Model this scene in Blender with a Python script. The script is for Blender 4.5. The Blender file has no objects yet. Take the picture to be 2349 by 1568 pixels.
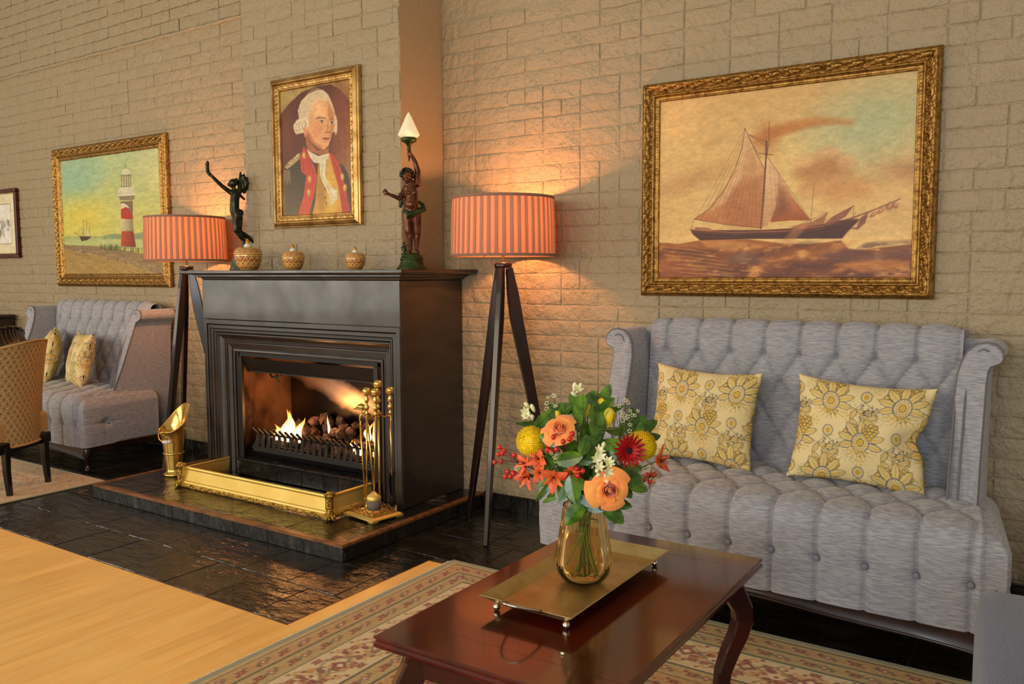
import bpy, bmesh, math, random
import numpy as np
from mathutils import Vector, Matrix, noise as mnoise
random.seed(7); np.random.seed(7)
PI = math.pi
SC = bpy.context.scene
COL = SC.collection

# ---------------------------------------------------------------- camera
CAM_POS = Vector((0, 0, 1.2))
yaw, pit, rol = -0.588017, 0.083986, -0.003456
f_ = Vector((math.sin(yaw)*math.cos(pit), math.cos(yaw)*math.cos(pit), -math.sin(pit)))
r_ = f_.cross(Vector((0, 0, 1))).normalized(); u_ = r_.cross(f_)
r2 = math.cos(rol)*r_ + math.sin(rol)*u_; u2 = -math.sin(rol)*r_ + math.cos(rol)*u_
cam = bpy.data.cameras.new('camera'); camo = bpy.data.objects.new('camera', cam); COL.objects.link(camo)
cam.sensor_width = 36; cam.sensor_fit = 'HORIZONTAL'; cam.lens = 1922.5/2349*36
cam.clip_start = 0.05
camo.matrix_world = Matrix(((r2.x, u2.x, -f_.x, 0), (r2.y, u2.y, -f_.y, 0), (r2.z, u2.z, -f_.z, 1.2), (0, 0, 0, 1)))
SC.camera = camo

# ---------------------------------------------------------------- light, exposure
SC.view_settings.view_transform = 'Standard'; SC.view_settings.look = 'None'
SC.view_settings.gamma = 1; SC.view_settings.use_curve_mapping = False
SC.view_settings.exposure = 0.0
SC.cycles.use_denoising = True
SC.cycles.sample_clamp_indirect = 4.0
SC.cycles.caustics_reflective = False; SC.cycles.caustics_refractive = False
SC.cycles.transparent_max_bounces = 16
W = bpy.data.worlds.new('world'); SC.world = W; W.use_nodes = True
W.node_tree.nodes['Background'].inputs[0].default_value = (1.0, 0.83, 0.62, 1)
W.node_tree.nodes['Background'].inputs[1].default_value = 0.40

def area_light(name, loc, target, sx, sy, power, color):
    l = bpy.data.lights.new(name, 'AREA'); l.shape = 'RECTANGLE'; l.size = sx; l.size_y = sy
    l.energy = power; l.color = color
    o = bpy.data.objects.new(name, l); COL.objects.link(o); o.location = loc
    o.rotation_euler = (Vector(target)-Vector(loc)).to_track_quat('-Z', 'Y').to_euler()
    return o
# daylight from the room's windows, well behind and beside the camera
area_light('window_daylight_right', (0.3, -3.4, 1.7), (-0.9, 3.0, 0.6), 2.6, 1.8, 120, (0.84, 0.92, 1.0))
area_light('window_daylight_back', (-3.2, -3.6, 2.0), (-3.6, 3.4, 1.2), 3.0, 1.8, 120, (1.0, 0.84, 0.62))
area_light('window_daylight_left', (-7.4, -1.5, 1.75), (-3.6, 3.0, 0.9), 3.4, 2.1, 110, (1.0, 0.93, 0.80))
def point_light(name, loc, power, color, rad):
    l = bpy.data.lights.new(name, 'POINT'); l.energy = power; l.color = color; l.shadow_soft_size = rad
    o = bpy.data.objects.new(name, l); COL.objects.link(o); o.location = loc
    return o

# ---------------------------------------------------------------- helpers
def lin(c):
    c = c/255.0
    return c/12.92 if c <= 0.04045 else ((c+0.055)/1.055)**2.4
def S(r, g, b): return (lin(r), lin(g), lin(b), 1.0)

def mat(name, col=None, rough=0.5, metal=0.0, spec=0.5, bump=None, var=None, coat=0.0, trans=0.0, ior=1.45,
        emit=None, estr=0.0, attr=None, sheen=0.0, rnd=None, rvar=None, sub=0.0, wave=None, aniso=None):
    """bump=(scale, strength, distance[,stretch xyz]); var=(colour2, scale[,stretch, lo, hi]); rnd=amount of per-object value change"""
    m = bpy.data.materials.new(name); m.use_nodes = True
    nt = m.node_tree; N = nt.nodes; L = nt.links; b = N['Principled BSDF']
    b.inputs['Roughness'].default_value = rough; b.inputs['Metallic'].default_value = metal
    b.inputs['Specular IOR Level'].default_value = spec; b.inputs['IOR'].default_value = ior
    b.inputs['Coat Weight'].default_value = coat; b.inputs['Coat Roughness'].default_value = 0.08
    b.inputs['Transmission Weight'].default_value = trans
    b.inputs['Sheen Weight'].default_value = sheen
    if emit: b.inputs['Emission Color'].default_value = emit; b.inputs['Emission Strength'].default_value = estr
    geo = N.new('ShaderNodeNewGeometry'); tc = N.new('ShaderNodeTexCoord')
    def mapped(st, obj=False):
        mp = N.new('ShaderNodeMapping'); mp.inputs['Scale'].default_value = st
        L.new((tc.outputs['Object'] if obj else geo.outputs['Position']), mp.inputs['Vector']); return mp.outputs[0]
    def noi(scale, st, detail=4, obj=False, dist=0.0):
        n = N.new('ShaderNodeTexNoise'); n.inputs['Scale'].default_value = scale; n.inputs['Detail'].default_value = detail
        n.inputs['Distortion'].default_value = dist
        L.new(mapped(st, obj), n.inputs['Vector']); return n.outputs['Fac']
    out = None
    if attr:
        a = N.new('ShaderNodeAttribute'); a.attribute_name = attr; out = a.outputs['Color']
    elif col:
        b.inputs['Base Color'].default_value = col
        rgb = N.new('ShaderNodeRGB'); rgb.outputs[0].default_value = col; out = rgb.outputs[0]
    if var:
        c2, sc = var[0], var[1]; st = var[2] if len(var) > 2 else (1, 1, 1)
        lo = var[3] if len(var) > 3 else 0.4; hi = var[4] if len(var) > 4 else 0.6
        mr = N.new('ShaderNodeMapRange'); L.new(noi(sc, st), mr.inputs['Value'])
        mr.inputs['From Min'].default_value = lo; mr.inputs['From Max'].default_value = hi
        mx = N.new('ShaderNodeMix'); mx.data_type = 'RGBA'
        L.new(mr.outputs[0], mx.inputs['Factor']); L.new(out, mx.inputs['A']); mx.inputs['B'].default_value = c2
        out = mx.outputs['Result']
    if rnd:
        oi = N.new('ShaderNodeObjectInfo'); mr = N.new('ShaderNodeMapRange'); L.new(oi.outputs['Random'], mr.inputs['Value'])
        mr.inputs['To Min'].default_value = 1-rnd; mr.inputs['To Max'].default_value = 1+rnd
        hs = N.new('ShaderNodeHueSaturation'); L.new(out, hs.inputs['Color']); L.new(mr.outputs[0], hs.inputs['Value']); out = hs.outputs[0]
    if out: L.new(out, b.inputs['Base Color'])
    if rvar:
        mr = N.new('ShaderNodeMapRange'); L.new(noi(rvar[0], (1, 1, 1)), mr.inputs['Value'])
        mr.inputs['From Min'].default_value = .3; mr.inputs['From Max'].default_value = .7
        mr.inputs['To Min'].default_value = rvar[1]; mr.inputs['To Max'].default_value = rvar[2]
        L.new(mr.outputs[0], b.inputs['Roughness'])
    if bump:
        prev = None
        for bp in (bump if isinstance(bump, list) else [bump]):
            st = bp[3] if len(bp) > 3 else (1, 1, 1)
            bn = N.new('ShaderNodeBump'); bn.inputs['Strength'].default_value = bp[1]; bn.inputs['Distance'].default_value = bp[2]
            L.new(noi(bp[0], st, 6), bn.inputs['Height'])
            if prev: L.new(prev, bn.inputs['Normal'])
            prev = bn.outputs[0]
        L.new(prev, b.inputs['Normal'])
    return m

class MB:
    """collects shapes in world coordinates and links them as ONE mesh object"""
    def __init__(s): s.v = []; s.f = []; s.sm = []; s.c = []
    def add(s, vs, fs, smooth=False, cols=None):
        n = len(s.v); s.v += [tuple(v) for v in vs]; s.f += [tuple(i+n for i in f) for f in fs]; s.sm += [smooth]*len(fs)
        if cols is not None: s.c += [tuple(c) for c in cols]
        elif s.c: s.c += [(1, 1, 1)]*len(vs)
        return s
    def box(s, x0, x1, y0, y1, z0, z1, b=0.0, R=None):
        c = Vector(((x0+x1)/2, (y0+y1)/2, (z0+z1)/2)); h = (abs(x1-x0)/2, abs(y1-y0)/2, abs(z1-z0)/2)
        if b <= 0:
            vs = [Vector((sx*h[0], sy*h[1], sz*h[2])) for sx in (-1, 1) for sy in (-1, 1) for sz in (-1, 1)]
            fs = [(0, 1, 3, 2), (4, 6, 7, 5), (0, 4, 5, 1), (2, 3, 7, 6), (0, 2, 6, 4), (1, 5, 7, 3)]
        else:
            b = min(b, min(h)*.95); vs = []; idx = {}
            for sx in (-1, 1):
                for sy in (-1, 1):
                    for sz in (-1, 1):
                        for a in range(3):
                            p = [sx*h[0], sy*h[1], sz*h[2]]
                            for k in range(3):
                                if k != a: p[k] -= (sx, sy, sz)[k]*b
                            idx[(sx, sy, sz, a)] = len(vs); vs.append(Vector(p))
            fs = []
            for a in range(3):
                o1, o2 = [k for k in range(3) if k != a]
                for sg in (-1, 1):
                    q = []
                    for (i, j) in ((-1, -1), (1, -1), (1, 1), (-1, 1)):
                        t = [0, 0, 0]; t[a] = sg; t[o1] = i; t[o2] = j; q.append(idx[(t[0], t[1], t[2], a)])
                    fs.append(q)
            for a in range(3):
                o1, o2 = [k for k in range(3) if k != a]
                for i in (-1, 1):
                    for j in (-1, 1):
                        q = []
                        for e, ax in ((-1, o1), (1, o1), (1, o2), (-1, o2)):
                            t = [0, 0, 0]; t[a] = e; t[o1] = i; t[o2] = j; q.append(idx[(t[0], t[1], t[2], ax)])
                        fs.append(q)
            for sx in (-1, 1):
                for sy in (-1, 1):
                    for sz in (-1, 1): fs.append([idx[(sx, sy, sz, a)] for a in range(3)])
        if R is not None: vs = [R @ v for v in vs]
        return s.add([v+c for v in vs], fs)
    def lathe(s, prof, c=(0, 0, 0), seg=32, R=None, rad=None, smooth=True, cap=True, cols=None):
        vs = []; n = len(prof); cc = Vector(c)
        for i in range(seg):
            a = 2*PI*i/seg
            for k, (r, z) in enumerate(prof):
                rr = r*(rad(a, k) if rad else 1)
                p = Vector((rr*math.cos(a), rr*math.sin(a), z)); vs.append((R @ p if R is not None else p)+cc)
        fs = []
        for i in range(seg):
            j = (i+1) % seg
            for k in range(n-1): fs.append((i*n+k, j*n+k, j*n+k+1, i*n+k+1))
        if cap:
            if prof[0][0] > 1e-6: fs.append([i*n for i in range(seg)][::-1])
            if prof[-1][0] > 1e-6: fs.append([i*n+n-1 for i in range(seg)])
        return s.add(vs, fs, smooth, cols)
    def tube(s, pts, rad, seg=8, closed=False, smooth=True, up=None, flat=1.0):
        pts = [Vector(p) for p in pts]; n = len(pts)
        if not hasattr(rad, '__len__'): rad = [rad]*n
        vs = []; T0 = None; nrm = None
        for i, p in enumerate(pts):
            a = pts[(i+1) % n] if (closed or i < n-1) else p; b_ = pts[(i-1) % n] if (closed or i > 0) else p
            t = (a-b_).normalized() if (a-b_).length > 1e-9 else Vector((0, 0, 1))
            if nrm is None:
                h = Vector(up) if up else (Vector((0, 0, 1)) if abs(t.z) < .9 else Vector((1, 0, 0)))
                nrm = (h-t*h.dot(t)).normalized()
            else:
                nrm = (nrm-t*nrm.dot(t)).normalized()
            bn = t.cross(nrm)
            for k in range(seg):
                a_ = 2*PI*k/seg; vs.append(p+nrm*(math.cos(a_)*rad[i])+bn*(math.sin(a_)*rad[i]*flat))
        fs = []
        for i in range(n if closed else n-1):
            j = (i+1) % n
            for k in range(seg): fs.append((i*seg+k, i*seg+(k+1) % seg, j*seg+(k+1) % seg, j*seg+k))
        if not closed: fs.append(list(range(seg))[::-1]); fs.append([(n-1)*seg+k for k in range(seg)])
        return s.add(vs, fs, smooth)
    def beam(s, pts, sizes, side):
        """rectangular section swept along pts; side = width direction; sizes = (w, d) per point"""
        pts = [Vector(p) for p in pts]; n = len(pts); vs = []; sd = Vector(side).normalized()
        for i, p in enumerate(pts):
            a = pts[min(i+1, n-1)]; b_ = pts[max(i-1, 0)]; t = (a-b_).normalized()
            w_ = (sd-t*sd.dot(t)).normalized(); d_ = t.cross(w_); w, d = sizes[i] if isinstance(sizes, list) else sizes
            ch = min(w, d)*.12
            for (i1, j1) in ((-1, -1), (1, -1), (1, 1), (-1, 1)):
                A_ = p+w_*(i1*w/2)+d_*(j1*(d/2-ch)); B_ = p+w_*(i1*(w/2-ch))+d_*(j1*d/2)
                vs += [A_, B_] if i1*j1 > 0 else [B_, A_]
        fs = []
        for i in range(n-1):
            for k in range(8): fs.append((i*8+k, i*8+(k+1) % 8, (i+1)*8+(k+1) % 8, (i+1)*8+k))
        fs.append(list(range(8))[::-1]); fs.append([(n-1)*8+k for k in range(8)])
        return s.add(vs, fs, False)
    def grid(s, fn, nu, nv, cu=False, cv=False, smooth=True, col=None):
        vs = [fn(i/(nu if cu else nu-1), j/(nv if cv else nv-1)) for i in range(nu) for j in range(nv)]
        fs = []
        for i in range(nu if cu else nu-1):
            for j in range(nv if cv else nv-1):
                a = i*nv+j; b_ = ((i+1) % nu)*nv+j; c = ((i+1) % nu)*nv+(j+1) % nv; d = i*nv+(j+1) % nv
                fs.append((a, b_, c, d))
        return s.add(vs, fs, smooth, col)
    def prism(s, poly, z0, z1, plane='xy', o=0.0):
        """extrude a 2-D polygon: plane xy -> z, xz -> y, yz -> x"""
        def P(a, b_, h): return {'xy': (a, b_, h), 'xz': (a, h, b_), 'yz': (h, a, b_)}[plane]
        n = len(poly); vs = [P(a, b_, z0) for a, b_ in poly]+[P(a, b_, z1) for a, b_ in poly]
        return s.add(vs, [list(range(n)), list(range(n, 2*n))[::-1]]+[(i, (i+1) % n, n+(i+1) % n, n+i) for i in range(n)])
    def ball(s, c, r, seg=14, sc=(1, 1, 1), R=None):
        pr = [(math.sin(PI*k/(seg//2)), -math.cos(PI*k/(seg//2))) for k in range(seg//2+1)]
        vs = []; fs = []; n = len(pr)
        for i in range(seg):
            a = 2*PI*i/seg
            for q, z in pr:
                p = Vector((q*math.cos(a)*sc[0], q*math.sin(a)*sc[1], z*sc[2]))*r
                vs.append((R @ p if R is not None else p)+Vector(c))
        for i in range(seg):
            j = (i+1) % seg
            for k in range(n-1): fs.append((i*n+k, j*n+k, j*n+k+1, i*n+k+1))
        return s.add(vs, fs, True)
    def miter(s, path, prof, closed=False, smooth=False, zup=True):
        """sweep prof [(off, z)] along a path in the XY plane, off = to the left of travel, mitred"""
        P_ = [Vector((p[0], p[1])) for p in path]; n = len(P_); z0 = path[0][2] if len(path[0]) > 2 else 0; vs = []
        for i in range(n):
            d0 = (P_[i]-P_[i-1]).normalized() if (closed or i > 0) else None
            d1 = (P_[(i+1) % n]-P_[i]).normalized() if (closed or i < n-1) else None
            if d0 is None: d0 = d1
            if d1 is None: d1 = d0
            n0 = Vector((-d0.y, d0.x)); n1 = Vector((-d1.y, d1.x)); m = (n0+n1); m = m/max(m.length_squared/2, 1e-6)
            for (o, z) in prof: q = P_[i]+m*o; vs.append((q.x, q.y, z0+z))
        k = len(prof); fs = []
        for i in range(n if closed else n-1):
            j = (i+1) % n
            for a in range(k-1): fs.append((i*k+a, j*k+a, j*k+a+1, i*k+a+1))
        return s.add(vs, fs, smooth)
    def mesh(s, name, m, org=(0, 0, 0)):
        me = bpy.data.meshes.new(name); o = Vector(org)
        me.from_pydata([(v[0]-o.x, v[1]-o.y, v[2]-o.z) for v in s.v], [], s.f)
        me.polygons.foreach_set('use_smooth', s.sm)
        if s.c:
            ca = me.color_attributes.new('paint', 'FLOAT_COLOR', 'POINT')
            arr = np.ones((len(s.v), 4), dtype=np.float32); arr[:, :3] = np.array(s.c, dtype=np.float32)[:, :3]
            ca.data.foreach_set('color', arr.ravel())
        if m: me.materials.append(m)
        me.update(); bm = bmesh.new(); bm.from_mesh(me); bmesh.ops.recalc_face_normals(bm, faces=bm.faces); bm.to_mesh(me); bm.free()
        return me
    def build(s, name, m, parent=None, label=None, kind=None, org=None):
        L0 = WL(parent) if parent else (Vector(org) if org is not None else Vector((0, 0, 0)))
        me = s.mesh(name, m, L0); o = bpy.data.objects.new(name, me); COL.objects.link(o)
        if parent: o.parent = parent
        else: o.location = L0
        if label: o['label'] = label
        if kind: o['kind'] = kind
        return o

def WL(o):
    p = Vector(o.location)
    while o.parent: o = o.parent; p = p+Vector(o.location)
    return p
def thing(name, label, cat, loc, group=None):
    o = bpy.data.objects.new(name, None); COL.objects.link(o); o.location = loc; o.empty_display_size = .05
    o['label'] = label; o['category'] = cat
    if group: o['group'] = group
    return o
def tag(o, label, cat, group=None):
    o['label'] = label; o['category'] = cat
    if group: o['group'] = group
    return o
def inst(me, name, parent, loc, rot=(0, 0, 0), sc=(1, 1, 1)):
    o = bpy.data.objects.new(name, me); COL.objects.link(o)
    if parent: o.parent = parent; loc = Vector(loc)-WL(parent)
    o.location = loc; o.rotation_euler = rot; o.scale = sc
    return o
CH = {}
def copy_tree(o, parent=None):
    c = o.copy(); COL.objects.link(c); c.parent = parent
    for ch in [x for x in bpy.data.objects if x.parent == o]: copy_tree(ch, c)
    return c
def Rz(a): return Matrix.Rotation(a, 3, 'Z')
def Rx(a): return Matrix.Rotation(a, 3, 'X')
def Ry(a): return Matrix.Rotation(a, 3, 'Y')
def align(d): return Vector((0, 0, 1)).rotation_difference(Vector(d).normalized()).to_matrix()
def vnoise(w, h, cell, seed=0, octv=3):
    """smooth value noise 0..1 on a h x w grid"""
    rs = np.random.RandomState(seed); out = np.zeros((h, w)); amp = 1; tot = 0
    for o in range(octv):
        cx, cy = (cell if hasattr(cell, '__len__') else (cell, cell)); cx = max(cx/2**o, 1.0); cy = max(cy/2**o, 1.0)
        gw, gh = int(w/cx)+3, int(h/cy)+3; g = rs.rand(gh, gw)
        x = np.arange(w)/cx; y = np.arange(h)/cy; xi = x.astype(int); yi = y.astype(int)
        fx = x-xi; fy = y-yi; fx = fx*fx*(3-2*fx); fy = (fy*fy*(3-2*fy))[:, None]
        a = g[yi][:, xi]*(1-fx)+g[yi][:, xi+1]*fx; b = g[yi+1][:, xi]*(1-fx)+g[yi+1][:, xi+1]*fx
        out += amp*(a*(1-fy)+b*fy); tot += amp; amp *= .55
    return out/tot
class Canvas:
    """a small painter; colours are sRGB 0..255, coordinates are mapped through a homography from sketch space"""
    def __init__(s, w, h, quad=None, col=(255, 255, 255)):
        s.w, s.h = w, h; s.a = np.ones((h, w, 3))*np.array(col, float)
        s.X, s.Y = np.meshgrid(np.arange(w)+.5, np.arange(h)+.5)
        s.H = None
        if quad:
            dst = [(0, 0), (w, 0), (w, h), (0, h)]; A = []; B = []
            for (x, y), (X, Y) in zip(quad, dst):
                A.append([x, y, 1, 0, 0, 0, -X*x, -X*y]); B.append(X)
                A.append([0, 0, 0, x, y, 1, -Y*x, -Y*y]); B.append(Y)
            s.H = np.append(np.linalg.solve(np.array(A, float), np.array(B, float)), 1).reshape(3, 3)
    def m(s, pts):
        p = np.array(pts, float)
        if s.H is None: return p
        q = np.c_[p, np.ones(len(p))] @ s.H.T
        return q[:, :2]/q[:, 2:]
    def put(s, mask, col, al=1.0):
        k = (mask*al)[..., None]; s.a = s.a*(1-k)+np.array(col, float)*k
    def dist(s, P, closed=True, sl=None):
        X, Y = (s.X, s.Y) if sl is None else (s.X[sl], s.Y[sl])
        d = np.full(X.shape, 1e9); n = len(P)
        for i in range(n if closed else n-1):
            a = P[i]; b = P[(i+1) % n]; e = b-a; L2 = max(e @ e, 1e-9)
            t = np.clip(((X-a[0])*e[0]+(Y-a[1])*e[1])/L2, 0, 1)
            d = np.minimum(d, np.hypot(X-a[0]-t*e[0], Y-a[1]-t*e[1]))
        return d
    def slc(s, P, pad):
        K = getattr(s, 'K', 1.0); x0, y0 = (P.min(0)-pad)*K; x1, y1 = (P.max(0)+pad)*K
        x0, x1 = max(0, int(x0)), min(s.w, int(x1)+2); y0, y1 = max(0, int(y0)), min(s.h, int(y1)+2)
        if x1 <= x0 or y1 <= y0: return None
        return (slice(y0, y1), slice(x0, x1))
    def poly(s, pts, col, soft=1.0, al=1.0, grad=None, raw=False):
        P = np.array(pts, float) if raw else s.m(pts); sl = s.slc(P, soft+1)
        if sl is None: return
        X, Y = s.X[sl], s.Y[sl]; ins = np.zeros(X.shape, bool); n = len(P)
        for i in range(n):
            a = P[i]; b = P[(i+1) % n]
            if a[1] == b[1]: continue
            c = ((a[1] > Y) != (b[1] > Y)) & (X < (b[0]-a[0])*(Y-a[1])/(b[1]-a[1])+a[0]); ins ^= c
        d = s.dist(P, True, sl); sd = np.where(ins, d, -d); k = np.clip(.5+sd/soft, 0, 1)*al
        cc = np.ones(X.shape+(3,))*np.array(col, float)
        if grad:   # (p0, p1, col2) in sketch space
            g = np.array(grad[:2], float) if raw else s.m(grad[:2]); e = g[1]-g[0]
            t = np.clip(((X-g[0][0])*e[0]+(Y-g[0][1])*e[1])/(e @ e), 0, 1)[..., None]; cc = cc*(1-t)+np.array(grad[2], float)*t
        k = k[..., None]; s.a[sl] = s.a[sl]*(1-k)+cc*k
    def line(s, pts, col, wd=1.0, al=1.0, raw=False, soft=1.0):
        P = np.array(pts, float) if raw else s.m(pts); sl = s.slc(P, wd+soft+1)
        if sl is None: return
        k = (np.clip((wd/2+soft/2-s.dist(P, False, sl))/soft, 0, 1)*al)[..., None]
        s.a[sl] = s.a[sl]*(1-k)+np.array(col, float)*k
    def blob(s, c, rx, ry, col, al=1.0, soft=.5, rot=0.0, raw=False):
        p = np.array([c], float)[0] if raw else s.m([c])[0]; R = max(rx, ry)*1.6+2; sl = s.slc(np.array([p]), R)
        if sl is None: return
        x = s.X[sl]-p[0]; y = s.Y[sl]-p[1]; cr, sr = math.cos(rot), math.sin(rot)
        q = np.hypot((x*cr+y*sr)/rx, (-x*sr+y*cr)/ry); k = (np.clip((1+soft/2-q)/max(soft, 1e-3), 0, 1)*al)[..., None]
        s.a[sl] = s.a[sl]*(1-k)+np.array(col, float)*k
    def linear(s):
        a = np.clip(s.a, 0, 255)/255; return np.where(a <= .04045, a/12.92, ((a+.055)/1.055)**2.4)
    def field(s, P2d):
        """sample (nearest) linear colours at normalised uv list, v down"""
        L = s.linear(); u = np.clip((P2d[:, 0]*s.w).astype(int), 0, s.w-1); v = np.clip((P2d[:, 1]*s.h).astype(int), 0, s.h-1)
        return L[v, u]
def canvas_plane(cv, x0, x1, y, z0, z1, name, m, parent, relief=0.0):
    """flat painted canvas facing -Y, one vertex per dab of paint"""
    w, h = cv.w, cv.h; xs = np.linspace(x0, x1, w); zs = np.linspace(z1, z0, h)
    X, Z = np.meshgrid(xs, zs); L0 = WL(parent)
    V = np.stack([X-L0.x, np.full_like(X, y-L0.y), Z-L0.z], -1).reshape(-1, 3)
    i = np.arange(w*h).reshape(h, w); F = np.stack([i[1:, :-1], i[1:, 1:], i[:-1, 1:], i[:-1, :-1]], -1).reshape(-1, 4)
    return np_mesh(V, F, cv.linear().reshape(-1, 3), name, m, parent, smooth=True)
def np_mesh(V, F, C_, name, m, parent=None, smooth=True, link=True):
    me = bpy.data.meshes.new(name); me.vertices.add(len(V)); me.vertices.foreach_set('co', np.asarray(V, np.float32).ravel())
    k = F.shape[1]; me.loops.add(F.size); me.polygons.add(len(F)); me.loops.foreach_set('vertex_index', F.ravel().astype(np.int32))
    me.polygons.foreach_set('loop_start', np.arange(0, F.size, k, dtype=np.int32)); me.polygons.foreach_set('loop_total', np.full(len(F), k, np.int32))
    me.update(calc_edges=True); me.polygons.foreach_set('use_smooth', [smooth]*len(F))
    if C_ is not None:
        ca = me.color_attributes.new('paint', 'FLOAT_COLOR', 'POINT'); arr = np.ones((len(V), 4), np.float32); arr[:, :3] = C_
        ca.data.foreach_set('color', arr.ravel())
    if m: me.materials.append(m)
    if not link: return me
    o = bpy.data.objects.new(name, me); COL.objects.link(o)
    if parent: o.parent = parent
    return o

# ---------------------------------------------------------------- materials
M = {}
M['wall'] = mat('painted_brick', S(166, 147, 115), .42, bump=[(9, .7, .03), (36, .8, .010), (150, .4, .003)], rnd=.025, rvar=(6, .34, .55))
M['wallside'] = mat('painted_plaster', S(166, 147, 115), .45, bump=[(30, .5, .008), (130, .3, .003)])
M['slate'] = mat('polished_slate', S(22, 19, 15), .18, spec=1.0, bump=[(10, .55, .02, (1, 2.2, 1)), (60, .3, .004)], var=(S(52, 42, 28), 6, (1, 2, 1), .5, .75), rnd=.25, rvar=(9, .10, .26))
M['slateedge'] = mat('riven_slate', S(30, 29, 30), .35, bump=[(30, .9, .02, (1, 1, .35))], var=(S(70, 68, 66), 22, (1, 1, .3), .55, .75), rnd=.2)
M['grout'] = mat('dark_grout', S(48, 42, 36), .8)
M['plank'] = mat('beech_plank', S(255, 204, 120), .24, spec=.5, var=(S(250, 186, 98), 9, (3.2, .35, 1), .35, .7), rnd=.06, bump=(160, .06, .001, (1, .05, 1)), rvar=(5, .24, .36))
M['nosing'] = mat('oak_nosing', S(134, 86, 46), .38, var=(S(96, 58, 30), 30, (.3, 1, 1)))
M['mantel'] = mat('black_lacquered_wood', S(32, 26, 22), .36, spec=.8, coat=.22, var=(S(50, 40, 32), 5, (1, 1, 3), .35, .8), rvar=(7, .28, .46), bump=(60, .05, .002, (.2, 1, 1)))
M['steel'] = mat('blackened_steel', S(60, 58, 56), .38, metal=.85, bump=(90, .1, .001))
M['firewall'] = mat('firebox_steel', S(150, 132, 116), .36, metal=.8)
def streaks(m):     # bright reflection bands painted into the colour, running down to the right between soot
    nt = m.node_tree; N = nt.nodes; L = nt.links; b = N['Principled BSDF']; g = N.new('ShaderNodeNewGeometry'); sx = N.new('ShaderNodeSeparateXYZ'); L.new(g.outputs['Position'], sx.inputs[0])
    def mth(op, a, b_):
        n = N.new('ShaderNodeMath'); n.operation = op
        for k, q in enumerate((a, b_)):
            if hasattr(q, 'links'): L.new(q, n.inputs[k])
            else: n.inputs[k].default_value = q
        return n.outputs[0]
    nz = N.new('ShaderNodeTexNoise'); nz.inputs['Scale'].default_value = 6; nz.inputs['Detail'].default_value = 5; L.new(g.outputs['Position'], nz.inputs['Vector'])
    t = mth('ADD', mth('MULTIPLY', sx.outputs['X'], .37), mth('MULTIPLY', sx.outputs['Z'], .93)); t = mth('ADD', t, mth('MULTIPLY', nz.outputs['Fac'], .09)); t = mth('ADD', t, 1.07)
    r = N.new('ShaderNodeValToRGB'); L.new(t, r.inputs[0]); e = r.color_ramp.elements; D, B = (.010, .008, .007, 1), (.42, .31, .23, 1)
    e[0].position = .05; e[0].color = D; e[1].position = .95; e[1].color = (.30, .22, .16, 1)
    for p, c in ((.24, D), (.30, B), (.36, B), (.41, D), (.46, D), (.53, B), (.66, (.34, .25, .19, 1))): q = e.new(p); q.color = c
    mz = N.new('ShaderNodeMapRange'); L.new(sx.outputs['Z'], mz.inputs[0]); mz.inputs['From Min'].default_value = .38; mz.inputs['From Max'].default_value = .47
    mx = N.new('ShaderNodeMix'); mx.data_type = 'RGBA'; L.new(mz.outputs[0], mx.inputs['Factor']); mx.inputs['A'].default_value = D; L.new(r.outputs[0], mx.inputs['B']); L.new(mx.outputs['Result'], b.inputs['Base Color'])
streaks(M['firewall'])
M['cheek'] = mat('hot_steel_cheek', S(150, 110, 80), .38, metal=.7, var=(S(40, 28, 22), 5, (1, 1, .6), .4, .65))
M['soot'] = mat('sooty_iron', S(22, 20, 19), .6)
M['iron'] = mat('cast_iron_grate', S(46, 43, 41), .5, metal=.4, bump=(120, .3, .001))
M['coal'] = mat('lava_coal', S(72, 52, 44), .8, var=(S(38, 28, 26), 40, (1, 1, 1), .4, .6), rnd=.35, bump=(90, .9, .006))
M['brass'] = mat('polished_brass', S(228, 188, 104), .29, metal=.9, bump=(30, .1, .004), rvar=(14, .14, .3))
M['brass2'] = mat('brushed_brass', S(234, 204, 116), .48, metal=.7, var=(S(224, 190, 100), 5, (1, 1, 1)), bump=(40, .06, .002))
M['brassrel'] = mat('embossed_brass', S(206, 164, 78), .38, metal=1.0, bump=(110, 1.0, .01), var=(S(110, 76, 30), 90, (1, 1, 1), .45, .65))
M['porcelain'] = mat('white_porcelain', S(236, 228, 216), .25)
M['bristle'] = mat('brush_bristle', S(120, 104, 92), .8, bump=(300, .8, .004, (1, 1, .1)))
M['darkwood'] = mat('dark_walnut', S(52, 26, 18), .30, spec=.5, coat=.3, var=(S(30, 14, 10), 12, (1, 1, .2)), bump=(60, .05, .001, (1, 1, .1)))
M['mahog'] = mat('mahogany', S(92, 20, 6), .12, spec=.6, coat=.8, var=(S(48, 11, 5), 5, (2.5, .5, 1), .35, .7), rvar=(6, .13, .24), bump=(40, .03, .001, (1, .1, 1)))
M['mahogd'] = mat('dark_mahogany', S(64, 19, 12), .24, spec=.5, coat=.3, var=(S(40, 14, 10), 8, (1, .4, 1), .35, .7))

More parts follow.
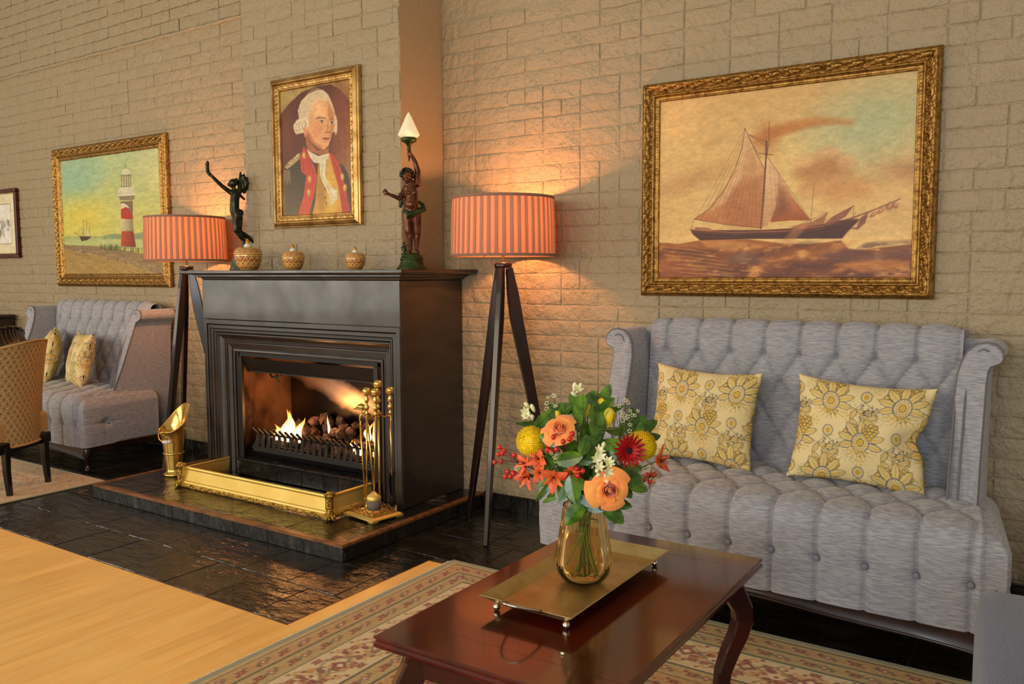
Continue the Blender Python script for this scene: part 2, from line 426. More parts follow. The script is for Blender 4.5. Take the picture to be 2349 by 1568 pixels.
# ---------------------------------------------------------------- room shell
YW = 3.43; YB = 3.107; BX0, BX1 = -3.849, -2.709
def face_out(me):
    """flip towards the room and weight the corner normals by face area, so flat faces stay flat"""
    bm = bmesh.new(); bm.from_mesh(me); bm.normal_update(); bmesh.ops.reverse_faces(bm, faces=[f for f in bm.faces if f.normal.y > 0]); bm.to_mesh(me); bm.free()
    nr = [Vector((0, 0, 0)) for _ in me.vertices]
    for p_ in me.polygons:
        q_ = Vector(p_.normal)*(-1 if p_.normal.y > 0 else 1)*p_.area
        for v_ in p_.vertices: nr[v_] += q_
    me.normals_split_custom_set_from_vertices([tuple((q_ if q_.length else Vector((0, -1, 0))).normalized()) for q_ in nr])
def brick_mesh(k):
    rs = random.Random(100+k); L_, H_ = .1935, .0702
    xs = [-.5, -.475, -.1, .15, .475, .5]; zs = [-.5, -.43, .42, .5]; vs = []; n = len(zs)
    for i, x in enumerate(xs):
        for j, z in enumerate(zs):
            rim = i in (0, len(xs)-1) or j in (0, n-1)
            vs.append((x*L_+rs.uniform(-.0022, .0022), (.0043 if rim else -rs.uniform(.0, .0016)), z*H_+rs.uniform(-.0032, .0032)))
    mb = MB(); mb.add(vs, [(i*n+j, (i+1)*n+j, (i+1)*n+j+1, i*n+j+1) for i in range(len(xs)-1) for j in range(n-1)], True)
    me = mb.mesh('brick', M['wall'])
    face_out(me)
    return me
BR = [brick_mesh(k) for k in range(16)]
def lay_bricks(wall, x0, x1, z0, z1, y, limit, key, skip=None, seed=0, pitch=.2, course=.0735):
    rs = random.Random(seed); spots = []; r = 0; z = z0
    while z < z1:
        x = x0-(.1 if r % 2 else 0)
        while x < x1-.015:
            ln = pitch if rs.random() > .16 else pitch/2
            a, b = max(x, x0), min(x+ln, x1); x += ln
            if b-a < .03: continue
            c = ((a+b)/2, z+course/2)
            if skip and skip(c[0], c[1]): continue
            spots.append((c[0], c[1], (b-a-.0034)/.1935, rs.uniform(-.006, .006), rs.randrange(16), rs.uniform(-.0018, .0018)))
        z += course; r += 1
    spots.sort(key=lambda q: key(q[0], q[1])); rest = MB()
    for i, (x, z, sx, rot, k, dy) in enumerate(spots):
        if i < limit:
            o = inst(BR[k], 'brick', wall, (x, y+dy, z), (rs.uniform(-.009, .009), rot, rs.uniform(-.004, .004)), (sx, 1, 1))
        else:
            me = BR[k]; rest.add([(v.co.x*sx+x, v.co.y+y+dy, v.co.z+z) for v in me.vertices], [tuple(p.vertices) for p in me.polygons], True)
    if rest.v: face_out(rest.build('brick_courses', M['wall'], wall, kind='stuff').data)
wr = MB().box(BX1, 0.9, YW+.005, YW+.12, 0, 2.9).build('wall_right', M['wall'], kind='structure', org=(BX1, YW, 0))
lay_bricks(wr, BX1+.002, 0.3, .085, 2.42, YW, 300, lambda x, z: -x*1.0+abs(z-1.2)*.2,
           skip=lambda x, z: (-1.42 < x < -.38 and .12 < z < .86) or (-1.48 < x < -.53 and 1.2 < z < 1.9), seed=3)
wl = MB().box(-8.4, BX0, YW+.005, YW+.12, 0, 3.6).build('wall_left', M['wall'], kind='structure', org=(BX0, YW, 0))
lay_bricks(wl, -7.75, BX0, .085, 2.73, YW, 300, lambda x, z: -x, skip=lambda x, z: (x > -4.1 and z < 1.1) or (-6.35 < x < -5.2 and (1.22 < z < 2.0 or z < .8)), seed=5)
ms = MB()
wc = MB().box(BX0, BX1, YB+.005, YW+.10, 1.165, 3.4).build('wall_center', M['wallside'], kind='structure', org=(BX0, YB, 1.2))
lay_bricks(wc, BX0, BX1-.001, 1.205, 2.62, YB, 300, lambda x, z: -x, seed=9)
led = MB()
def ledge(u, v):
    x = -7.8+u*3.95; a = [(YW+.004, 2.722), (YW-.012, 2.728), (YW-.016, 2.742), (YW+.004, 2.752)][int(round(v*3))]
    return (x, a[0]+.002*math.sin(x*23)+.001*math.sin(x*71), a[1]+.002*math.sin(x*17))
led.grid(ledge, 160, 4); led.build('trim_1', M['wall'], kind='structure', org=(-5.8, YW, 2.73))
lay_bricks(wl, -7.75, BX0, 2.752, 3.34, YW-.004, 0, lambda x, z: -x, seed=6)

fl = MB().box(-8.4, 1.4, .2, YW+.1, -.08, -.0035).build('floor', M['grout'], kind='structure', org=(-3, 2, 0))
WX0, WX1, WY, RY = -2.18, -2.06, 1.878, 2.64
rs = random.Random(11); T = .2667
def tile_mesh(name, w, d, h, m, seed, amp=.0012, nx=4, ny=4, be=.0016):
    r = random.Random(seed); vs = []
    for i in range(nx):
        for j in range(ny):
            x = -w/2+w*i/(nx-1); y = -d/2+d*j/(ny-1); rim = i in (0, nx-1) or j in (0, ny-1)
            vs.append((x, y, -be if rim else r.uniform(-amp, amp)))
    # inner points hug the rim so that the arris stays narrow
    for i in range(1, nx-1):
        for j in range(1, ny-1):
            v = list(vs[i*ny+j])
            if i == 1: v[0] = -w/2+be
            if i == nx-2: v[0] = w/2-be
            if j == 1: v[1] = -d/2+be
            if j == ny-2: v[1] = d/2-be
            vs[i*ny+j] = tuple(v)
    fs = [(i*ny+j, (i+1)*ny+j, (i+1)*ny+j+1, i*ny+j+1) for i in range(nx-1) for j in range(ny-1)]
    n0 = len(vs); ring = [0, (nx-1)*ny, (nx-1)*ny+ny-1, ny-1]
    mb = MB(); mb.add(vs, fs, False)
    mb.add([(-w/2, -d/2, -be), (w/2, -d/2, -be), (w/2, d/2, -be), (-w/2, d/2, -be), (-w/2, -d/2, -h), (w/2, -d/2, -h), (w/2, d/2, -h), (-w/2, d/2, -h)],
           [(0, 1, 5, 4), (1, 2, 6, 5), (2, 3, 7, 6), (3, 0, 4, 7)])
    return mb.mesh(name, m)
ST = [tile_mesh('slate_tile', T-.005, T-.005, .011, M['slate'], k) for k in range(8)]
HX0, HX1, HY0, HZ = -4.32, -2.458, 2.42, .075
row = 0; y = WY+.004
y0 = 2.152-T
while y0 < YW-.02:
    x = -7.7-(T/2 if row % 2 else 0)
    ya, yb = max(y0, WY+.004), min(y0+T, YW)
    while x < .5:
        xa, xb = x, x+T; yaa, ybb = ya, yb
        if xb > WX0+.001: yaa = max(ya, RY) if xa > WX0-.001 else ya
        cx, cy = (xa+xb)/2, (yaa+ybb)/2; x += T
        if ybb-yaa < .02: continue
        if HX0+.1 < cx < HX1-.1 and cy > HY0+.1: continue
        if xa < WX0-.001 < xb-.02 and ya < RY:      # tile cut by the timber border
            xb = WX0; cx = (xa+xb)/2
        inst(ST[rs.randrange(8)], 'slate_tile', fl, (cx, cy, rs.uniform(-.0006, .0006)), (rs.uniform(-.003, .003), rs.uniform(-.003, .003), rs.choice((0, PI)) if False else 0), ((xb-xa)/T, (ybb-yaa)/T, 1))
    y0 += T; row += 1
def plank_mesh(seed):
    return tile_mesh('floor_plank', 1, 1, .011, M['plank'], seed, amp=.0, nx=4, ny=4, be=.0012)
PM = MB().box(-.5, .5, -.5, .5, -.0033, 0).mesh('floor_plank', M['plank'])
x = -5.7; pw = .058
while x < WX0-.001:
    w_ = min(pw, WX0-x); y = WY-rs.uniform(.12, .62); ye = WY
    while ye > .75:
        inst(PM, 'floor_plank', fl, (x+w_/2, (y+ye)/2, rs.uniform(-.0002, .0002)), (0, 0, 0), (w_-.0008, ye-y-.0008, 1)); ye = y; y = ye-rs.uniform(.35, .8)
    x += pw
for ya, yb in ((.75, 1.32), (1.32, 1.94), (1.94, RY)):
    inst(PM, 'floor_plank', fl, ((WX0+WX1)/2-.0, (ya+yb)/2, 0), (0, 0, 0), (WX1-WX0-.001, yb-ya-.001, 1))
MB().box(WX0-.004, WX0-.0005, WY, RY, -.01, .0012).box(-5.7, WX0, WY, WY+.004, -.01, .0012).box(WX0-.004, WX1, RY, RY+.004, -.01, .0012).build('edge_strip', M['nosing'], fl, label='thin dark strip between timber and slate')
inst(PM, 'floor_plank', fl, (-.6, 1.65, -.001), (0, 0, 0), (2.8, 1.9, 1))
for i in range(13):     # skirting of black slate
    a = HX1+.003+i*T; inst(MB().box(-T/2+.001, T/2-.001, -.009, .003, 0, .082, .002).mesh('skirting_tile', M['slate']) if i == 0 else SKM, 'skirting_tile', None, (a+T/2, YW-.004, 0))
    if i == 0:
        bb = bpy.data.objects[-1] if False else None; SKM = [o for o in bpy.data.objects if o.name.startswith('skirting_tile')][0].data
sk = [o for o in bpy.data.objects if o.name.startswith('skirting_tile')]
br = MB().box(HX1, 1.0, YW-.003, YW+.001, 0, .08).build('baseboard_right', M['grout'], kind='structure', org=(HX1, YW, 0))
for o in sk: o.parent = br; o.location = Vector(o.location)-Vector(br.location)
bl = MB().box(-7.8, HX0, YW-.003, YW+.001, 0, .08).build('baseboard_left', M['grout'], kind='structure', org=(HX0, YW, 0))
for i in range(12): inst(SKM, 'skirting_tile', bl, (HX0-.003-i*T-T/2, YW-.004, 0))

# ---------------------------------------------------------------- hearth
he = thing('hearth', 'raised black slate hearth with a brown wooden edge under the fireplace', 'hearth', (-3.39, 2.9, 0))
MB().box(HX0+.012, HX1-.012, HY0+.012, YW-.002, 0, HZ-.012).build('core', M['grout'], he)
nx_, ny_ = 5, 3; tw = (HX1-HX0-.06)/nx_; td = (YW-.005-HY0-.03)/ny_
HT = [tile_mesh('slate_tile', tw-.003, td-.003, .011, M['slate'], 50+k, amp=.0012) for k in range(4)]
for i in range(nx_):
    for j in range(ny_): inst(HT[(i+j*2) % 4], 'slate_tile', he, (HX0+.03+tw*(i+.5), HY0+.03+td*(j+.5), HZ-.001))
n = 8; rw = (HX1-HX0-.004)/n
for i in range(n):
    a = HX0+.002+i*rw; MB().box(a+.0012, a+rw-.0012, HY0+.002, HY0+.014, 0.001, HZ-.016, .002).build('riser_tile', M['slateedge'], he)
n = 4; rw = (YW-.004-HY0-.002)/n
for sx in (0, 1):
    for i in range(n):
        a = HY0+.014+i*(rw-.003); x = HX1-.014 if sx else HX0+.002
        MB().box(x, x+.012, a+.001, a+rw-.004, 0.001, HZ-.016, .002).build('riser_tile', M['slate'], he)
MB().box(HX0, HX1, HY0, HY0+.03, HZ-.015, HZ+.001, .003).build('wooden_edge', M['nosing'], he)
MB().box(HX1-.03, HX1, HY0+.03, YW-.003, HZ-.015, HZ+.001, .003).build('wooden_edge', M['nosing'], he)
MB().box(HX0, HX0+.03, HY0+.03, YW-.003, HZ-.015, HZ+.001, .003).build('wooden_edge', M['nosing'], he)

# ---------------------------------------------------------------- fireplace surround
FX0, FX1, FY = -4.05, -2.59, 2.949; HZ2 = HZ+.001
fp = thing('fireplace', 'black wooden fireplace surround with nested mouldings around a burning fire', 'fireplace', (-3.32, 3.1, HZ2))
MB().box(FX1-.022, FX1, FY+.004, YW-.003, HZ2, 1.158, .002).build('side_panel', M['mantel'], fp)
MB().box(FX0, FX0+.022, FY+.004, YW-.003, HZ2, 1.158, .002).build('side_panel', M['mantel'], fp)
MB().box(FX0+.001, FX1-.001, FY, FY+.02, .943, 1.16, .002).build('frieze', M['mantel'], fp)
MB().box(FX0+.022, FX1-.022, FY+.02, FY+.04, .943, 1.158).build('backing', M['soot'], fp)
def ushape(o, prof, name, seg_label=None):
    """three-sided moulding; prof = (inset, depth) pairs swept up, across and down"""
    mb = MB(); vs = []; xa, xb, zt = FX0+.003, FX1-.003, .941; k = len(prof)
    for side in range(4):
        for (d, y) in prof:
            if side == 0: vs.append((xa+d, FY+y, HZ2))
            if side == 1: vs.append((xa+d, FY+y, zt-d))
            if side == 2: vs.append((xb-d, FY+y, zt-d))
            if side == 3: vs.append((xb-d, FY+y, HZ2))
    mb.add(vs, [(i*k+a, (i+1)*k+a, (i+1)*k+a+1, i*k+a+1) for i in range(3) for a in range(k-1)])
    return mb.build(name, M['mantel'], fp)
ushape(0, [(0, .02), (0, .001), (.002, -.001), (.024, -.001), (.026, .001), (.028, .02)], 'outer_band')
ushape(0, [(.027, .014), (.030, .006), (.034, .004), (.048, .004), (.051, .012), (.055, .016), (.058, .016), (.060, .010), (.066, .010), (.069, .018), (.074, .024)], 'moulding')
ushape(0, [(.073, .022), (.076, .016), (.082, .016), (.085, .024), (.094, .036), (.104, .044), (.116, .048), (.120, .046), (.123, .052)], 'moulding')
ushape(0, [(.122, .054), (.126, .050), (.132, .050), (.134, .056), (.158, .062), (.160, .068), (.165, .070), (.168, .062), (.174, .060), (.181, .062), (.184, .072), (.190, .080), (.197, .084), (.200, .088), (.203, .11)], 'inner_moulding')
def notched(zi, name):
    """mantel slab layers: [(z, inset)], outline notched round the chimney breast"""
    vs = []
    for z, i in zi:
        a, b, f = -4.112+i, -2.492-i, 2.848+i
        for p in ((a, f), (b, f), (b, YW-.002), (BX1+.003, YW-.002), (BX1+.003, YB-.004), (BX0-.003, YB-.004), (BX0-.003, YW-.002), (a, YW-.002)): vs.append((p[0], p[1], z))
    n = 8; k = len(zi); fs = [(r*n+i, r*n+(i+1) % n, (r+1)*n+(i+1) % n, (r+1)*n+i) for r in range(k-1) for i in range(n)]
    for b0 in (0, (k-1)*n): fs += [(b0, b0+1, b0+4, b0+5), (b0+1, b0+2, b0+3, b0+4), (b0, b0+5, b0+6, b0+7)]
    return MB().add(vs, fs).build(name, M['mantel'], fp)
notched([(1.21, .002), (1.208, 0), (1.197, 0), (1.195, .003), (1.189, .008)], 'shelf')
notched([(1.1895, .03), (1.186, .05), (1.185, .058), (1.178, .058), (1.177, .066), (1.172, .072), (1.171, .082), (1.164, .084), (1.158, .096)], 'cornice')
# firebox
OX0, OX1, OZ = -3.845, -2.795, .738
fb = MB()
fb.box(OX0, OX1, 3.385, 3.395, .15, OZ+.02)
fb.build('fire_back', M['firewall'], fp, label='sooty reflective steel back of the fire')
for x0 in (OX0, OX1-.008): MB().box(x0, x0+.008, 3.02, 3.39, .15, OZ+.02).build('fire_cheek', M['cheek'], fp)
MB().box(OX0, OX1, 3.02, 3.39, OZ, OZ+.02).build('fire_roof', M['soot'], fp)
MB().box(OX0+.002, OX0+.03, 3.012, 3.03, .165, OZ, .002).build('steel_frame', M['steel'], fp)
MB().box(OX1-.03, OX1-.002, 3.012, 3.03, .165, OZ, .002).build('steel_frame', M['steel'], fp)
hd = MB(); hd.add([(OX0+.03, 3.02, .728), (OX1-.03, 3.02, .728), (OX1-.03, 3.05, .655), (OX0+.03, 3.05, .655), (OX0+.03, 3.05, .649), (OX1-.03, 3.05, .649), (OX1-.03, 3.10, .66), (OX0+.03, 3.10, .66)],
       [(0, 1, 2, 3), (3, 2, 5, 4), (4, 5, 6, 7)]); hd.build('smoke_hood', M['steel'], fp)
dp = MB(); dp.tube([(-3.74, 3.2, .66), (-3.745, 3.2, .60), (-3.72, 3.2, .57)], .006, 6).tube([(-3.80, 3.2, .62), (-3.76, 3.18, .605), (-3.70, 3.2, .615)], .005, 6); dp.build('damper_lever', M['iron'], fp)
# slate step inside the surround
MB().box(OX0-.005, OX1+.005, 3.0, 3.385, HZ2, .160).build('inner_step', M['soot'], fp)
nn = 4; w_ = (OX1-OX0)/nn
for i in range(nn):
    a = OX0+i*w_
    MB().box(a+.001, a+w_-.001, 2.985, 3.002, HZ2+.002, .158, .002).build('step_tile', M['slate'], fp)
MB().box(OX0, OX1, 2.978, 3.12, .159, .170, .004).build('step_ledge', M['slateedge'], fp)

# ---------------------------------------------------------------- grate, coals, flames
gr = thing('fire_grate', 'black iron fire grate with bent prongs holding the glowing lava coals', 'grate', (-3.32, 3.15, .17))
GX0, GX1, GY = -3.74, -2.84, 3.06
MB().box(GX0-.03, GX1+.03, GY-.02, GY+.02, .205, .235, .003).build('front_rail', M['iron'], gr)
MB().box(GX0-.01, GX1+.01, GY+.0, 3.34, .205, .214).build('tray', M['soot'], gr)
MB().add([(GX0-.03, GY-.02, .206), (GX1+.03, GY-.02, .206), (GX1+.01, GY+.03, .171), (GX0-.01, GY+.03, .171), (GX0-.03, GY+.02, .206), (GX1+.03, GY+.02, .206)], [(0, 1, 2, 3), (3, 2, 5, 4)]).build('apron', M['iron'], gr)
MB().box(GX0-.012, GX1+.012, GY-.001, GY+.005, .236, .246).box(GX0-.012, GX1+.012, GY+.003, GY+.009, .300, .310).build('cross_bar', M['iron'], gr)
npg = 21
for i in range(npg):
    x = GX0+(GX1-GX0)*i/(npg-1)
    MB().beam([(x, GY-.012, .232), (x, GY-.010, .30), (x, GY-.014, .312), (x-.004, GY-.040, .338), (x-.004, GY-.044, .346)], [(.020, .008)]*4+[(.014, .008)], (1, 0, 0)).build('prong', M['iron'], gr)
for x in (GX0-.02, GX1+.02):
    MB().beam([(x, GY-.01, .22), (x, GY+.02, .27), (x, 3.3, .30)], (.012, .05), (0, 0, 1)).build('side_bar', M['iron'], gr)
def lump(k):
    bm = bmesh.new(); bmesh.ops.create_icosphere(bm, subdivisions=2, radius=1); r = random.Random(k); off = Vector((r.random()*9, r.random()*9, k))
    ax = Vector((1, r.uniform(.7, .95), r.uniform(.65, .85)))
    for v in bm.verts:
        n_ = mnoise.noise(v.co*1.4+off); d = 1+.38*n_; c = v.co*d
        c = Vector((round(c.x*2.6)/2.6*.5+c.x*.5, round(c.y*2.6)/2.6*.5+c.y*.5, round(c.z*2.6)/2.6*.5+c.z*.5)); v.co = Vector((c.x*ax.x, c.y*ax.y, c.z*ax.z))
    me = bpy.data.meshes.new('coal'); bm.to_mesh(me); bm.free(); me.materials.append(M['coal']); return me
LM = [lump(k) for k in range(8)]; rs = random.Random(5); spots = []
for lay, (cnt, z, s_) in enumerate(((44, .236, .031), (34, .280, .033), (20, .322, .034))):
    tries = 0; placed = []
    while len(placed) < cnt and tries < 4000:
        tries += 1; x = rs.uniform(GX0+.02, GX1-.02)
        if lay == 2 and not (-3.62 < x < -2.86): continue
        y = rs.uniform(GY+.035+lay*.02, 3.33); zz = z+(y-GY)*.16
        if all((x-a)**2+(y-b)**2 > (.048 if lay < 2 else .05)**2 for a, b in placed): placed.append((x, y)); spots.append((x, y, zz+rs.uniform(-.006, .006), s_*rs.uniform(.85, 1.15)))
for i, (x, y, z, s_) in enumerate(spots):
    o = inst(LM[i % 8], 'coal', None, (x, y, z), (rs.random()*6, rs.random()*6, rs.random()*6), (s_, s_, s_))
    tag(o, 'rough brown lava coal in the pile on the fire grate', 'coal', 'lava coals heaped in the fire grate')
# flames
fm = bpy.data.materials.new('flame'); fm.use_nodes = True; nt = fm.node_tree; nt.nodes.clear()
N = nt.nodes; Lk = nt.links; out = N.new('ShaderNodeOutputMaterial'); em = N.new('ShaderNodeEmission'); tr = N.new('ShaderNodeBsdfTransparent'); mx = N.new('ShaderNodeMixShader')
lw = N.new('ShaderNodeLayerWeight'); lw.inputs['Blend'].default_value = .5; at = N.new('ShaderNodeAttribute'); at.attribute_name = 'paint'
sep = N.new('ShaderNodeSeparateColor'); Lk.new(at.outputs['Color'], sep.inputs[0])
m1 = N.new('ShaderNodeMath'); m1.operation = 'SUBTRACT'; m1.inputs[0].default_value = 1; Lk.new(lw.outputs['Facing'], m1.inputs[1])
m2 = N.new('ShaderNodeMath'); m2.operation = 'MULTIPLY'; Lk.new(m1.outputs[0], m2.inputs[0]); Lk.new(sep.outputs[0], m2.inputs[1])
ramp = N.new('ShaderNodeValToRGB'); ramp.color_ramp.elements[0].color = (1, .12, .01, 1); ramp.color_ramp.elements[0].position = .1
ramp.color_ramp.elements[1].color = (1, .62, .25, 1); ramp.color_ramp.elements[1].position = .75
e = ramp.color_ramp.elements.new(.42); e.color = (1, .30, .05, 1); Lk.new(m2.outputs[0], ramp.inputs[0]); Lk.new(ramp.outputs[0], em.inputs['Color'])
m3 = N.new('ShaderNodeMapRange'); m3.inputs['From Min'].default_value = .0; m3.inputs['From Max'].default_value = .8; m3.inputs['To Min'].default_value = .4; m3.inputs['To Max'].default_value = 11.0
Lk.new(m2.outputs[0], m3.inputs[0]); Lk.new(m3.outputs[0], em.inputs['Strength'])
m4 = N.new('ShaderNodeMapRange'); m4.inputs['From Min'].default_value = .08; m4.inputs['From Max'].default_value = .55; Lk.new(m2.outputs[0], m4.inputs[0])
Lk.new(m4.outputs[0], mx.inputs[0]); Lk.new(tr.outputs[0], mx.inputs[1]); Lk.new(em.outputs[0], mx.inputs[2]); Lk.new(mx.outputs[0], out.inputs[0])
def flame(x, y, z, h, w, seed, label, tongues=3):
    mb = MB(); r = random.Random(seed)
    for t in range(tongues):
        ox = (t-(tongues-1)/2)*w*.45+r.uniform(-.2, .2)*w; hh = h*(1-.32*abs(t-(tongues-1)/2)*r.uniform(.6, 1.3)); ph = r.random()*6; ln = r.uniform(-.2, .5)*w
        def f(u, v, ox=ox, hh=hh, ph=ph, ln=ln):
            a = 2*PI*u; rr = w*.42*(math.sin(PI*min(1, v*.85+.12))**.9)*(1-v)**.55+.0005
            return (x+ox+ln*v*v*1.2+.16*w*math.sin(v*6+ph)*v+rr*math.cos(a), y+rr*.6*math.sin(a)+.08*w*math.sin(v*5+ph), z+hh*v)
        cols = [(1-.75*(j/13)**1.3,)*3 for i in range(14) for j in range(14)]
        mb.grid(f, 14, 14, cu=True, col=cols)
    o = mb.build('flame', fm, org=(x, y, z)); tag(o, label, 'flame')
flame(-3.55, 3.10, .275, .20, .105, 1, 'tallest white-hot flame at the left end of the fire', 4)
flame(-3.30, 3.16, .335, .10, .024, 2, 'thin wisp of flame rising above the middle of the coals', 1)
flame(-2.955, 3.15, .33, .14, .075, 3, 'forked orange flame above the coals at the right of the fire', 3)
flame(-3.045, 3.09, .28, .065, .035, 4, 'small flame licking a prong right of the grate middle', 2)
flame(-3.005, 3.085, .265, .085, .04, 5, 'second small flame between prongs near the fire tools', 2)
flame(-2.875, 3.09, .265, .09, .055, 6, 'bright flame in the right corner of the fire grate', 3)
point_light('fire_glow_left', (-3.56, 3.14, .40), 4.6, (1, .42, .12), .05)
point_light('fire_glow_right', (-2.95, 3.13, .42), 2.6, (1, .42, .12), .05)
point_light('fire_glow_middle', (-3.25, 3.12, .40), 2.0, (1, .36, .1), .05)

# ---------------------------------------------------------------- brass fender
fe = thing('fender', 'low polished brass fender standing on the slate hearth before the fire', 'fender', (-3.32, 2.8, HZ2))
A0, A1, AY = -3.875, -2.765, 2.645
pf = [(0, .012), (0, .018), (.004, .022), (.006, .030), (.012, .034), (.022, .088), (.020, .094), (.016, .098), (.018, .104), (.024, .107), (.030, .104), (.030, .100), (.026, .092), (.018, .036), (.010, .014), (0, .012)]
def fpan(p0, p1, name):
    d = (Vector(p1)-Vector(p0)); L_ = d.length; d.normalize(); n_ = Vector((-d.y, d.x)); k = len(pf); nseg = 2; vs = []
    for i in range(nseg):
        q = Vector(p0)+d*L_*i/(nseg-1)
        for (o, z) in pf: vs.append((q.x+n_.x*o, q.y+n_.y*o, HZ2+z))
    return MB().add(vs, [(i*k+a, (i+1)*k+a, (i+1)*k+a+1, i*k+a+1) for i in range(nseg-1) for a in range(k-1)]).build(name, M['brass2'], fe)
fpan((A0, AY), (A1, AY), 'front_panel'); fpan((A0, 2.943), (A0, AY), 'side_panel'); fpan((A1, AY), (A1, 2.943), 'side_panel')
for (a, b_) in (((A0, AY), (A1, AY)), ((A0, 2.943), (A0, AY)), ((A1, AY), (A1, 2.943))):
    d = (Vector(b_)-Vector(a)); L_ = d.length; d.normalize(); n_ = Vector((-d.y, d.x)); nn = int(L_/.0045)
    mb = MB()
    def strip(u, v, a=a, d=d, n_=n_, L_=L_):
        s_ = u*L_; o = -.004-.0028*abs(math.sin(s_*150))*math.sin(PI*v)-.002*math.sin(s_*390+v*6); q = Vector(a)+d*s_+n_*o
        return (q.x, q.y, HZ2+.003+v*.020+.0015*math.sin(s_*300)*(1-v))
    mb.grid(strip, nn, 6); mb.build('embossed_foot_band', M['brassrel'], fe)
for (x, sx) in ((A0, -1), (A1, 1)):
    ft = MB(); c = (x+sx*-.004, AY+.004)
    for k in range(5):
        a = -PI/2+sx*PI/4*1+(k-2)*.5; ft.tube([(c[0]+.010*math.cos(a), c[1]+.010*math.sin(a), HZ2+.030), (c[0]+.024*math.cos(a), c[1]+.024*math.sin(a), HZ2+.018), (c[0]+.032*math.cos(a), c[1]+.032*math.sin(a), HZ2+.006)], [.007, .0085, .006], 8)
    ft.lathe([(.012, 0), (.02, .012), (.019, .03), (.015, .042), (.018, .05), (.017, .085), (.014, .098), (.02, .104), (.024, .110), (.022, .118), (.010, .122), (0, .123)], (c[0], c[1], HZ2), 20, rad=lambda a, k: 1+.07*math.cos(8*a+k))
    ft.build('lion_paw_post', M['brassrel'], fe, label='cast brass corner post ending in a lion paw')
    cp = MB(); cp.tube([(c[0]-.03*sx*0-.022, c[1]+.022, HZ2+.116), (c[0]-.004, c[1]-.006, HZ2+.122), (c[0]+.022, c[1]+.022, HZ2+.116)], [.007, .009, .007], 8)
    cp.build('leaf_cap', M['brassrel'], fe)

# ---------------------------------------------------------------- coal scuttle
sx0, sy0 = -4.135, 2.79
cs = thing('coal_scuttle', 'tall brass coal scuttle with a white porcelain grip left of the fender', 'scuttle', (sx0, sy0, HZ2))
def scut(u, v):
    a = 2*PI*u; zt = .300+.070*math.cos(a-1.5)+.020*math.cos(2*(a-1.5))
    z = .035+v*(zt-.035); r = .043+.028*(z-.035)/.30+(.016*((v-.7)/.3)**2 if v > .7 else 0)
    return (sx0+r*math.cos(a), sy0+r*math.sin(a), HZ2+z)
b1 = MB(); b1.grid(scut, 40, 18, cu=True); b1.grid(lambda u, v: tuple(Vector(scut(u, v))+Vector((-.0025*math.cos(2*PI*u), -.0025*math.sin(2*PI*u), 0))), 40, 18, cu=True)
b1.lathe([(0, .036), (.043, .036)], (sx0, sy0, HZ2), 32); b1.build('body', M['brass'], cs)
MB().lathe([(.058, 0), (.06, .004), (.056, .010), (.044, .018), (.040, .026), (.042, .036)], (sx0, sy0, HZ2), 36).build('foot', M['brass'], cs)
MB().lathe([(.0535, .118), (.0575, .120), (.0580, .126), (.0545, .129)], (sx0, sy0, HZ2), 36, cap=False).build('band', M['brass'], cs)
MB().tube([(*scut(i/40, 1)[:2], scut(i/40, 1)[2]) for i in range(40)], .0032, 6, closed=True).build('rolled_rim', M['brass'], cs)
hr = Vector((.615, .788, 0)); hb = Vector((.788, -.615, 0))
def hp(t):   # bail handle hanging to the camera-left side
    a = PI*t; q = Vector((sx0, sy0, HZ2+.258))+hr*(.070*math.cos(a))*.95+(-hr*.35+hb*.75).normalized()*(.072*math.sin(a)); q.z -= .062*math.sin(a); return q
MB().tube([hp(i/16) for i in range(17)], .0032, 8).build('handle', M['brass'], cs)
gp = MB(); gp.tube([hp(.5+.006*i) for i in range(-18, 19, 3)], [.005, .009, .010, .011, .0085, .011, .0125, .011, .0085, .011, .010, .009, .005], 10); gp.build('grip', M['porcelain'], cs, label='white porcelain handle grip')
for t in (0, 1): MB().ball(hp(t), .007, 10).build('handle_lug', M['brass'], cs)

# ---------------------------------------------------------------- fire tools
tx, ty = -2.64, 2.80
ct = thing('fire_tool_stand', 'brass fire tool stand with pierced square base right of the fender', 'tool stand', (tx, ty, HZ2))
R7 = Rz(math.radians(-9)); hx, hy = .105, .088
def cb(x, y, z): v = R7 @ Vector((x, y, 0)); return (tx+v.x, ty+v.y, HZ2+z)
def slab(mb, hx, hy, z0, z1, hx1=None, hy1=None):
    hx1 = hx1 or hx; hy1 = hy1 or hy
    vs = [cb(-hx, -hy, z0), cb(hx, -hy, z0), cb(hx, hy, z0), cb(-hx, hy, z0), cb(-hx1, -hy1, z1), cb(hx1, -hy1, z1), cb(hx1, hy1, z1), cb(-hx1, hy1, z1)]
    mb.add(vs, [(0, 3, 2, 1), (4, 5, 6, 7), (0, 1, 5, 4), (1, 2, 6, 5), (2, 3, 7, 6), (3, 0, 4, 7)])
mb = MB(); slab(mb, hx, hy, .008, .014); slab(mb, hx, hy, .014, .022, hx-.012, hy-.012); mb.build('base_plate', M['brass2'], ct)
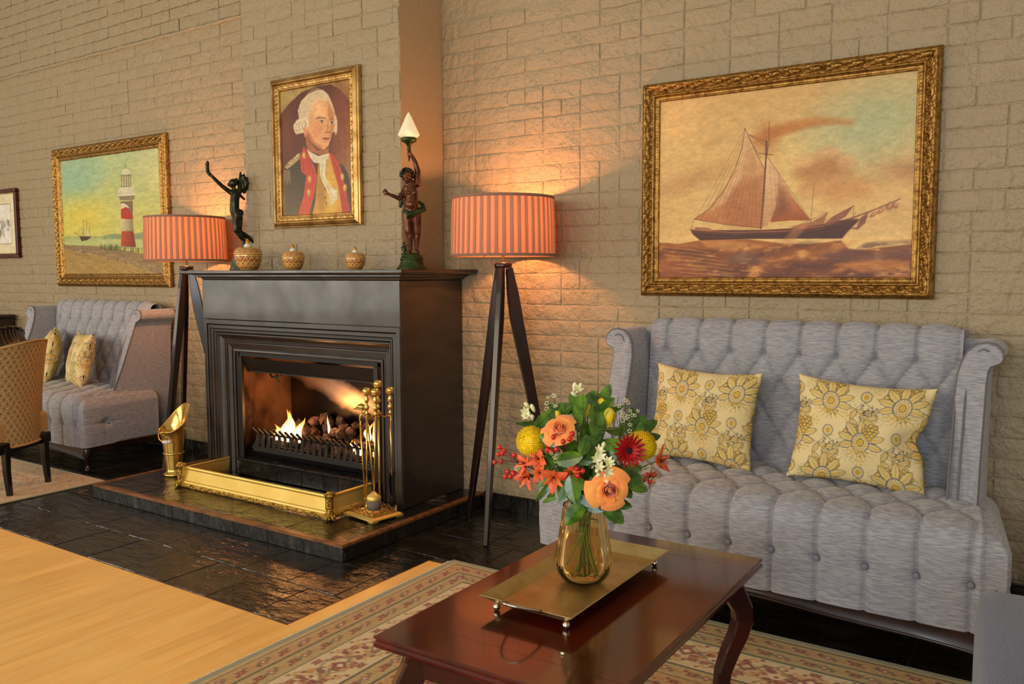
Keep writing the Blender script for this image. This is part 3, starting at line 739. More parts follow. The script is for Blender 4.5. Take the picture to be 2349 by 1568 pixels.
for sx in (-1, 1):
    for sy in (-1, 1):
        m_ = MB(); a, b_ = sx*(hx-.016), sy*(hy-.016); m_.add([cb(a-.015, b_-.015, 0), cb(a+.015, b_-.015, 0), cb(a+.015, b_+.015, 0), cb(a-.015, b_+.015, 0), cb(a-.019, b_-.019, .009), cb(a+.019, b_-.019, .009), cb(a+.019, b_+.019, .009), cb(a-.019, b_+.019, .009)], [(0, 3, 2, 1), (0, 1, 5, 4), (1, 2, 6, 5), (2, 3, 7, 6), (3, 0, 4, 7), (4, 5, 6, 7)]); m_.build('foot', M['brass2'], ct)
        MB().tube([cb(sx*(hx-.022), sy*(hy-.022), .020), cb(sx*(hx-.022), sy*(hy-.022), .048)], .0045, 8).ball(cb(sx*(hx-.022), sy*(hy-.022), .050), .005, 8).build('corner_post', M['brassrel'], ct)
for side in range(4):
    g = MB(); L_ = (hx-.022 if side % 2 == 0 else hy-.022); o = (hy-.022 if side % 2 == 0 else hx-.022); sg = -1 if side < 2 else 1
    P_ = lambda s, z: cb(s, sg*o, z) if side % 2 == 0 else cb(sg*o, s, z)
    top = lambda s: .040+.006*math.cos(s/L_*PI)-.004*math.cos(3*s/L_*PI)
    g.tube([P_(-L_+2*L_*i/20, top(-L_+2*L_*i/20)) for i in range(21)], .0016, 6)
    nl = 5
    for k in range(nl):
        c = -L_+2*L_*(k+.5)/nl; rr = L_/nl*1.15
        g.tube([P_(c+rr*math.cos(a*PI/6), .030+.0095*math.sin(a*PI/6)) for a in range(12)], .0014, 5, closed=True)
        g.tube([P_(c+.55*rr*math.cos(a*PI/5), .030+.006*math.sin(a*PI/5)) for a in range(10)], .0012, 5, closed=True)
    g.build('pierced_gallery', M['brassrel'], ct)
def hd(z): return HZ2+z
ctr = Vector((tx+.045, ty+.01, 0)); ctr = Vector((-2.598, 2.80, 0))
MB().tube([(ctr.x, ctr.y, hd(.02)), (ctr.x, ctr.y, hd(.50))], .0052, 10).build('column', M['brass'], ct)
turn = [(.004, 0), (.009, .004), (.007, .012), (.004, .018), (.009, .026), (.013, .036), (.007, .046), (.005, .052), (.009, .060), (.012, .072), (.006, .082), (.006, .088), (.013, .093), (.018, .100)]
def knob(c, name, parent, s=1.0):
    k = MB(); k.lathe([(r*s, z*s) for r, z in turn], c, 16); k.ball((c[0], c[1], c[2]+.108*s), .0195*s, 18); return k.build(name, M['brass'], parent)
knob((ctr.x, ctr.y, hd(.505)), 'finial', ct, 1.05)
yk = MB(); yk.lathe([(0, .470), (.013, .472), (.016, .480), (.013, .490), (0, .492)], (ctr.x, ctr.y, HZ2), 16)
hang = []
for k, a in enumerate((200, 250, 300, 20)):
    a = math.radians(a); e = Vector((ctr.x+.058*math.cos(a), ctr.y+.058*math.sin(a), hd(.478))); hang.append(e)
    yk.tube([(ctr.x, ctr.y, hd(.480)), (ctr.x+.03*math.cos(a), ctr.y+.03*math.sin(a), hd(.468)), e], [.006, .005, .005], 6)
    pr = Vector((-math.sin(a), math.cos(a), 0)); yk.tube([e+pr*(.015*math.cos(t))+Vector((math.cos(a), math.sin(a), 0))*(.015*math.sin(t)) for t in [i*PI/6-.2 for i in range(-6, 2)]], .0035, 6)
yk.build('hook_crown', M['brassrel'], ct)
def tool(name, label, top, bot, kz, build):
    t = thing(name, label, name.replace('_', ' ').split()[-1] if name != 'fire_tongs' else 'tongs', (top.x, top.y, bot.z), 'brass fire tools hanging on the stand')
    d = (top-bot).normalized(); MB().tube([bot, top], .0042, 8).build('rod', M['brass'], t)
    if kz: knob((top.x, top.y, top.z-.002), 'knob_handle', t)
    build(t, top, bot, d); return t
def poker(t, top, bot, d):
    MB().tube([bot+Vector((.0, 0, .008)), bot+Vector((0, 0, -.015)), bot+Vector((-.006, -.008, -.026)), bot+Vector((-.018, -.02, -.022))], [.0045, .005, .0045, .003], 8).build('hook_tip', M['brass'], t)
def shovel(t, top, bot, d):
    fr = Vector((.35, -.94, 0)); wr_ = Vector((.94, .35, 0))
    def f(u, v):
        z = bot.z+.012-.11*v; w = .027*math.sin(PI*min(1, v*.75+.2))**.6; s = (u-.5)*2
        p = Vector((bot.x-.012*v, bot.y, z))+wr_*(w*s)*.55+fr*(.012*(1-s*s)*-1-.02*v); return tuple(p)
    MB().grid(f, 9, 12).build('blade', M['steel'], t)
def brush(t, top, bot, d):
    MB().lathe([(.008, .03), (.013, .024), (.030, .012), (.034, .004), (.034, -.006), (.032, -.010)], tuple(bot), 20).build('ferrule', M['brass2'], t)
    MB().lathe([(.031, -.008), (.033, -.03), (.029, -.052), (0, -.055)], tuple(bot), 28, rad=lambda a, k: 1+.05*math.cos(14*a)).build('bristles', M['bristle'], t)
def tongs(t, top, bot, d):
    e = top+Vector((-.035, -.012, 0)); MB().tube([e, bot+Vector((-.05, -.01, -.01))], .0042, 8).build('rod', M['brass'], t)
    MB().tube([top+Vector((0, 0, -.004)), top+Vector((-.006, -.004, .022)), top+Vector((-.02, -.008, .034)), top+Vector((-.032, -.012, .022)), e], .005, 8).lathe([(0, -.006), (.012, -.004), (.012, .004), (0, .006)], tuple(top+Vector((-.004, -.02, .045))), 16, R=Rx(PI/2)).build('hinge', M['brass2'], t)
    MB().ball(bot+Vector((-.05, -.01, -.014)), .008, 8, sc=(1, 1, .5)).build('pad', M['brass'], t)
    MB().grid(lambda u, v: tuple(top+Vector((-.028, -.015, .052))+Vector(((u-.5)*.062, -.02+v*.03, .018*math.sin(PI*v)*math.sin(PI*u)))), 8, 8).ball(top+Vector((-.026, -.012, .062)), .020, 14, sc=(1.1, .8, .8)).build('scoop_end', M['brass'], t)
V3 = Vector
tool('fire_brush', 'brass handled hearth brush with grey bristles on the tool stand', hang[2]+V3((0, 0, .006)), V3((-2.602, 2.765, HZ2+.098)), True, brush)
tool('fire_shovel', 'brass shovel with dull curved blade, rightmost tool on the stand', hang[3]+V3((0, 0, .006)), V3((-2.522, 2.80, HZ2+.205)), True, shovel)
tool('fire_poker', 'straight brass poker with hooked tip on the tool stand', hang[1]+V3((0, 0, .006)), V3((-2.648, 2.765, HZ2+.068)), True, poker)
tool('fire_tongs', 'brass tongs with two crossing rods, leftmost tool on the stand', hang[0]+V3((.005, 0, -.03)), V3((-2.625, 2.795, HZ2+.095)), False, tongs)

# ---------------------------------------------------------------- floor lamps
def shade_mat():
    m = bpy.data.materials.new('pleated_lamp_silk'); m.use_nodes = True; nt = m.node_tree; N = nt.nodes; L = nt.links
    b = N['Principled BSDF']; b.inputs['Roughness'].default_value = .85; out = N['Material Output']
    tl = N.new('ShaderNodeBsdfTranslucent'); mx = N.new('ShaderNodeMixShader'); at = N.new('ShaderNodeAttribute'); at.attribute_name = 'paint'
    L.new(at.outputs['Color'], b.inputs['Base Color']); sep = N.new('ShaderNodeSeparateColor')
    at2 = N.new('ShaderNodeAttribute'); at2.attribute_name = 'thin'; L.new(at2.outputs['Color'], tl.inputs['Color'])
    L.new(at2.outputs['Alpha'], mx.inputs[0]); mx.inputs[0].default_value = .5
    L.new(b.outputs[0], mx.inputs[1]); L.new(tl.outputs[0], mx.inputs[2]); L.new(mx.outputs[0], out.inputs[0]); mx.inputs[0].default_value = .55
    for l in list(L):
        if l.to_socket == mx.inputs[0]: L.remove(l)
    return m
M['shade'] = shade_mat()
M['trimtape'] = mat('shade_trim', S(150, 112, 92), .7)
M['lining'] = mat('warm_white_bulb', S(255, 220, 160), .5, emit=(1, .62, .26, 1), estr=18)
def make_lamp(cx, cy, label, feet, z0=1.268, z1=1.536, R_=.236, R2=.228):
    t = thing('floor_lamp', label, 'floor lamp', (cx, cy, 0), 'tripod floor lamps with pleated drum shades')
    npl = 44; seg = npl*6; rows = 7; V = []; P1 = []; P2 = []
    prof = [(0, 0), (.10, .0045), (.36, .0055), (.50, .0045), (.56, 0), (.8, -.0015)]
    for i in range(seg):
        ph, off = prof[i % 6]; a = 2*PI*(i//6+ph)/npl
        for j in range(rows):
            v = j/(rows-1); r = R2+(R_-R2)*(1-v)*0+ (R_-R2)*(1-v)+off*(.55+.45*math.sin(PI*v))
            V.append((cx+r*math.cos(a), cy+r*math.sin(a), z0+.008+(z1-z0-.016)*v))
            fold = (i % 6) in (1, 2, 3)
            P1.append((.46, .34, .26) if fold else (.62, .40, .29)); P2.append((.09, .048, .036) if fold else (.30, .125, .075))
    F = np.array([(i*rows+j, ((i+1) % seg)*rows+j, ((i+1) % seg)*rows+j+1, i*rows+j+1) for i in range(seg) for j in range(rows-1)])
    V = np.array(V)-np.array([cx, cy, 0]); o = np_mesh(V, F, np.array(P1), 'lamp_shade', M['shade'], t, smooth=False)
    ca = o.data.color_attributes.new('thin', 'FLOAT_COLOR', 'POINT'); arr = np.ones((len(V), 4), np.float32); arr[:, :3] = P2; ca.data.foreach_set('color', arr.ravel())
    for z, rr in ((z0+.005, R_+.003), (z1-.006, R2+.003)):
        MB().lathe([(rr, z-.006), (rr+.003, z-.004), (rr+.003, z+.004), (rr, z+.006), (rr-.004, z+.006), (rr-.004, z-.006), (rr, z-.006)], (cx, cy, 0), 64, cap=False).build('shade_trim', M['trimtape'], t)
    sp = MB()
    for k in range(3):
        a = k*2*PI/3+.5; sp.tube([(cx, cy, z0+.035), (cx+(R_-.002)*math.cos(a), cy+(R_-.002)*math.sin(a), z0+.004)], .0016, 5)
    sp.tube([(cx, cy, 1.23), (cx, cy, z0+.10)], .007, 8).build('shade_carrier', M['brass2'], t)
    MB().ball((cx, cy, z0+.145), .021, 14, sc=(1, 1, 1.5)).build('bulb', M['lining'], t)
    MB().lathe([(0, 1.215), (.038, 1.215), (.041, 1.220), (.041, 1.236), (.038, 1.240), (0, 1.240)], (cx, cy, 0), 28).build('hub_plate', M['darkwood'], t)
    for (fx, fy) in feet:
        d = V3((fx-cx, fy-cy, 0)); dn = d.normalized(); sd = V3((-dn.y, dn.x, 0))
        top = V3((cx, cy, 1.214))+dn*.028; kn = V3((cx, cy, .98))+dn*.062
        MB().beam([top, V3((cx, cy, 1.1))+dn*.044, kn, V3((fx, fy, .0))+V3((0, 0, .0))], [(.026, .030), (.028, .052), (.028, .060), (.022, .026)], sd).build('leg', M['darkwood'], t)
    point_light('lamp_bulb', (cx, cy, z0+.155), 36, (1, .37, .12), .03)
    return t
make_lamp(-2.165, 3.178, 'dark wood tripod floor lamp with pink pleated shade right of the fireplace', [(-2.095, 2.931), (-2.415, 3.236), (-1.995, 3.375)])
LX, LY = -4.50, 3.172
make_lamp(LX, LY, 'dark wood tripod floor lamp with pleated shade behind the left end of the mantelpiece', [(LX+.055, LY-.24), (LX+.18, LY+.17), (LX-.24, LY+.09)])

# ---------------------------------------------------------------- jars on the mantelpiece
M['benj'] = mat('gilded_painted_porcelain', None, .16, attr='paint', coat=.6, spec=.6)
M['whiteglaze'] = mat('white_glaze', S(228, 220, 200), .25); M['gilt'] = mat('gilt_glaze', S(214, 150, 50), .2, metal=.8)
def jarpat(a, z, s):
    u = a*14/PI/1.0; w = z*11
    d1 = abs(((u+w) % 2)-1); d2 = abs(((u-w) % 2)-1); e = min(d1, d2); c = max(d1, d2)
    if e < .16: return (.78, .48, .10)
    if c > .80 and e > .55: return (.72, .50, .14)
    if e > .70: return (.10, .06, .16)
    return (.30, .05, .03) if ((u // 2) % 2) else (.36, .08, .04)
def jar(x, y, r, label):
    t = thing('lidded_jar', label, 'jar', (x, y, 1.211), 'gilded lidded jars on the mantelpiece')
    def lathe_paint(prof, name, z0=0):
        pts = []
        for (a, b_) in zip(prof[:-1], prof[1:]):
            for k in range(4): pts.append((a[0]+(b_[0]-a[0])*k/4, a[1]+(b_[1]-a[1])*k/4))
        pts.append(prof[-1]); seg = 112; mb = MB(); cols = []
        for i in range(seg):
            for (rr, zz) in pts:
                band = any(abs(zz-q) < .035 for q in (.06, 1.10, 1.2, 1.62)); cols.append((.74, .46, .10) if band else jarpat(2*PI*i/seg, zz, r))
        mb.lathe([(rr*r, zz*r) for rr, zz in pts], (x, y, 1.211), seg, cols=cols); return mb.build(name, M['benj'], t)
    lathe_paint([(.50, 0), (.60, .03), (.72, .16), (.86, .42), (.95, .70), (1.0, 1.0), (1.0, 1.14)], 'body')
    lathe_paint([(1.03, 1.15), (1.04, 1.20), (1.0, 1.26), (.97, 1.42), (.88, 1.56), (.66, 1.66), (.40, 1.70)], 'lid')
    MB().lathe([(.40*r, 1.68*r), (.26*r, 1.74*r), (.32*r, 1.80*r), (.22*r, 1.86*r), (.25*r, 1.90*r), (.13*r, 1.98*r)], (x, y, 1.211), 24).build('lid_collar', M['whiteglaze'], t)
    MB().lathe([(.13*r, 1.96*r), (.17*r, 2.03*r), (.15*r, 2.12*r), (.06*r, 2.26*r), (0, 2.36*r)], (x, y, 1.211), 20).build('finial', M['gilt'], t)
jar(-3.62, 2.925, .0715, 'largest gilded maroon lidded jar, at the left end of the mantelpiece')
jar(-3.275, 2.925, .0560, 'middle-sized gilded lidded jar, below the left side of the portrait')
jar(-2.845, 2.925, .0480, 'smallest gilded lidded jar, nearest the torch-bearing statue')

# ---------------------------------------------------------------- statues
def blobfig(name, parts, voxel, m, parent, smooth=6, label=None, bumpf=None):
    """one continuous body from overlapping tapered capsules: (p0, r0, p1, r1) or (p, r, scale)"""
    mb = MB()
    for p in parts:
        if len(p) == 4:
            a, ra, b_, rb = p; a = V3(a); b_ = V3(b_); n = 7
            mb.tube([a.lerp(b_, i/n) for i in range(n+1)], [ra+(rb-ra)*i/n for i in range(n+1)], 12); mb.ball(a, ra*1.01, 12); mb.ball(b_, rb*1.01, 12)
        else: mb.ball(p[0], p[1], 14, sc=p[2])
    tmp = mb.build('tmp', None); md = tmp.modifiers.new('r', 'REMESH'); md.mode = 'VOXEL'; md.voxel_size = voxel
    s = tmp.modifiers.new('s', 'SMOOTH'); s.factor = .5; s.iterations = smooth
    dg = bpy.context.evaluated_depsgraph_get(); ev = tmp.evaluated_get(dg); me = bpy.data.meshes.new_from_object(ev)
    bpy.data.objects.remove(tmp); me.name = name
    L0 = WL(parent)
    for v in me.vertices: v.co = v.co-L0
    me.materials.clear(); me.materials.append(m); me.polygons.foreach_set('use_smooth', [True]*len(me.polygons))
    o = bpy.data.objects.new(name, me); COL.objects.link(o); o.parent = parent
    if label: o['label'] = label
    return o
M['bronze1'] = mat('dark_green_bronze', S(36, 34, 22), .32, metal=.7, var=(S(62, 66, 40), 30, (1, 1, 1), .45, .65), bump=(120, .2, .002))
M['bronze2'] = mat('brown_bronze', S(108, 66, 42), .3, metal=.55, var=(S(66, 30, 20), 22, (1, 1, 1), .4, .65), bump=(120, .15, .002))
M['patina'] = mat('green_patina', S(56, 76, 30), .4, metal=.4, var=(S(30, 44, 22), 25, (1, 1, 1), .4, .6), bump=(60, .4, .004))
M['marble'] = mat('grey_green_marble', S(104, 108, 90), .25, var=(S(60, 68, 56), 40, (1, 1, 1), .4, .6))
M['frost'] = mat('frosted_glass', S(236, 226, 196), .45, trans=.35, emit=(1, .82, .52, 1), estr=.28, spec=.4)
def loc2(base, right, s, ox, oy):
    dp = V3((-right.y, right.x, 0))
    return lambda x, y, d=0: base+right*((x-ox)*s)+dp*(d*s)+V3((0, 0, (oy-y)*s))
# torch bearing cherub, sketch units = crop pixels
base = V3((-2.545, 2.985, 1.2115)); Rr = V3((.760, .650, 0)).normalized(); s_ = .000505; q = loc2(base, Rr, s_, 333, 1475)
st = thing('torch_cherub_statue', 'brown bronze cherub statue holding up a frosted glass torch lamp, right end of mantelpiece', 'statue', base)
k = lambda x: x*s_
MB().lathe([(k(142), 0), (k(142), k(10)), (k(126), k(22)), (k(118), k(38)), (k(112), k(46)), (k(112), k(56)), (k(102), k(66)), (k(106), k(84)), (k(110), k(90)), (k(108), k(98)), (k(98), k(104)), (k(98), k(120)), (k(70), k(142)), (0, k(152))], base, 40).build('base', M['patina'], st, label='round green patinated base')
body = [(q(335, 700, 0), k(34), q(335, 780, 0), k(60)), (q(335, 780, 0), k(60), q(330, 880, -6), k(66)), (q(330, 880, 0), k(64), q(335, 960, 4), k(64)),
        (q(285, 745, 0), k(30), q(392, 700, 0), k(32)), (q(300, 715), k(24), q(300, 690), k(26)),
        (q(300, 634, -6), k(52), (.92, 1.0, 1.12)), (q(298, 668, -30), k(26), (1, 1, .9)), (q(262, 655, -34), k(15), (1, 1, 1)), (q(326, 650, -44), k(16), (1, 1, 1)), (q(291, 640, -52), k(9), (1, 1, 1.6)), (q(300, 688, -34), k(15), (1, 1, .8)), (q(280, 618, -46), k(14), (1.8, 1, .5)), (q(312, 612, -50), k(14), (1.6, 1, .5)),
        (q(392, 690, 0), k(32), q(396, 590, 4), k(28)), (q(396, 590, 4), k(28), q(372, 500, 0), k(20)), (q(372, 500, 0), k(20), q(338, 440, -6), k(15)),
        (q(328, 436, -8), k(20), (1, 1, 1.1)), (q(310, 430, -20), k(8), q(338, 418, -24), k(7)), (q(310, 444, -20), k(8), q(338, 434, -26), k(7)), (q(314, 456, -18), k(7), q(338, 450, -24), k(7)),
        (q(278, 755, 0), k(28), q(232, 838, -16), k(22)), (q(232, 838, -16), k(22), q(135, 800, -40), k(14)), (q(135, 800, -40), k(14), q(112, 788, -44), k(16)),
        (q(112, 786, -44), k(9), q(80, 770, -50), k(6)), (q(108, 776, -44), k(8), q(96, 752, -46), k(6)), (q(116, 796, -44), k(7), q(92, 806, -52), k(5)), (q(120, 780, -44), k(7), q(112, 758, -40), k(5)), (q(110, 792, -44), k(7), q(80, 786, -50), k(5)),
        (q(300, 970, 0), k(50), q(305, 1130, -8), k(36)), (q(305, 1130, -8), k(36), q(318, 1180, -8), k(30)), (q(318, 1180, -8), k(32), q(318, 1300, 4), k(18)), (q(318, 1300, 2), k(18), q(312, 1330, -34), k(14)),
        (q(374, 970, 4), k(50), q(384, 1130, 6), k(36)), (q(384, 1130, 6), k(36), q(384, 1180, 6), k(29)), (q(384, 1180, 6), k(31), q(376, 1290, 14), k(17)), (q(376, 1290, 12), k(17), q(394, 1322, -22), k(13)),
        (q(310, 790, -52), k(20), (1.3, 1, .8)), (q(365, 785, -46), k(20), (1.3, 1, .8)), (q(330, 890, -40), k(44), (1, .9, 1))]
blobfig('body', body, .0022, M['bronze2'], st)
rs = random.Random(8); hair = []
for i in range(60):
    a = rs.uniform(0, 2*PI); e = rs.uniform(-.3, 1.4); d = V3((math.cos(a)*math.cos(e), math.sin(a)*math.cos(e), math.sin(e))); 
    if d.x*(-Rr.y*-1)*0+d.dot(V3((Rr.y, -Rr.x, 0))) > .55 and d.z < .55: continue
    hair.append((q(300, 625, 2)+V3((d.x*k(54), d.y*k(56), d.z*k(56))), k(rs.uniform(13, 19)), (1, 1, 1)))
blobfig('hair', hair, .0026, M['bronze1'], st, 2, label='curly dark hair')
dr = [(q(240+rs.uniform(-8, 8), y, -10), k(18), q(240+rs.uniform(-10, 10), y+26, -8), k(16)) for y in (800, 826, 852, 878)]
dr += [(q(268, 950, -30), k(16), q(330, 975, -62), k(22)), (q(330, 975, -62), k(22), q(400, 955, -52), k(20)), (q(400, 955, -52), k(20), q(455, 935, -10), k(16)), (q(455, 935, -10), k(16), q(440, 890, 30), k(18)), (q(440, 890, 30), k(18), q(408, 862, 44), k(14)),
       (q(310, 985, -60), k(24), q(300, 1010, -52), k(14)), (q(345, 985, -60), k(20), q(330, 1000, -56), k(12)), (q(268, 950, -30), k(14), q(262, 950, 30), k(14)), (q(262, 950, 30), k(14), q(340, 940, 66), k(14)), (q(340, 940, 66), k(14), q(440, 915, 34), k(14))]
blobfig('drapery', dr, .0024, M['patina'], st, 3, label='green patinated drapery')
lf = MB()
for i in range(14):
    a = rs.uniform(0, 6.28); c = q(262+rs.uniform(-22, 26), rs.uniform(1225, 1345), rs.uniform(-40, 30)); lf.ball(c, k(15), 8, sc=(1, .35, .6), R=Rz(a) @ Rx(rs.uniform(-1, 1)))
lf.tube([q(268, 1350), q(262, 1290), q(270, 1225)], [k(9), k(7), k(4)], 6).build('foliage', M['patina'], st)
ax = q(320, 0); tz = lambda y: (1475-y)*s_
MB().lathe([(k(4), tz(500)), (k(9), tz(470)), (k(15), tz(430)), (k(14), tz(405)), (k(20), tz(395)), (k(14), tz(375)), (k(22), tz(360)), (k(26), tz(345)), (k(50), tz(332)), (k(68), tz(322)), (k(72), tz(296)), (k(66), tz(290)), (0, tz(290))], (ax.x, ax.y, base.z), 28).build('torch', M['patina'], st, label='green torch holder')
MB().lathe([(k(64), tz(292)), (k(80), tz(284)), (k(98), tz(268)), (k(96), tz(258)), (k(60), tz(180)), (k(24), tz(100)), (k(12), tz(80)), (k(6), tz(68)), (0, tz(62))], (ax.x, ax.y, base.z), 24).build('glass_shade', M['frost'], st, label='pointed frosted glass torch shade')
MB().ball((ax.x, ax.y, base.z+tz(258)), k(24), 12).build('bulb', mat('frosted_bulb', S(255, 236, 190), .4, emit=(1, .78, .45, 1), estr=1.2), st)
# dark figure, sketch units = crop pixels (5.463 per photo pixel)
base = V3((-3.835, 3.03, 1.2115)); Rr = V3((.640, .768, 0)); s_ = .000442; q = loc2(base, Rr, s_, 450, 1412)
st = thing('dancing_faun_statue', 'dark bronze dancing figure with one arm raised, behind the largest jar', 'statue', base)
MB().lathe([(k(105), 0), (k(105), k(30)), (k(96), k(38)), (k(92), k(70)), (k(84), k(80)), (k(80), k(112)), (k(66), k(122)), (k(62), k(160)), (k(56), k(170)), (k(54), k(215)), (k(60), k(225)), (k(40), k(245)), (0, k(250))], base, 32).build('base', M['marble'], st, label='stepped grey-green marble base')
Q = lambda x, y, d=0: q(x, y, d)
body = [(Q(440, 470), k(58), Q(430, 560, -6), k(56)), (Q(430, 560, -6), k(56), Q(425, 680), k(58)), (Q(425, 680), k(58), Q(450, 740), k(62)), (Q(490, 700, 20), k(44), (1, 1, 1.1)), (Q(400, 450), k(30), Q(480, 440), k(34)),
        (Q(430, 420), k(26), Q(418, 380), k(26)), (Q(420, 335, -6), k(50), (1.1, 1, 1.0)), (Q(385, 350, -16), k(30), (1.1, 1, .9)), (Q(362, 366, -18), k(14), (1.2, 1, .9)), (Q(392, 384, -20), k(18), (1, 1, .8)),
        (Q(392, 456), k(32), Q(290, 380, -20), k(25)), (Q(290, 380, -20), k(25), Q(190, 280, -40), k(21)), (Q(190, 280, -40), k(21), Q(135, 215, -46), k(16)), (Q(135, 215, -46), k(18), Q(125, 160, -50), k(22)), (Q(125, 160, -50), k(22), Q(135, 105, -50), k(18)), (Q(135, 105, -50), k(16), Q(128, 88, -50), k(12)), (Q(120, 150, -52), k(10), Q(106, 120, -56), k(8)), (Q(140, 225, -46), k(22), Q(150, 262, -46), k(12)), (Q(122, 205, -50), k(18), Q(130, 240, -50), k(10)),
        (Q(490, 440), k(34), Q(500, 340, 14), k(24)), (Q(500, 340, 14), k(24), Q(505, 240, 20), k(16)), (Q(505, 240, 20), k(18), Q(510, 205, 20), k(12)),
        (Q(440, 760, -10), k(52), Q(440, 920, -30), k(38)), (Q(440, 920, -30), k(36), Q(520, 1040, 6), k(24)), (Q(520, 1030, 6), k(26), Q(522, 1165), k(18)), (Q(470, 760, 20), k(54), Q(470, 930, 26), k(34)), (Q(470, 930, 26), k(34), Q(590, 1010, 50), k(28)), (Q(590, 1010, 50), k(26), Q(655, 1080, 66), k(14)), (Q(655, 1080, 66), k(14), Q(662, 1050, 70), k(10)),
        (Q(480, 470, 12), k(20), Q(545, 530, 30), k(14))]
blobfig('body', body, .0026, M['bronze1'], st)
wg = [(Q(540, 250, 20), k(26), Q(575, 330, 30), k(34)), (Q(575, 330, 30), k(36), Q(545, 440, 30), k(24)), (Q(520, 270, 24), k(22), Q(540, 400, 30), k(36)), (Q(550, 220, 26), k(8), Q(560, 280, 26), k(22)), (Q(585, 270, 30), k(16), Q(585, 400, 30), k(16))]
blobfig('raised_drapery', wg, .0028, M['bronze1'], st, 2)
hr_ = [(Q(440+rs.uniform(-40, 40), 315+rs.uniform(-30, 34), rs.uniform(-30, 50)), k(rs.uniform(14, 20)), (1, 1, 1)) for i in range(40)]
blobfig('hair', hr_, .0028, M['bronze1'], st, 2)

# ---------------------------------------------------------------- painting frames
M['gilt1'] = mat('carved_gilt_frame', S(172, 130, 66), .36, metal=.8, var=(S(116, 80, 36), 60, (1, 1, 1), .42, .66), bump=(220, .35, .002))
M['gilt2'] = mat('smooth_gilt_frame', S(196, 156, 92), .32, metal=.8, var=(S(140, 98, 48), 12, (1, 1, 1), .4, .7), bump=(150, .15, .002))
M['paint'] = mat('oil_paint', None, .42, attr='paint', spec=.4, bump=(180, .25, .0015))
def picture(name, label, x0, x1, z0, z1, y, fw, prof, orn, m, depth):
    """mitred moulding as a relief grid; prof(t)->height, orn(s,t)->extra relief; front faces -Y"""
    t_ = thing(name, label, 'painting', ((x0+x1)/2, y, z0))
    corners = [(x0, z0), (x1, z0), (x1, z1), (x0, z1)]
    for k in range(4):
        a = V3((corners[k][0], 0, corners[k][1])); b_ = V3((corners[(k+1) % 4][0], 0, corners[(k+1) % 4][1])); d = (b_-a); L_ = d.length; d.normalize(); n_ = V3((-d.z, 0, d.x))
        nu = int(L_/.0042); nv = 27
        def f(u, v, a=a, d=d, n_=n_, L_=L_):
            t = v*fw; s = t+(L_-2*t)*u; h = prof(v)+orn(s, v, L_); p = a+d*s+n_*t; return (p.x, y-h, p.z)
        MB().grid(f, nu, nv).build('frame_rail', m, t_)
    MB().box(x0+.004, x1-.004, y-.006, y-.001+depth*0, z0+.004, z1-.004).build('backing_board', M['nosing'], t_)
    return t_
def interp(pts):
    xs = [p[0] for p in pts]; ys = [p[1] for p in pts]
    return lambda v: float(np.interp(v, xs, ys))
pr1 = interp([(0, 0), (.01, .018), (.05, .022), (.10, .022), (.13, .028), (.18, .036), (.22, .037), (.27, .030), (.45, .018), (.58, .016), (.62, .024), (.67, .027), (.72, .026), (.74, .018), (.80, .014), (.88, .013), (.93, .018), (.97, .016), (1, .008)])
def orn1(s, v, L_):
    e = 0.0
    if .02 < v < .12: e = .0035*abs(math.sin(s*PI/.0095))*math.sin((v-.02)/.1*PI)
    elif .22 < v < .60:
        w = (v-.22)/.38; env = math.sin(PI*w)**.5; ph = s*2*PI/.078
        e = env*(.0065*abs(math.sin(ph/2+2.2*math.sin(w*PI)))+.0045*math.sin(ph+w*7)*math.cos(ph*2-w*5)+.003*math.sin(ph*3+w*11))
    elif .75 < v < .92: e = .0022*abs(math.sin(s*PI/.013+v*9))*math.sin((v-.75)/.17*PI)
    return e
pr2 = interp([(0, 0), (.02, .016), (.08, .020), (.12, .018), (.16, .026), (.36, .033), (.40, .036), (.46, .034), (.50, .024), (.56, .018), (.80, .015), (.86, .020), (.93, .020), (.97, .014), (1, .008)])
def orn2(s, v, L_):
    if .54 < v < .86:
        w = (v-.54)/.32; ph = s*2*PI/.022; return math.sin(PI*w)*(.0048*abs(math.sin(ph/2+1.5*w))+.002*math.sin(ph*1.5+w*6))
    return 0.0
YF = 3.425
ship = picture('ship_painting', 'large seascape painting of a sailing ship in an ornate gold frame above the sofa', -1.586, -.418, 1.091, 2.003, YF, .082, pr1, orn1, M['gilt1'], .04)
lh = picture('lighthouse_painting', 'painting of a red and white lighthouse in an ornate gold frame', -6.42, -5.005, 1.10, 2.122, YF, .095, pr1, orn1, M['gilt1'], .04)
po = picture('portrait_painting', 'gold framed portrait of a white-wigged man in a red-faced coat above the mantelpiece', -3.60, -2.956, 1.434, 2.217, YB-.004, .068, pr2, orn2, M['gilt2'], .04)

def paintfx(c_):
    n_ = vnoise(c_.w, c_.h, (14, 7), 91, 3)-.5; m_ = vnoise(c_.w, c_.h, (5, 3), 92, 2)-.5; c_.a = np.clip(c_.a*(1+n_[..., None]*.16+m_[..., None]*.10), 0, 255)
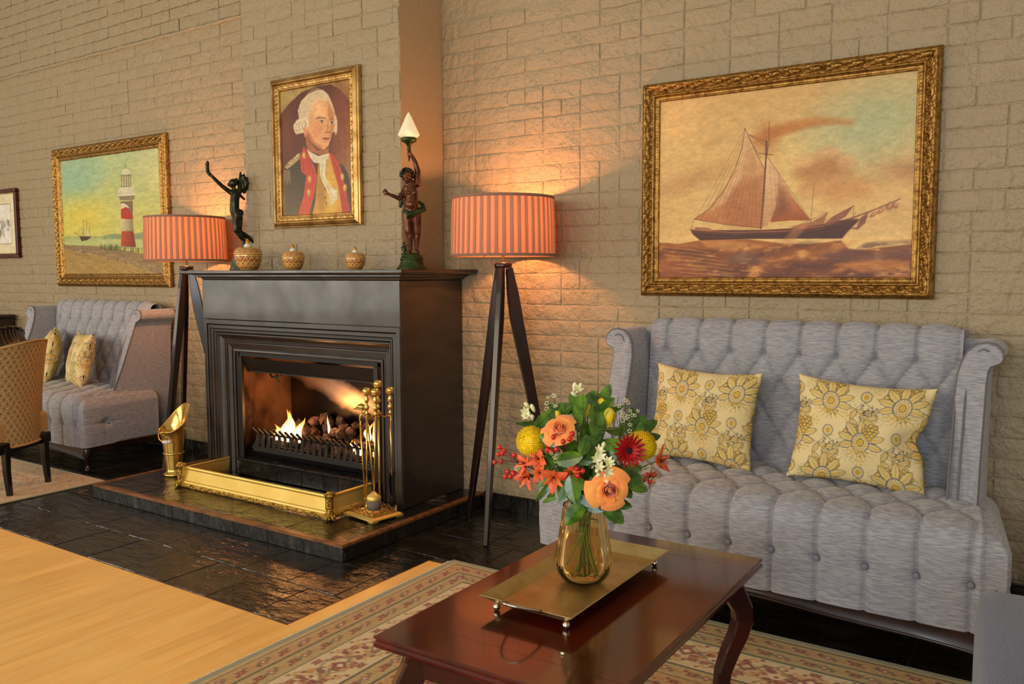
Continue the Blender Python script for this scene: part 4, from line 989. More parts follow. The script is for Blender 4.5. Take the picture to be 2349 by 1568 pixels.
# --- seascape
cv = Canvas(560, 432, [(193, 385), (1655, 225), (1610, 1380), (180, 1375)], (226, 178, 110))
n1 = vnoise(560, 432, 130, 1); n2 = vnoise(560, 432, (60, 22), 2, 4); n3 = vnoise(560, 432, (26, 9), 4, 4)
g = cv.Y/432
cv.a = np.array([214, 172, 108.])*(1-g[..., None])+np.array([236, 192, 118.])*g[..., None]
cv.put(np.clip((n1-.45)*3, 0, 1), (228, 190, 126), .7); cv.put(np.clip((n2-.55)*3, 0, 1), (206, 150, 86), .45)
cv.blob((1400, 520), 120, 78, (168, 184, 140), .75, 1.4, -.3); cv.blob((1180, 620), 70, 40, (188, 186, 140), .55, 1.4)
cv.blob((360, 830), 75, 20, (182, 128, 78), .55, 1.5, -.3); cv.blob((1600, 780), 52, 22, (176, 120, 78), .6, 1.3); cv.blob((250, 600), 70, 60, (240, 196, 124), .6, 1.5); cv.blob((950, 760), 90, 50, (236, 200, 120), .6, 1.6)
for (x, y, r) in ((1100, 760, 34), (1060, 800, 30), (1150, 730, 30), (1210, 770, 30), (1000, 790, 22), (1130, 840, 34), (1240, 860, 36), (1040, 880, 26), (1330, 880, 30), (1180, 900, 30)):
    cv.blob((x, y), r, r*.8, (176, 112, 64) if y < 830 else (204, 140, 84), .42, .9)
for (x, y) in ((1040, 720), (1150, 680), (1240, 730), (980, 740)): cv.blob((x, y), 18, 14, (230, 176, 120), .6, 1.0)
for i in range(26):
    t = i/25; x = 760+t*520; y = 600-110*math.sin(t*1.9)**.9+20*t; cv.blob((x, y), 24-15*t, 13-7*t, (190, 112, 50), .30, 1.2, -.4)
cv.blob((800, 600), 26, 34, (176, 104, 48), .5, 1.1)
rs_ = np.random.RandomState(3)
for i in range(260):    # brush strokes in the sky
    x, y = rs_.uniform(190, 1640), rs_.uniform(240, 1100); l = rs_.uniform(20, 70); a = rs_.uniform(-.7, .2); c = cv.a[min(431, max(0, int(cv.m([(x, y)])[0][1]))), min(559, max(0, int(cv.m([(x, y)])[0][0])))]
    cv.line([(x, y), (x+l*math.cos(a), y+l*math.sin(a))], np.clip(c+rs_.uniform(-16, 16), 0, 255), 1.6, .45)
# sea
sea = [(180, 1178), (230, 1178), (300, 1185), (420, 1165), (560, 1160), (700, 1160), (900, 1185), (1040, 1188), (1220, 1168), (1260, 1215), (1320, 1222), (1420, 1210), (1520, 1200), (1615, 1190), (1612, 1390), (176, 1385)]
cv.poly([(180, 1150), (420, 1128), (700, 1150), (1240, 1150), (1640, 1135), (1612, 1240), (180, 1200)], (240, 196, 122), 6, .8)
cv.poly(sea, (160, 92, 44), 3, 1, grad=((800, 1170), (800, 1380), (110, 60, 46)))
m_sea = np.clip((cv.Y/432-.80)/.03, 0, 1)
wv = np.sin(cv.X/34+n1*9+cv.Y/9)*.5+n3
cv.put(np.clip((wv-.62)*2.2, 0, 1)*m_sea, (222, 146, 72), .55); cv.put(np.clip((.25-wv)*2.6, 0, 1)*m_sea, (84, 50, 48), .6); cv.put(np.clip((n3-.62)*6, 0, 1)*m_sea, (246, 190, 110), .5)
for (pts, c) in (([(600, 1245), (700, 1225), (800, 1290), (700, 1300), (560, 1290)], (112, 82, 78)), ([(1080, 1250), (1240, 1215), (1420, 1235), (1600, 1205), (1610, 1260), (1380, 1285), (1180, 1290)], (104, 66, 66)), ([(420, 1165), (560, 1160), (700, 1180), (620, 1230), (460, 1205)], (226, 160, 84)), ([(190, 1300), (360, 1310), (520, 1375), (190, 1385)], (176, 100, 56)), ([(1180, 1300), (1500, 1275), (1605, 1290), (1600, 1330), (1340, 1350)], (216, 140, 66))):
    cv.poly(pts, c, 9, .6)
for i in range(22):
    y = 1200+i*8; cv.line([(200+i*6, y), (340+i*9, y+14), (480+i*11, y+34)], (236, 178, 98) if i % 3 == 0 else (120, 70, 48), 1.6, .45)
# sails
cv.poly([(676, 540), (700, 600), (745, 690), (785, 770), (770, 1095), (660, 1090), (520, 1070), (390, 1046), (470, 990), (560, 880), (630, 760), (665, 640)], (224, 176, 120), 1.4, 1, grad=((690, 620), (640, 1080), (196, 122, 70)))
cv.poly([(560, 885), (690, 830), (778, 800), (772, 1090), (600, 1080), (520, 960)], (168, 100, 60), 26, .5)
cv.poly([(630, 770), (668, 640), (676, 545), (690, 640), (650, 820), (560, 960), (470, 1010), (545, 905)], (236, 196, 142), 10, .55)
for i in range(13):
    t = i/13; cv.line([(678+8*t*8, 545+t*190), (396+t*372, 1046+t*46)], (124, 76, 48), .8, .55)
cv.poly([(800, 705), (850, 770), (865, 880), (850, 1000), (805, 1082), (768, 1095), (782, 900)], (232, 190, 140), 1.4, 1, grad=((800, 720), (820, 1060), (206, 152, 104)))
cv.poly([(812, 712), (870, 800), (950, 930), (1045, 1056), (930, 1056), (818, 1066), (850, 985), (866, 870), (858, 790)], (212, 156, 112), 1.4, 1, grad=((900, 850), (900, 1058), (166, 84, 42)))
cv.poly([(866, 860), (900, 900), (930, 1010), (840, 1040), (862, 960)], (110, 66, 48), 16, .5)
for i in range(8): cv.line([(815+i*26, 716+i*48), (835+i*27, 1062-i*1)], (126, 76, 50), .7, .45)
# spars and rigging
cv.line([(797, 612), (796, 700), (782, 900), (765, 1100)], (120, 66, 44), 3.4); cv.line([(815, 505), (812, 620), (800, 690)], (80, 54, 44), 1.1); cv.line([(800, 610), (806, 640), (802, 690)], (90, 58, 46), 1.4)
cv.line([(758, 680), (836, 690)], (86, 54, 42), 1.4); cv.line([(676, 540), (785, 770)], (88, 62, 50), 1.2); cv.line([(676, 540), (660, 650), (620, 770), (560, 880), (470, 990), (388, 1046)], (88, 58, 44), 1.1)
cv.line([(388, 1046), (560, 1076), (770, 1096)], (96, 58, 40), 1.2)
for p in (((690, 570), (800, 640)), ((700, 575), (790, 615)), ((805, 700), (1050, 1060)), ((1068, 850), (1046, 1070)), ((1290, 975), (1286, 1030)), ((800, 690), (775, 1090)), ((700, 600), (770, 710)), ((1145, 1010), (960, 1090)), ((1110, 1070), (1290, 975)), ((388, 1046), (370, 1098)), ((1230, 1150), (1300, 1010))): cv.line(p, (86, 56, 46), .9, .8)
for i in range(16): y = 790+i*19; cv.line([(772-i*2.0, y), (792, y)], (110, 70, 50), .7, .6)
# hull
cv.poly([(362, 1103), (470, 1108), (770, 1108), (930, 1100), (1100, 1078), (1250, 1050), (1322, 1052), (1296, 1078), (1255, 1118), (1220, 1158), (900, 1158), (700, 1158), (420, 1165), (380, 1132)], (108, 60, 44), 1.6, 1, grad=((800, 1085), (800, 1160), (74, 40, 38)))
cv.line([(366, 1106), (600, 1122), (900, 1116), (1130, 1086), (1310, 1056)], (178, 112, 72), 2, .8); cv.line([(390, 1132), (700, 1142), (1000, 1132), (1240, 1090)], (56, 32, 34), 2.4, .8)
cv.poly([(1130, 1085), (1270, 1050), (1322, 1052), (1262, 1112), (1224, 1156), (1110, 1150)], (76, 40, 40), 6, .7)
cv.poly([(392, 1090), (452, 1092), (484, 1100), (482, 1114), (392, 1108)], (170, 110, 76), 1.4)
cv.poly([(930, 1092), (1060, 1062), (1145, 1012), (1118, 1078), (1000, 1104)], (150, 90, 62), 2, .8); cv.poly([(1120, 1078), (1180, 1030), (1290, 976), (1240, 1040), (1150, 1085)], (140, 84, 62), 1.6, .9)
cv.line([(1240, 1056), (1400, 1000), (1548, 940)], (110, 66, 50), 1.8); cv.line([(1262, 1052), (1380, 1010), (1500, 960)], (150, 96, 70), 2.6, .8)
for (x, y, a, b_) in ((1345, 1050, 17, 5), (1400, 1025, 16, 5), (1440, 1005, 15, 6), (1490, 980, 16, 9), (1520, 975, 10, 9)): cv.blob((x, y), a*.55, b_*.8, (170, 108, 76), .9, .4, -.7); cv.blob((x+6, y-6), a*.4, b_*.35, (224, 170, 124), .8, .5, -.7)
cv.poly([(1330, 1040), (1372, 1010), (1352, 1075), (1310, 1110), (1262, 1100), (1305, 1095)], (126, 72, 54), 2, .8)
cv.poly([(870, 1190), (960, 1090), (1040, 1075), (930, 1200)], (210, 140, 90), 6, .45)
paintfx(cv); canvas_plane(cv, -1.586+.079, -.418-.079, YF-.009, 1.091+.079, 2.003-.079, 'canvas', M['paint'], ship)

# --- lighthouse
cv = Canvas(290, 350, [(497, 415), (1220, 315), (1255, 1310), (535, 1320)], (198, 204, 128))
n1 = vnoise(290, 350, (70, 90), 21); n2 = vnoise(290, 350, (30, 12), 22, 4); g = (cv.Y/350)[..., None]
cv.a = np.array([178, 194, 142.])*(1-g)+np.array([222, 204, 84.])*g
cv.put(np.clip((n1-.5)*3, 0, 1), (218, 206, 118), .6); cv.blob((600, 560), 70, 66, (148, 186, 160), .75, 1.4); cv.blob((760, 470), 60, 30, (160, 190, 150), .5, 1.4); cv.blob((1150, 480), 40, 60, (196, 196, 140), .6, 1.4); cv.blob((650, 860), 70, 50, (232, 206, 74), .7, 1.5)
cv.poly([(500, 1020), (640, 1015), (800, 1015), (900, 995), (1000, 1005), (1100, 980), (1260, 965), (1260, 1120), (500, 1100)], (170, 176, 110), 3); cv.poly([(820, 1010), (900, 992), (960, 1005), (1100, 985), (1260, 968), (1260, 1030), (820, 1035)], (140, 150, 110), 3, .8)
cv.poly([(500, 1040), (1260, 1040), (1260, 1110), (500, 1085)], (196, 200, 130), 4, .8)
for i in range(60):
    x = rs_.uniform(500, 1200); y = rs_.uniform(1025, 1090); cv.line([(x, y), (x+30, y-2)], (232, 228, 170) if i % 2 else (140, 160, 110), 1, .4)
cv.poly([(520, 1082), (760, 1095), (900, 1115), (1100, 1150), (1260, 1165), (1262, 1330), (520, 1330)], (166, 134, 76), 2, 1, grad=((700, 1100), (700, 1320), (176, 142, 78)))
cv.poly([(520, 1085), (760, 1095), (900, 1115), (1100, 1150), (1260, 1165), (1262, 1320), (1160, 1290), (900, 1200), (700, 1145), (520, 1112)], (150, 124, 86), 2)
for i in range(150):
    t = rs_.rand(); x = 540+t*700; y0_ = 1095+t*75; y1_ = 1115+t*190; y = rs_.uniform(y0_, y1_); cv.blob((x, y), 3.6, 2.0, [(176, 116, 88), (120, 100, 72), (190, 164, 118), (104, 92, 70)][i % 4], .6, .5, .3)
for i in range(120):
    x = rs_.uniform(530, 1150); y = rs_.uniform(1150, 1310); cv.line([(x, y), (x+50, y+10+(x-530)*.03)], [(206, 172, 98), (128, 100, 58), (186, 150, 86)][i % 3], 1.6, .4)
for i in range(120):
    x = rs_.uniform(790, 1240); y = 1110+(x-800)*.09; h = rs_.uniform(14, 44); cv.line([(x, y+6), (x+rs_.uniform(-6, 6), y-h)], [(92, 94, 52), (66, 66, 44), (120, 116, 66)][i % 3], 1.3, .8)
cv.poly([(945, 1095), (952, 980), (950, 860), (942, 740), (1030, 735), (1030, 860), (1036, 980), (1054, 1100)], (132, 104, 80), 1.2)
cv.poly([(945, 758), (960, 750), (985, 765), (1005, 790), (945, 800)], (226, 214, 178), 1.2); cv.poly([(944, 800), (985, 780), (1010, 820), (1030, 850), (1031, 880), (946, 876)], (186, 62, 38), 1.2)
cv.poly([(946, 876), (1031, 880), (1034, 975), (948, 975)], (214, 200, 150), 1.2, 1, grad=((950, 900), (1030, 900), (150, 134, 100))); cv.poly([(948, 975), (1034, 975), (1052, 1100), (944, 1092)], (190, 84, 48), 1.2, 1, grad=((950, 1000), (1045, 1000), (136, 56, 40)))
cv.poly([(925, 640), (945, 625), (1025, 618), (1044, 630), (1046, 690), (1044, 712), (1030, 728), (940, 725), (926, 705)], (214, 204, 170), 1.2); cv.poly([(926, 700), (1046, 690), (1044, 714), (1030, 730), (940, 728)], (128, 106, 76), 1.4, .8); cv.line([(924, 690), (1046, 682)], (240, 232, 204), 2)
cv.poly([(950, 535), (1014, 530), (1014, 618), (950, 622)], (200, 188, 140), 1.2)
for x in (950, 966, 984, 1000, 1014): cv.line([(x, 520), (x, 622)], (66, 56, 40), 1.1)
for y in (535, 620): cv.line([(944, y+2), (1018, y)], (84, 70, 48), 1.4)
cv.poly([(944, 525), (955, 495), (975, 480), (985, 480), (1005, 495), (1018, 522)], (222, 214, 184), 1.2); cv.line([(979, 482), (978, 440)], (90, 80, 60), 1)
cv.poly([(640, 1015), (730, 1018), (700, 1045), (655, 1056)], (84, 62, 48), 1.2)
for x in (672, 694, 715): cv.line([(x, 1020), (x-2, 885 if x < 700 else 930)], (80, 62, 46), .9)
cv.poly([(664, 940), (655, 1005), (670, 1010)], (176, 168, 140), 1.2, .8); cv.poly([(698, 930), (690, 1010), (712, 1010)], (214, 206, 170), 1.2, .8); cv.line([(600, 985), (645, 1015)], (90, 70, 50), 1)
cv.line([(664, 950), (620, 990)], (150, 140, 110), .8)
paintfx(cv); canvas_plane(cv, -6.42+.092, -5.005-.092, YF-.009, 1.10+.092, 2.122-.092, 'canvas', M['paint'], lh)

# --- portrait
cv = Canvas(300, 372, [(595, 265), (1075, 175), (1090, 1110), (625, 1140)], (150, 92, 52))
n1 = vnoise(300, 372, (60, 90), 31); n2 = vnoise(300, 372, (16, 40), 33, 4)
cv.a = np.ones((372, 300, 3))*np.array([176, 146, 84.])
cv.poly([(600, 430), (650, 360), (740, 270), (850, 225), (940, 210), (1010, 250), (1060, 320), (1095, 420), (1100, 900), (1095, 1130), (600, 1160)], (92, 46, 26), 3, 1)
cv.blob((1040, 640), 46, 150, (170, 96, 52), .85, 1.3); cv.blob((1000, 400), 40, 80, (120, 62, 34), .6, 1.3); cv.blob((680, 650), 50, 90, (104, 44, 26), .7, 1.2); cv.blob((640, 560), 30, 60, (140, 74, 44), .4, 1.3)
cv.put(np.clip((n2-.5)*3, 0, 1), (74, 42, 26), .3)
cv.blob((640, 1080), 60, 60, (150, 132, 84), .8, 1.4); cv.blob((1080, 1000), 34, 100, (164, 134, 80), .7, 1.3)
# dark coat
cv.poly([(628, 870), (640, 800), (700, 720), (760, 680), (840, 760), (980, 760), (1030, 790), (1060, 850), (1080, 960), (1085, 1130), (640, 1145)], (72, 54, 36), 5, .95, grad=((700, 800), (660, 1130), (104, 88, 56)))
# wig
cv.poly([(725, 450), (718, 400), (740, 330), (790, 280), (850, 252), (890, 252), (925, 285), (945, 330), (965, 390), (982, 470), (975, 540), (950, 560), (880, 400), (800, 420), (800, 520), (760, 548), (720, 555), (690, 530), (690, 495), (730, 480)], (214, 186, 146), 3)
for i in range(60):
    t = i/59; x0_ = 735+t*210; y0_ = 440-150*math.sin(t*PI)**.7; cv.line([(x0_, y0_), (x0_-10+30*t, y0_-30), (x0_+20*(t-.3), y0_-54+20*abs(t-.5))], [(246, 228, 196), (170, 138, 100), (226, 200, 160)][i % 3], 1.4, .55)
for k_ in range(3):
    cv.blob((720+k_*22, 515-k_*5), 17, 22, (226, 202, 164), 1, .3, .3); cv.blob((718+k_*22, 517-k_*5), 9, 14, (150, 116, 82), .6, .5, .3); cv.blob((716+k_*22, 514-k_*5), 5, 9, (236, 218, 184), .8, .5, .3)
cv.blob((975, 505), 8, 26, (222, 196, 156), .9, .5)
# neck and face
cv.poly([(772, 560), (800, 620), (850, 680), (930, 668), (925, 700), (870, 716), (800, 690), (776, 640)], (168, 100, 58), 3)
cv.poly([(800, 420), (830, 350), (880, 325), (930, 335), (955, 380), (968, 450), (966, 520), (950, 560), (940, 610), (925, 650), (895, 676), (860, 668), (810, 622), (784, 570), (770, 540), (800, 500)], (226, 160, 104), 3)
cv.poly([(775, 545), (800, 560), (830, 620), (870, 650), (890, 676), (855, 668), (805, 625), (780, 580)], (176, 104, 62), 8, .75)
cv.poly([(930, 350), (965, 420), (966, 520), (950, 560), (932, 600), (940, 480), (920, 420)], (186, 112, 66), 8, .7)
cv.blob((860, 400), 26, 30, (244, 188, 134), .8, 1.2); cv.blob((850, 530), 18, 22, (222, 136, 90), .6, 1.2); cv.blob((770, 550), 7, 16, (216, 146, 98), .9, .6)
cv.poly([(838, 462), (860, 444), (905, 450), (912, 458), (870, 454)], (110, 70, 42), 2.4, .9); cv.poly([(932, 462), (948, 452), (964, 464), (950, 460)], (104, 64, 40), 2.2, .9)
for (x, y) in ((880, 476), (948, 484)):
    cv.blob((x, y), 12, 5.5, (226, 190, 150), .9, .5); cv.blob((x+2, y), 4.4, 4.6, (66, 44, 32), 1, .4); cv.blob((x+3, y-1.5), 1.4, 1.4, (230, 210, 180), .9, .4)
    cv.line([(x-20, y+2), (x-4, y-9), (x+14, y-3)], (92, 54, 36), 1.6, .8); cv.line([(x-14, y+9), (x+12, y+8)], (164, 100, 66), 1.4, .6)
cv.poly([(925, 470), (938, 530), (945, 545), (930, 556), (905, 552), (912, 540), (918, 500)], (212, 140, 90), 3, .9); cv.line([(926, 470), (920, 520), (908, 545)], (150, 88, 56), 2, .6); cv.line([(905, 553), (920, 556), (940, 552)], (120, 60, 42), 2.2, .8); cv.line([(930, 480), (938, 530)], (248, 200, 150), 2, .7)
cv.poly([(884, 596), (905, 588), (915, 592), (928, 590), (934, 600), (912, 604)], (168, 80, 56), 1.8); cv.poly([(888, 602), (912, 604), (932, 602), (922, 616), (904, 616)], (206, 110, 84), 2); cv.line([(884, 598), (910, 603), (934, 600)], (104, 44, 34), 1.4)
cv.blob((908, 640), 13, 10, (234, 168, 112), .7, 1.0); cv.line([(892, 626), (922, 626)], (166, 100, 62), 1.6, .5)
# stock, waistcoat, red facings
cv.poly([(860, 760), (930, 700), (960, 760), (990, 900), (1020, 1110), (820, 1130), (840, 1040), (850, 900)], (204, 154, 62), 3, 1, grad=((900, 760), (900, 1120), (214, 160, 50)))
cv.blob((880, 960), 22, 60, (158, 108, 44), .6, 1.0); cv.blob((940, 1000), 20, 70, (230, 184, 84), .6, 1.1)
cv.poly([(780, 666), (800, 690), (860, 722), (930, 700), (926, 740), (880, 775), (830, 768), (795, 720)], (226, 208, 170), 2.4)
for i in range(8): cv.line([(784+i*5, 680+i*8), (850+i*4, 730+i*6), (925, 704+i*5)], (160, 134, 96) if i % 2 else (244, 232, 204), 1.4, .6)
cv.poly([(870, 770), (912, 750), (905, 860), (930, 930), (985, 960), (985, 1020), (950, 1060), (932, 1070), (940, 1010), (905, 940), (870, 860)], (224, 208, 166), 2.2); cv.line([(890, 770), (880, 860), (925, 940), (950, 1010), (935, 1060)], (150, 122, 80), 2, .7); cv.line([(900, 770), (896, 860), (950, 940), (972, 1000)], (248, 236, 206), 1.6, .7)
cv.poly([(760, 650), (790, 700), (835, 800), (850, 860), (838, 960), (800, 1130), (722, 1135), (760, 1000), (778, 860), (745, 830), (734, 730)], (190, 62, 40), 2.4, 1, grad=((760, 700), (780, 1120), (204, 84, 56)))
cv.poly([(930, 690), (968, 720), (1010, 800), (1045, 960), (1075, 1110), (1020, 1115), (1000, 960), (965, 830), (945, 760)], (186, 66, 44), 2.4)
for p in (((775, 700), (800, 800), (800, 860)), ((765, 720), (760, 820)), ((800, 740), (832, 850), (820, 960)), ((960, 740), (1000, 860), (1030, 1000)), ((975, 760), (1020, 900))): cv.line(p, (120, 36, 28), 2.4, .5); cv.line([(a+6, b_) for a, b_ in p], (226, 110, 80), 1.6, .5)
for c in ((762, 716), (800, 882), (795, 975), (1020, 865), (1038, 940)): cv.blob(c, 8, 10, (206, 152, 62), 1, .4); cv.blob((c[0]-2, c[1]-3), 3, 4, (240, 202, 120), .8, .5)
for c in ((905, 952), (906, 1010), (912, 1048)): cv.blob(c, 4, 5, (150, 104, 44), .9, .5)
cv.poly([(632, 800), (650, 770), (720, 705), (738, 700), (734, 740), (680, 790), (650, 815)], (180, 150, 96), 3); 
for i in range(40): t = rs_.rand(); cv.blob((640+t*90, 795-t*80+rs_.uniform(-14, 14)), 2.6, 2, [(222, 200, 150), (120, 96, 60)][i % 2], .7, .5)
for i in range(9): x = 626+i*5; cv.line([(x, 822), (x-2+i, 880+(i*37) % 50)], (206, 184, 132), 1.2, .8)
paintfx(cv); canvas_plane(cv, -3.60+.066, -2.956-.066, YB-.013, 1.434+.066, 2.217-.066, 'canvas', M['paint'], po)

# --- small framed print at the left edge
M['redwood'] = mat('red_brown_frame', S(92, 34, 20), .3, var=(S(60, 22, 14), 20))
pp = thing('framed_print', 'small framed ink print with cream mount at the left edge, beside the lighthouse painting', 'picture', (-7.3, YF, 1.32))
px0, px1, pz0, pz1 = -7.62, -6.985, 1.322, 1.872
for (a, b_, c, d) in ((px0, px1, pz0, pz0+.028), (px0, px1, pz1-.028, pz1), (px0, px0+.028, pz0+.028, pz1-.028), (px1-.028, px1, pz0+.028, pz1-.028)):
    MB().box(a, b_, YF-.03, YF, c, d, .005).build('frame_rail', M['redwood'], pp)
for (a, b_, c, d) in ((px0+.028, px1-.028, pz0+.028, pz0+.038), (px0+.028, px1-.028, pz1-.038, pz1-.028), (px0+.028, px0+.038, pz0+.038, pz1-.038), (px1-.038, px1-.028, pz0+.038, pz1-.038)):
    MB().box(a, b_, YF-.024, YF-.004, c, d, .003).build('gilt_slip', M['gilt2'], pp)
cv = Canvas(120, 100, None, (236, 222, 180)); cv.poly([(17, 17), (103, 17), (103, 84), (17, 84)], (120, 110, 96), 1); cv.poly([(18, 18), (102, 18), (102, 83), (18, 83)], (238, 230, 214), 1)
for i in range(30): cv.blob((rs_.uniform(52, 96), rs_.uniform(46, 72)), rs_.uniform(2, 6), rs_.uniform(2, 5), (96, 92, 92), .35, .9)
paintfx(cv); canvas_plane(cv, px0+.036, px1-.036, YF-.010, pz0+.036, pz1-.036, 'print_sheet', M['paint'], pp)

# ---------------------------------------------------------------- sofa
M['sofa'] = mat('grey_blue_linen', S(170, 169, 172), .85, sheen=.25, var=(S(138, 138, 146), 330, (.10, .10, 1), .38, .62), bump=[(420, .3, .001, (.12, .12, 1)), (9, .2, .008)])
M['piping'] = mat('sofa_piping', S(112, 106, 110), .8)
M['button'] = mat('sofa_button', S(128, 124, 134), .8)
xc = -.888
so = thing('tufted_sofa', 'grey-blue button-tufted wingback loveseat under the ship painting, at the right', 'sofa', (xc, 3.0, 0), 'tufted loveseats along the wall')
BXs, BP, BZ, BH = -.447, .1353, .878, .1045
def tuft(p, q_, A, e=.5): return A*(abs(math.sin(PI*p))*abs(math.sin(PI*q_)))**e
bprof = [(3.205, .36), (3.215, .42), (3.235, .55), (3.250, .70), (3.262, .82), (3.272, .92), (3.276, .955), (3.288, .978), (3.306, .990), (3.33, .990), (3.35, .98), (3.36, .95)]
ba = [0]
for a, b_ in zip(bprof[:-1], bprof[1:]): ba.append(ba[-1]+math.hypot(b_[0]-a[0], b_[1]-a[1]))
def back(u, v):
    s = v*ba[-1]; y = float(np.interp(s, ba, [p[0] for p in bprof])); z = float(np.interp(s, ba, [p[1] for p in bprof]))
    y2 = float(np.interp(s+.006, ba, [p[0] for p in bprof])); z2 = float(np.interp(s+.006, ba, [p[1] for p in bprof])); ty_, tz_ = y2-y, z2-z; l = math.hypot(ty_, tz_) or 1
    ny, nz = -tz_/l, ty_/l
    x = xc-.585+1.17*u; sz = s+bprof[0][1]; zz = BZ-sz+.006; xx = (x-BXs)/BP
    if zz > 0: h = tuft(xx+zz/(2*BH), xx-zz/(2*BH), .030, .38)
    else:
        w = min(1, -zz/.05); h = .030*abs(math.sin(PI*xx))**.34*(1-.4*w); h -= .008*math.exp(-(((xx-round(xx))*BP)/.006)**2)*(1-min(1, max(0, (s-ba[-3])/(ba[-1]-ba[-3])))); h = h*(1-.75*max(0, (s-ba[-3])/(ba[-1]-ba[-3]))) if s > ba[-3] else h
    kx = xx+zz/(2*BH); ky = xx-zz/(2*BH)
    if zz > -.02:
        dd = math.hypot((kx-round(kx)), (ky-round(ky))); h -= .012*math.exp(-(dd/.10)**2)
    h *= min(1, u*18+.1)*min(1, (1-u)*18+.1)
    return (x, y+ny*h, z+nz*h)
MB().grid(back, 260, 150).build('tufted_back', M['sofa'], so)
bm_ = MB(); bm_.lathe([(0, .0045), (.006, .0042), (.0098, .0015), (.0105, -.003), (.008, -.005)], (0, 0, 0), 12, cap=False); BME = bm_.mesh('button', M['button'])
for r_i in range(6):
    for c_i in range(-8, 2):
        x = BXs+BP*(c_i+(.5 if r_i % 2 else 0)); sz = BZ-BH*r_i
        if not (xc-.56 < x < xc+.56) or sz < .42: continue
        s = sz-bprof[0][1]+.006; y = float(np.interp(s, ba, [p[0] for p in bprof])); z = float(np.interp(s, ba, [p[1] for p in bprof]))
        inst(BME, 'button', so, (x, y-.001+.010, z), (PI/2-.12, 0, 0))
# seat: rounded block, drops over the front and the sides
SA, SB0, SR, ZT = .655, 3.22, .058, .438
SXs, SP, SY0, SH = -.348, .1438, 2.800, .096
def fold(o, r):
    if o <= 0: return 0, 0, 0
    if o < r*PI/2: t = o/r; return math.sin(t), r*(1-math.cos(t)), math.sin(t)
    return 1, r+(o-r*PI/2), 1
def seat(u, v):
    drop_max = .285; ta = SA+SR*PI/2+drop_max-SR; a = (u*2-1)*ta; L_ = SB0-(2.69+SR)+SR*PI/2+drop_max-SR; b_ = v*L_
    sa, da, na = fold(abs(a)-SA, SR); sb, db, nb = fold(b_-(SB0-2.69-SR), SR)
    ca, cb_ = sa, sb
    if sa > 0 and sb > 0:
        n_ = (sa**4+sb**4)**.25; k_ = max(sa, sb)/n_; ca, cb_ = sa*k_, sb*k_
    drop = max(da, db); yf = SB0-min(b_, SB0-2.69-SR); y = yf-SR*cb_
    wid = 1+.092*np.clip((3.2-y)/.5, 0, 1); x = xc-.005+math.copysign((min(abs(a), SA)+SR*ca)*wid, a)
    z = ZT-drop+.010*(1-((y-2.95)/.3)**2)*(1 if drop < .02 else max(0, 1-drop/.06))
    xx = (x-SXs)/SP; zz = y-SY0; nrm = V3((math.copysign(na, a), -nb, max(0, 1-max(na, nb))+.02)); nrm.normalize()
    if db <= 0 or zz > 0:
        h = tuft(xx+zz/(2*SH), xx-zz/(2*SH), .024, .40) if zz > 0 else .024*abs(math.sin(PI*xx))**.34
    else:
        h = .024*abs(math.sin(PI*xx))**.28*(1-.6*min(1, max(0, drop/.2)))-.009*math.exp(-(((xx-round(xx))*SP)/.006)**2)
    kx = xx+max(zz, 0)/(2*SH); ky = xx-max(zz, 0)/(2*SH)
    if zz > -.02: h -= .012*math.exp(-(math.hypot(kx-round(kx), ky-round(ky))/.11)**2)
    if db > 0:
        kb = xx-round(xx); h -= .014*math.exp(-((kb*SP/.020)**2+((z-.292)/.020)**2))
    if da > 0:
        h = .012*min(1, da/.05); h -= .020*math.exp(-(((y-2.84)/.03)**2+((z-.29)/.022)**2)); h -= .006*math.exp(-((z-.29)/.008)**2)*math.exp(-((y-2.84)/.12)**2)
        h *= (1-min(1, max(0, drop-.2)/.1)*.5)
    p = V3((x, y, z))+nrm*h; p.z = max(p.z, ZT-drop_max-.004)
    return tuple(p)
MB().grid(seat, 330, 150).build('tufted_seat', M['sofa'], so)
for r_i in range(4):
    for c_i in range(-9, 3):
        x = SXs+SP*(c_i+(.5 if r_i % 2 else 0)); y = SY0+SH*r_i
        if abs(x-xc) < .66 and y < 3.12: inst(BME, 'button', so, (x, y, ZT+.005), (0, 0, 0))
for c_i in range(-9, 3):
    x = SXs+SP*c_i
    if abs(x-xc) < .74: inst(BME, 'button', so, (x, 2.689, .292), (PI/2, 0, 0))
for sg in (-1, 1): inst(BME, 'button', so, (xc+sg*.787, 2.84, .29), (PI/2, 0, sg*PI/2))
wp = [(0, .30), (0, .55), (0, .78), (.003, .85), (.012, .90), (.028, .935), (.052, .956), (.08, .963), (.108, .957), (.127, .938), (.130, .915), (.120, .897), (.104, .890), (.094, .885), (.088, .870), (.085, .83), (.084, .60), (.086, .42), (.09, .155), (.02, .155)]
def yfront(z):
    t = max(0, (.95-z)/.5); return 3.125-.185*min(t, 1.1)**1.25
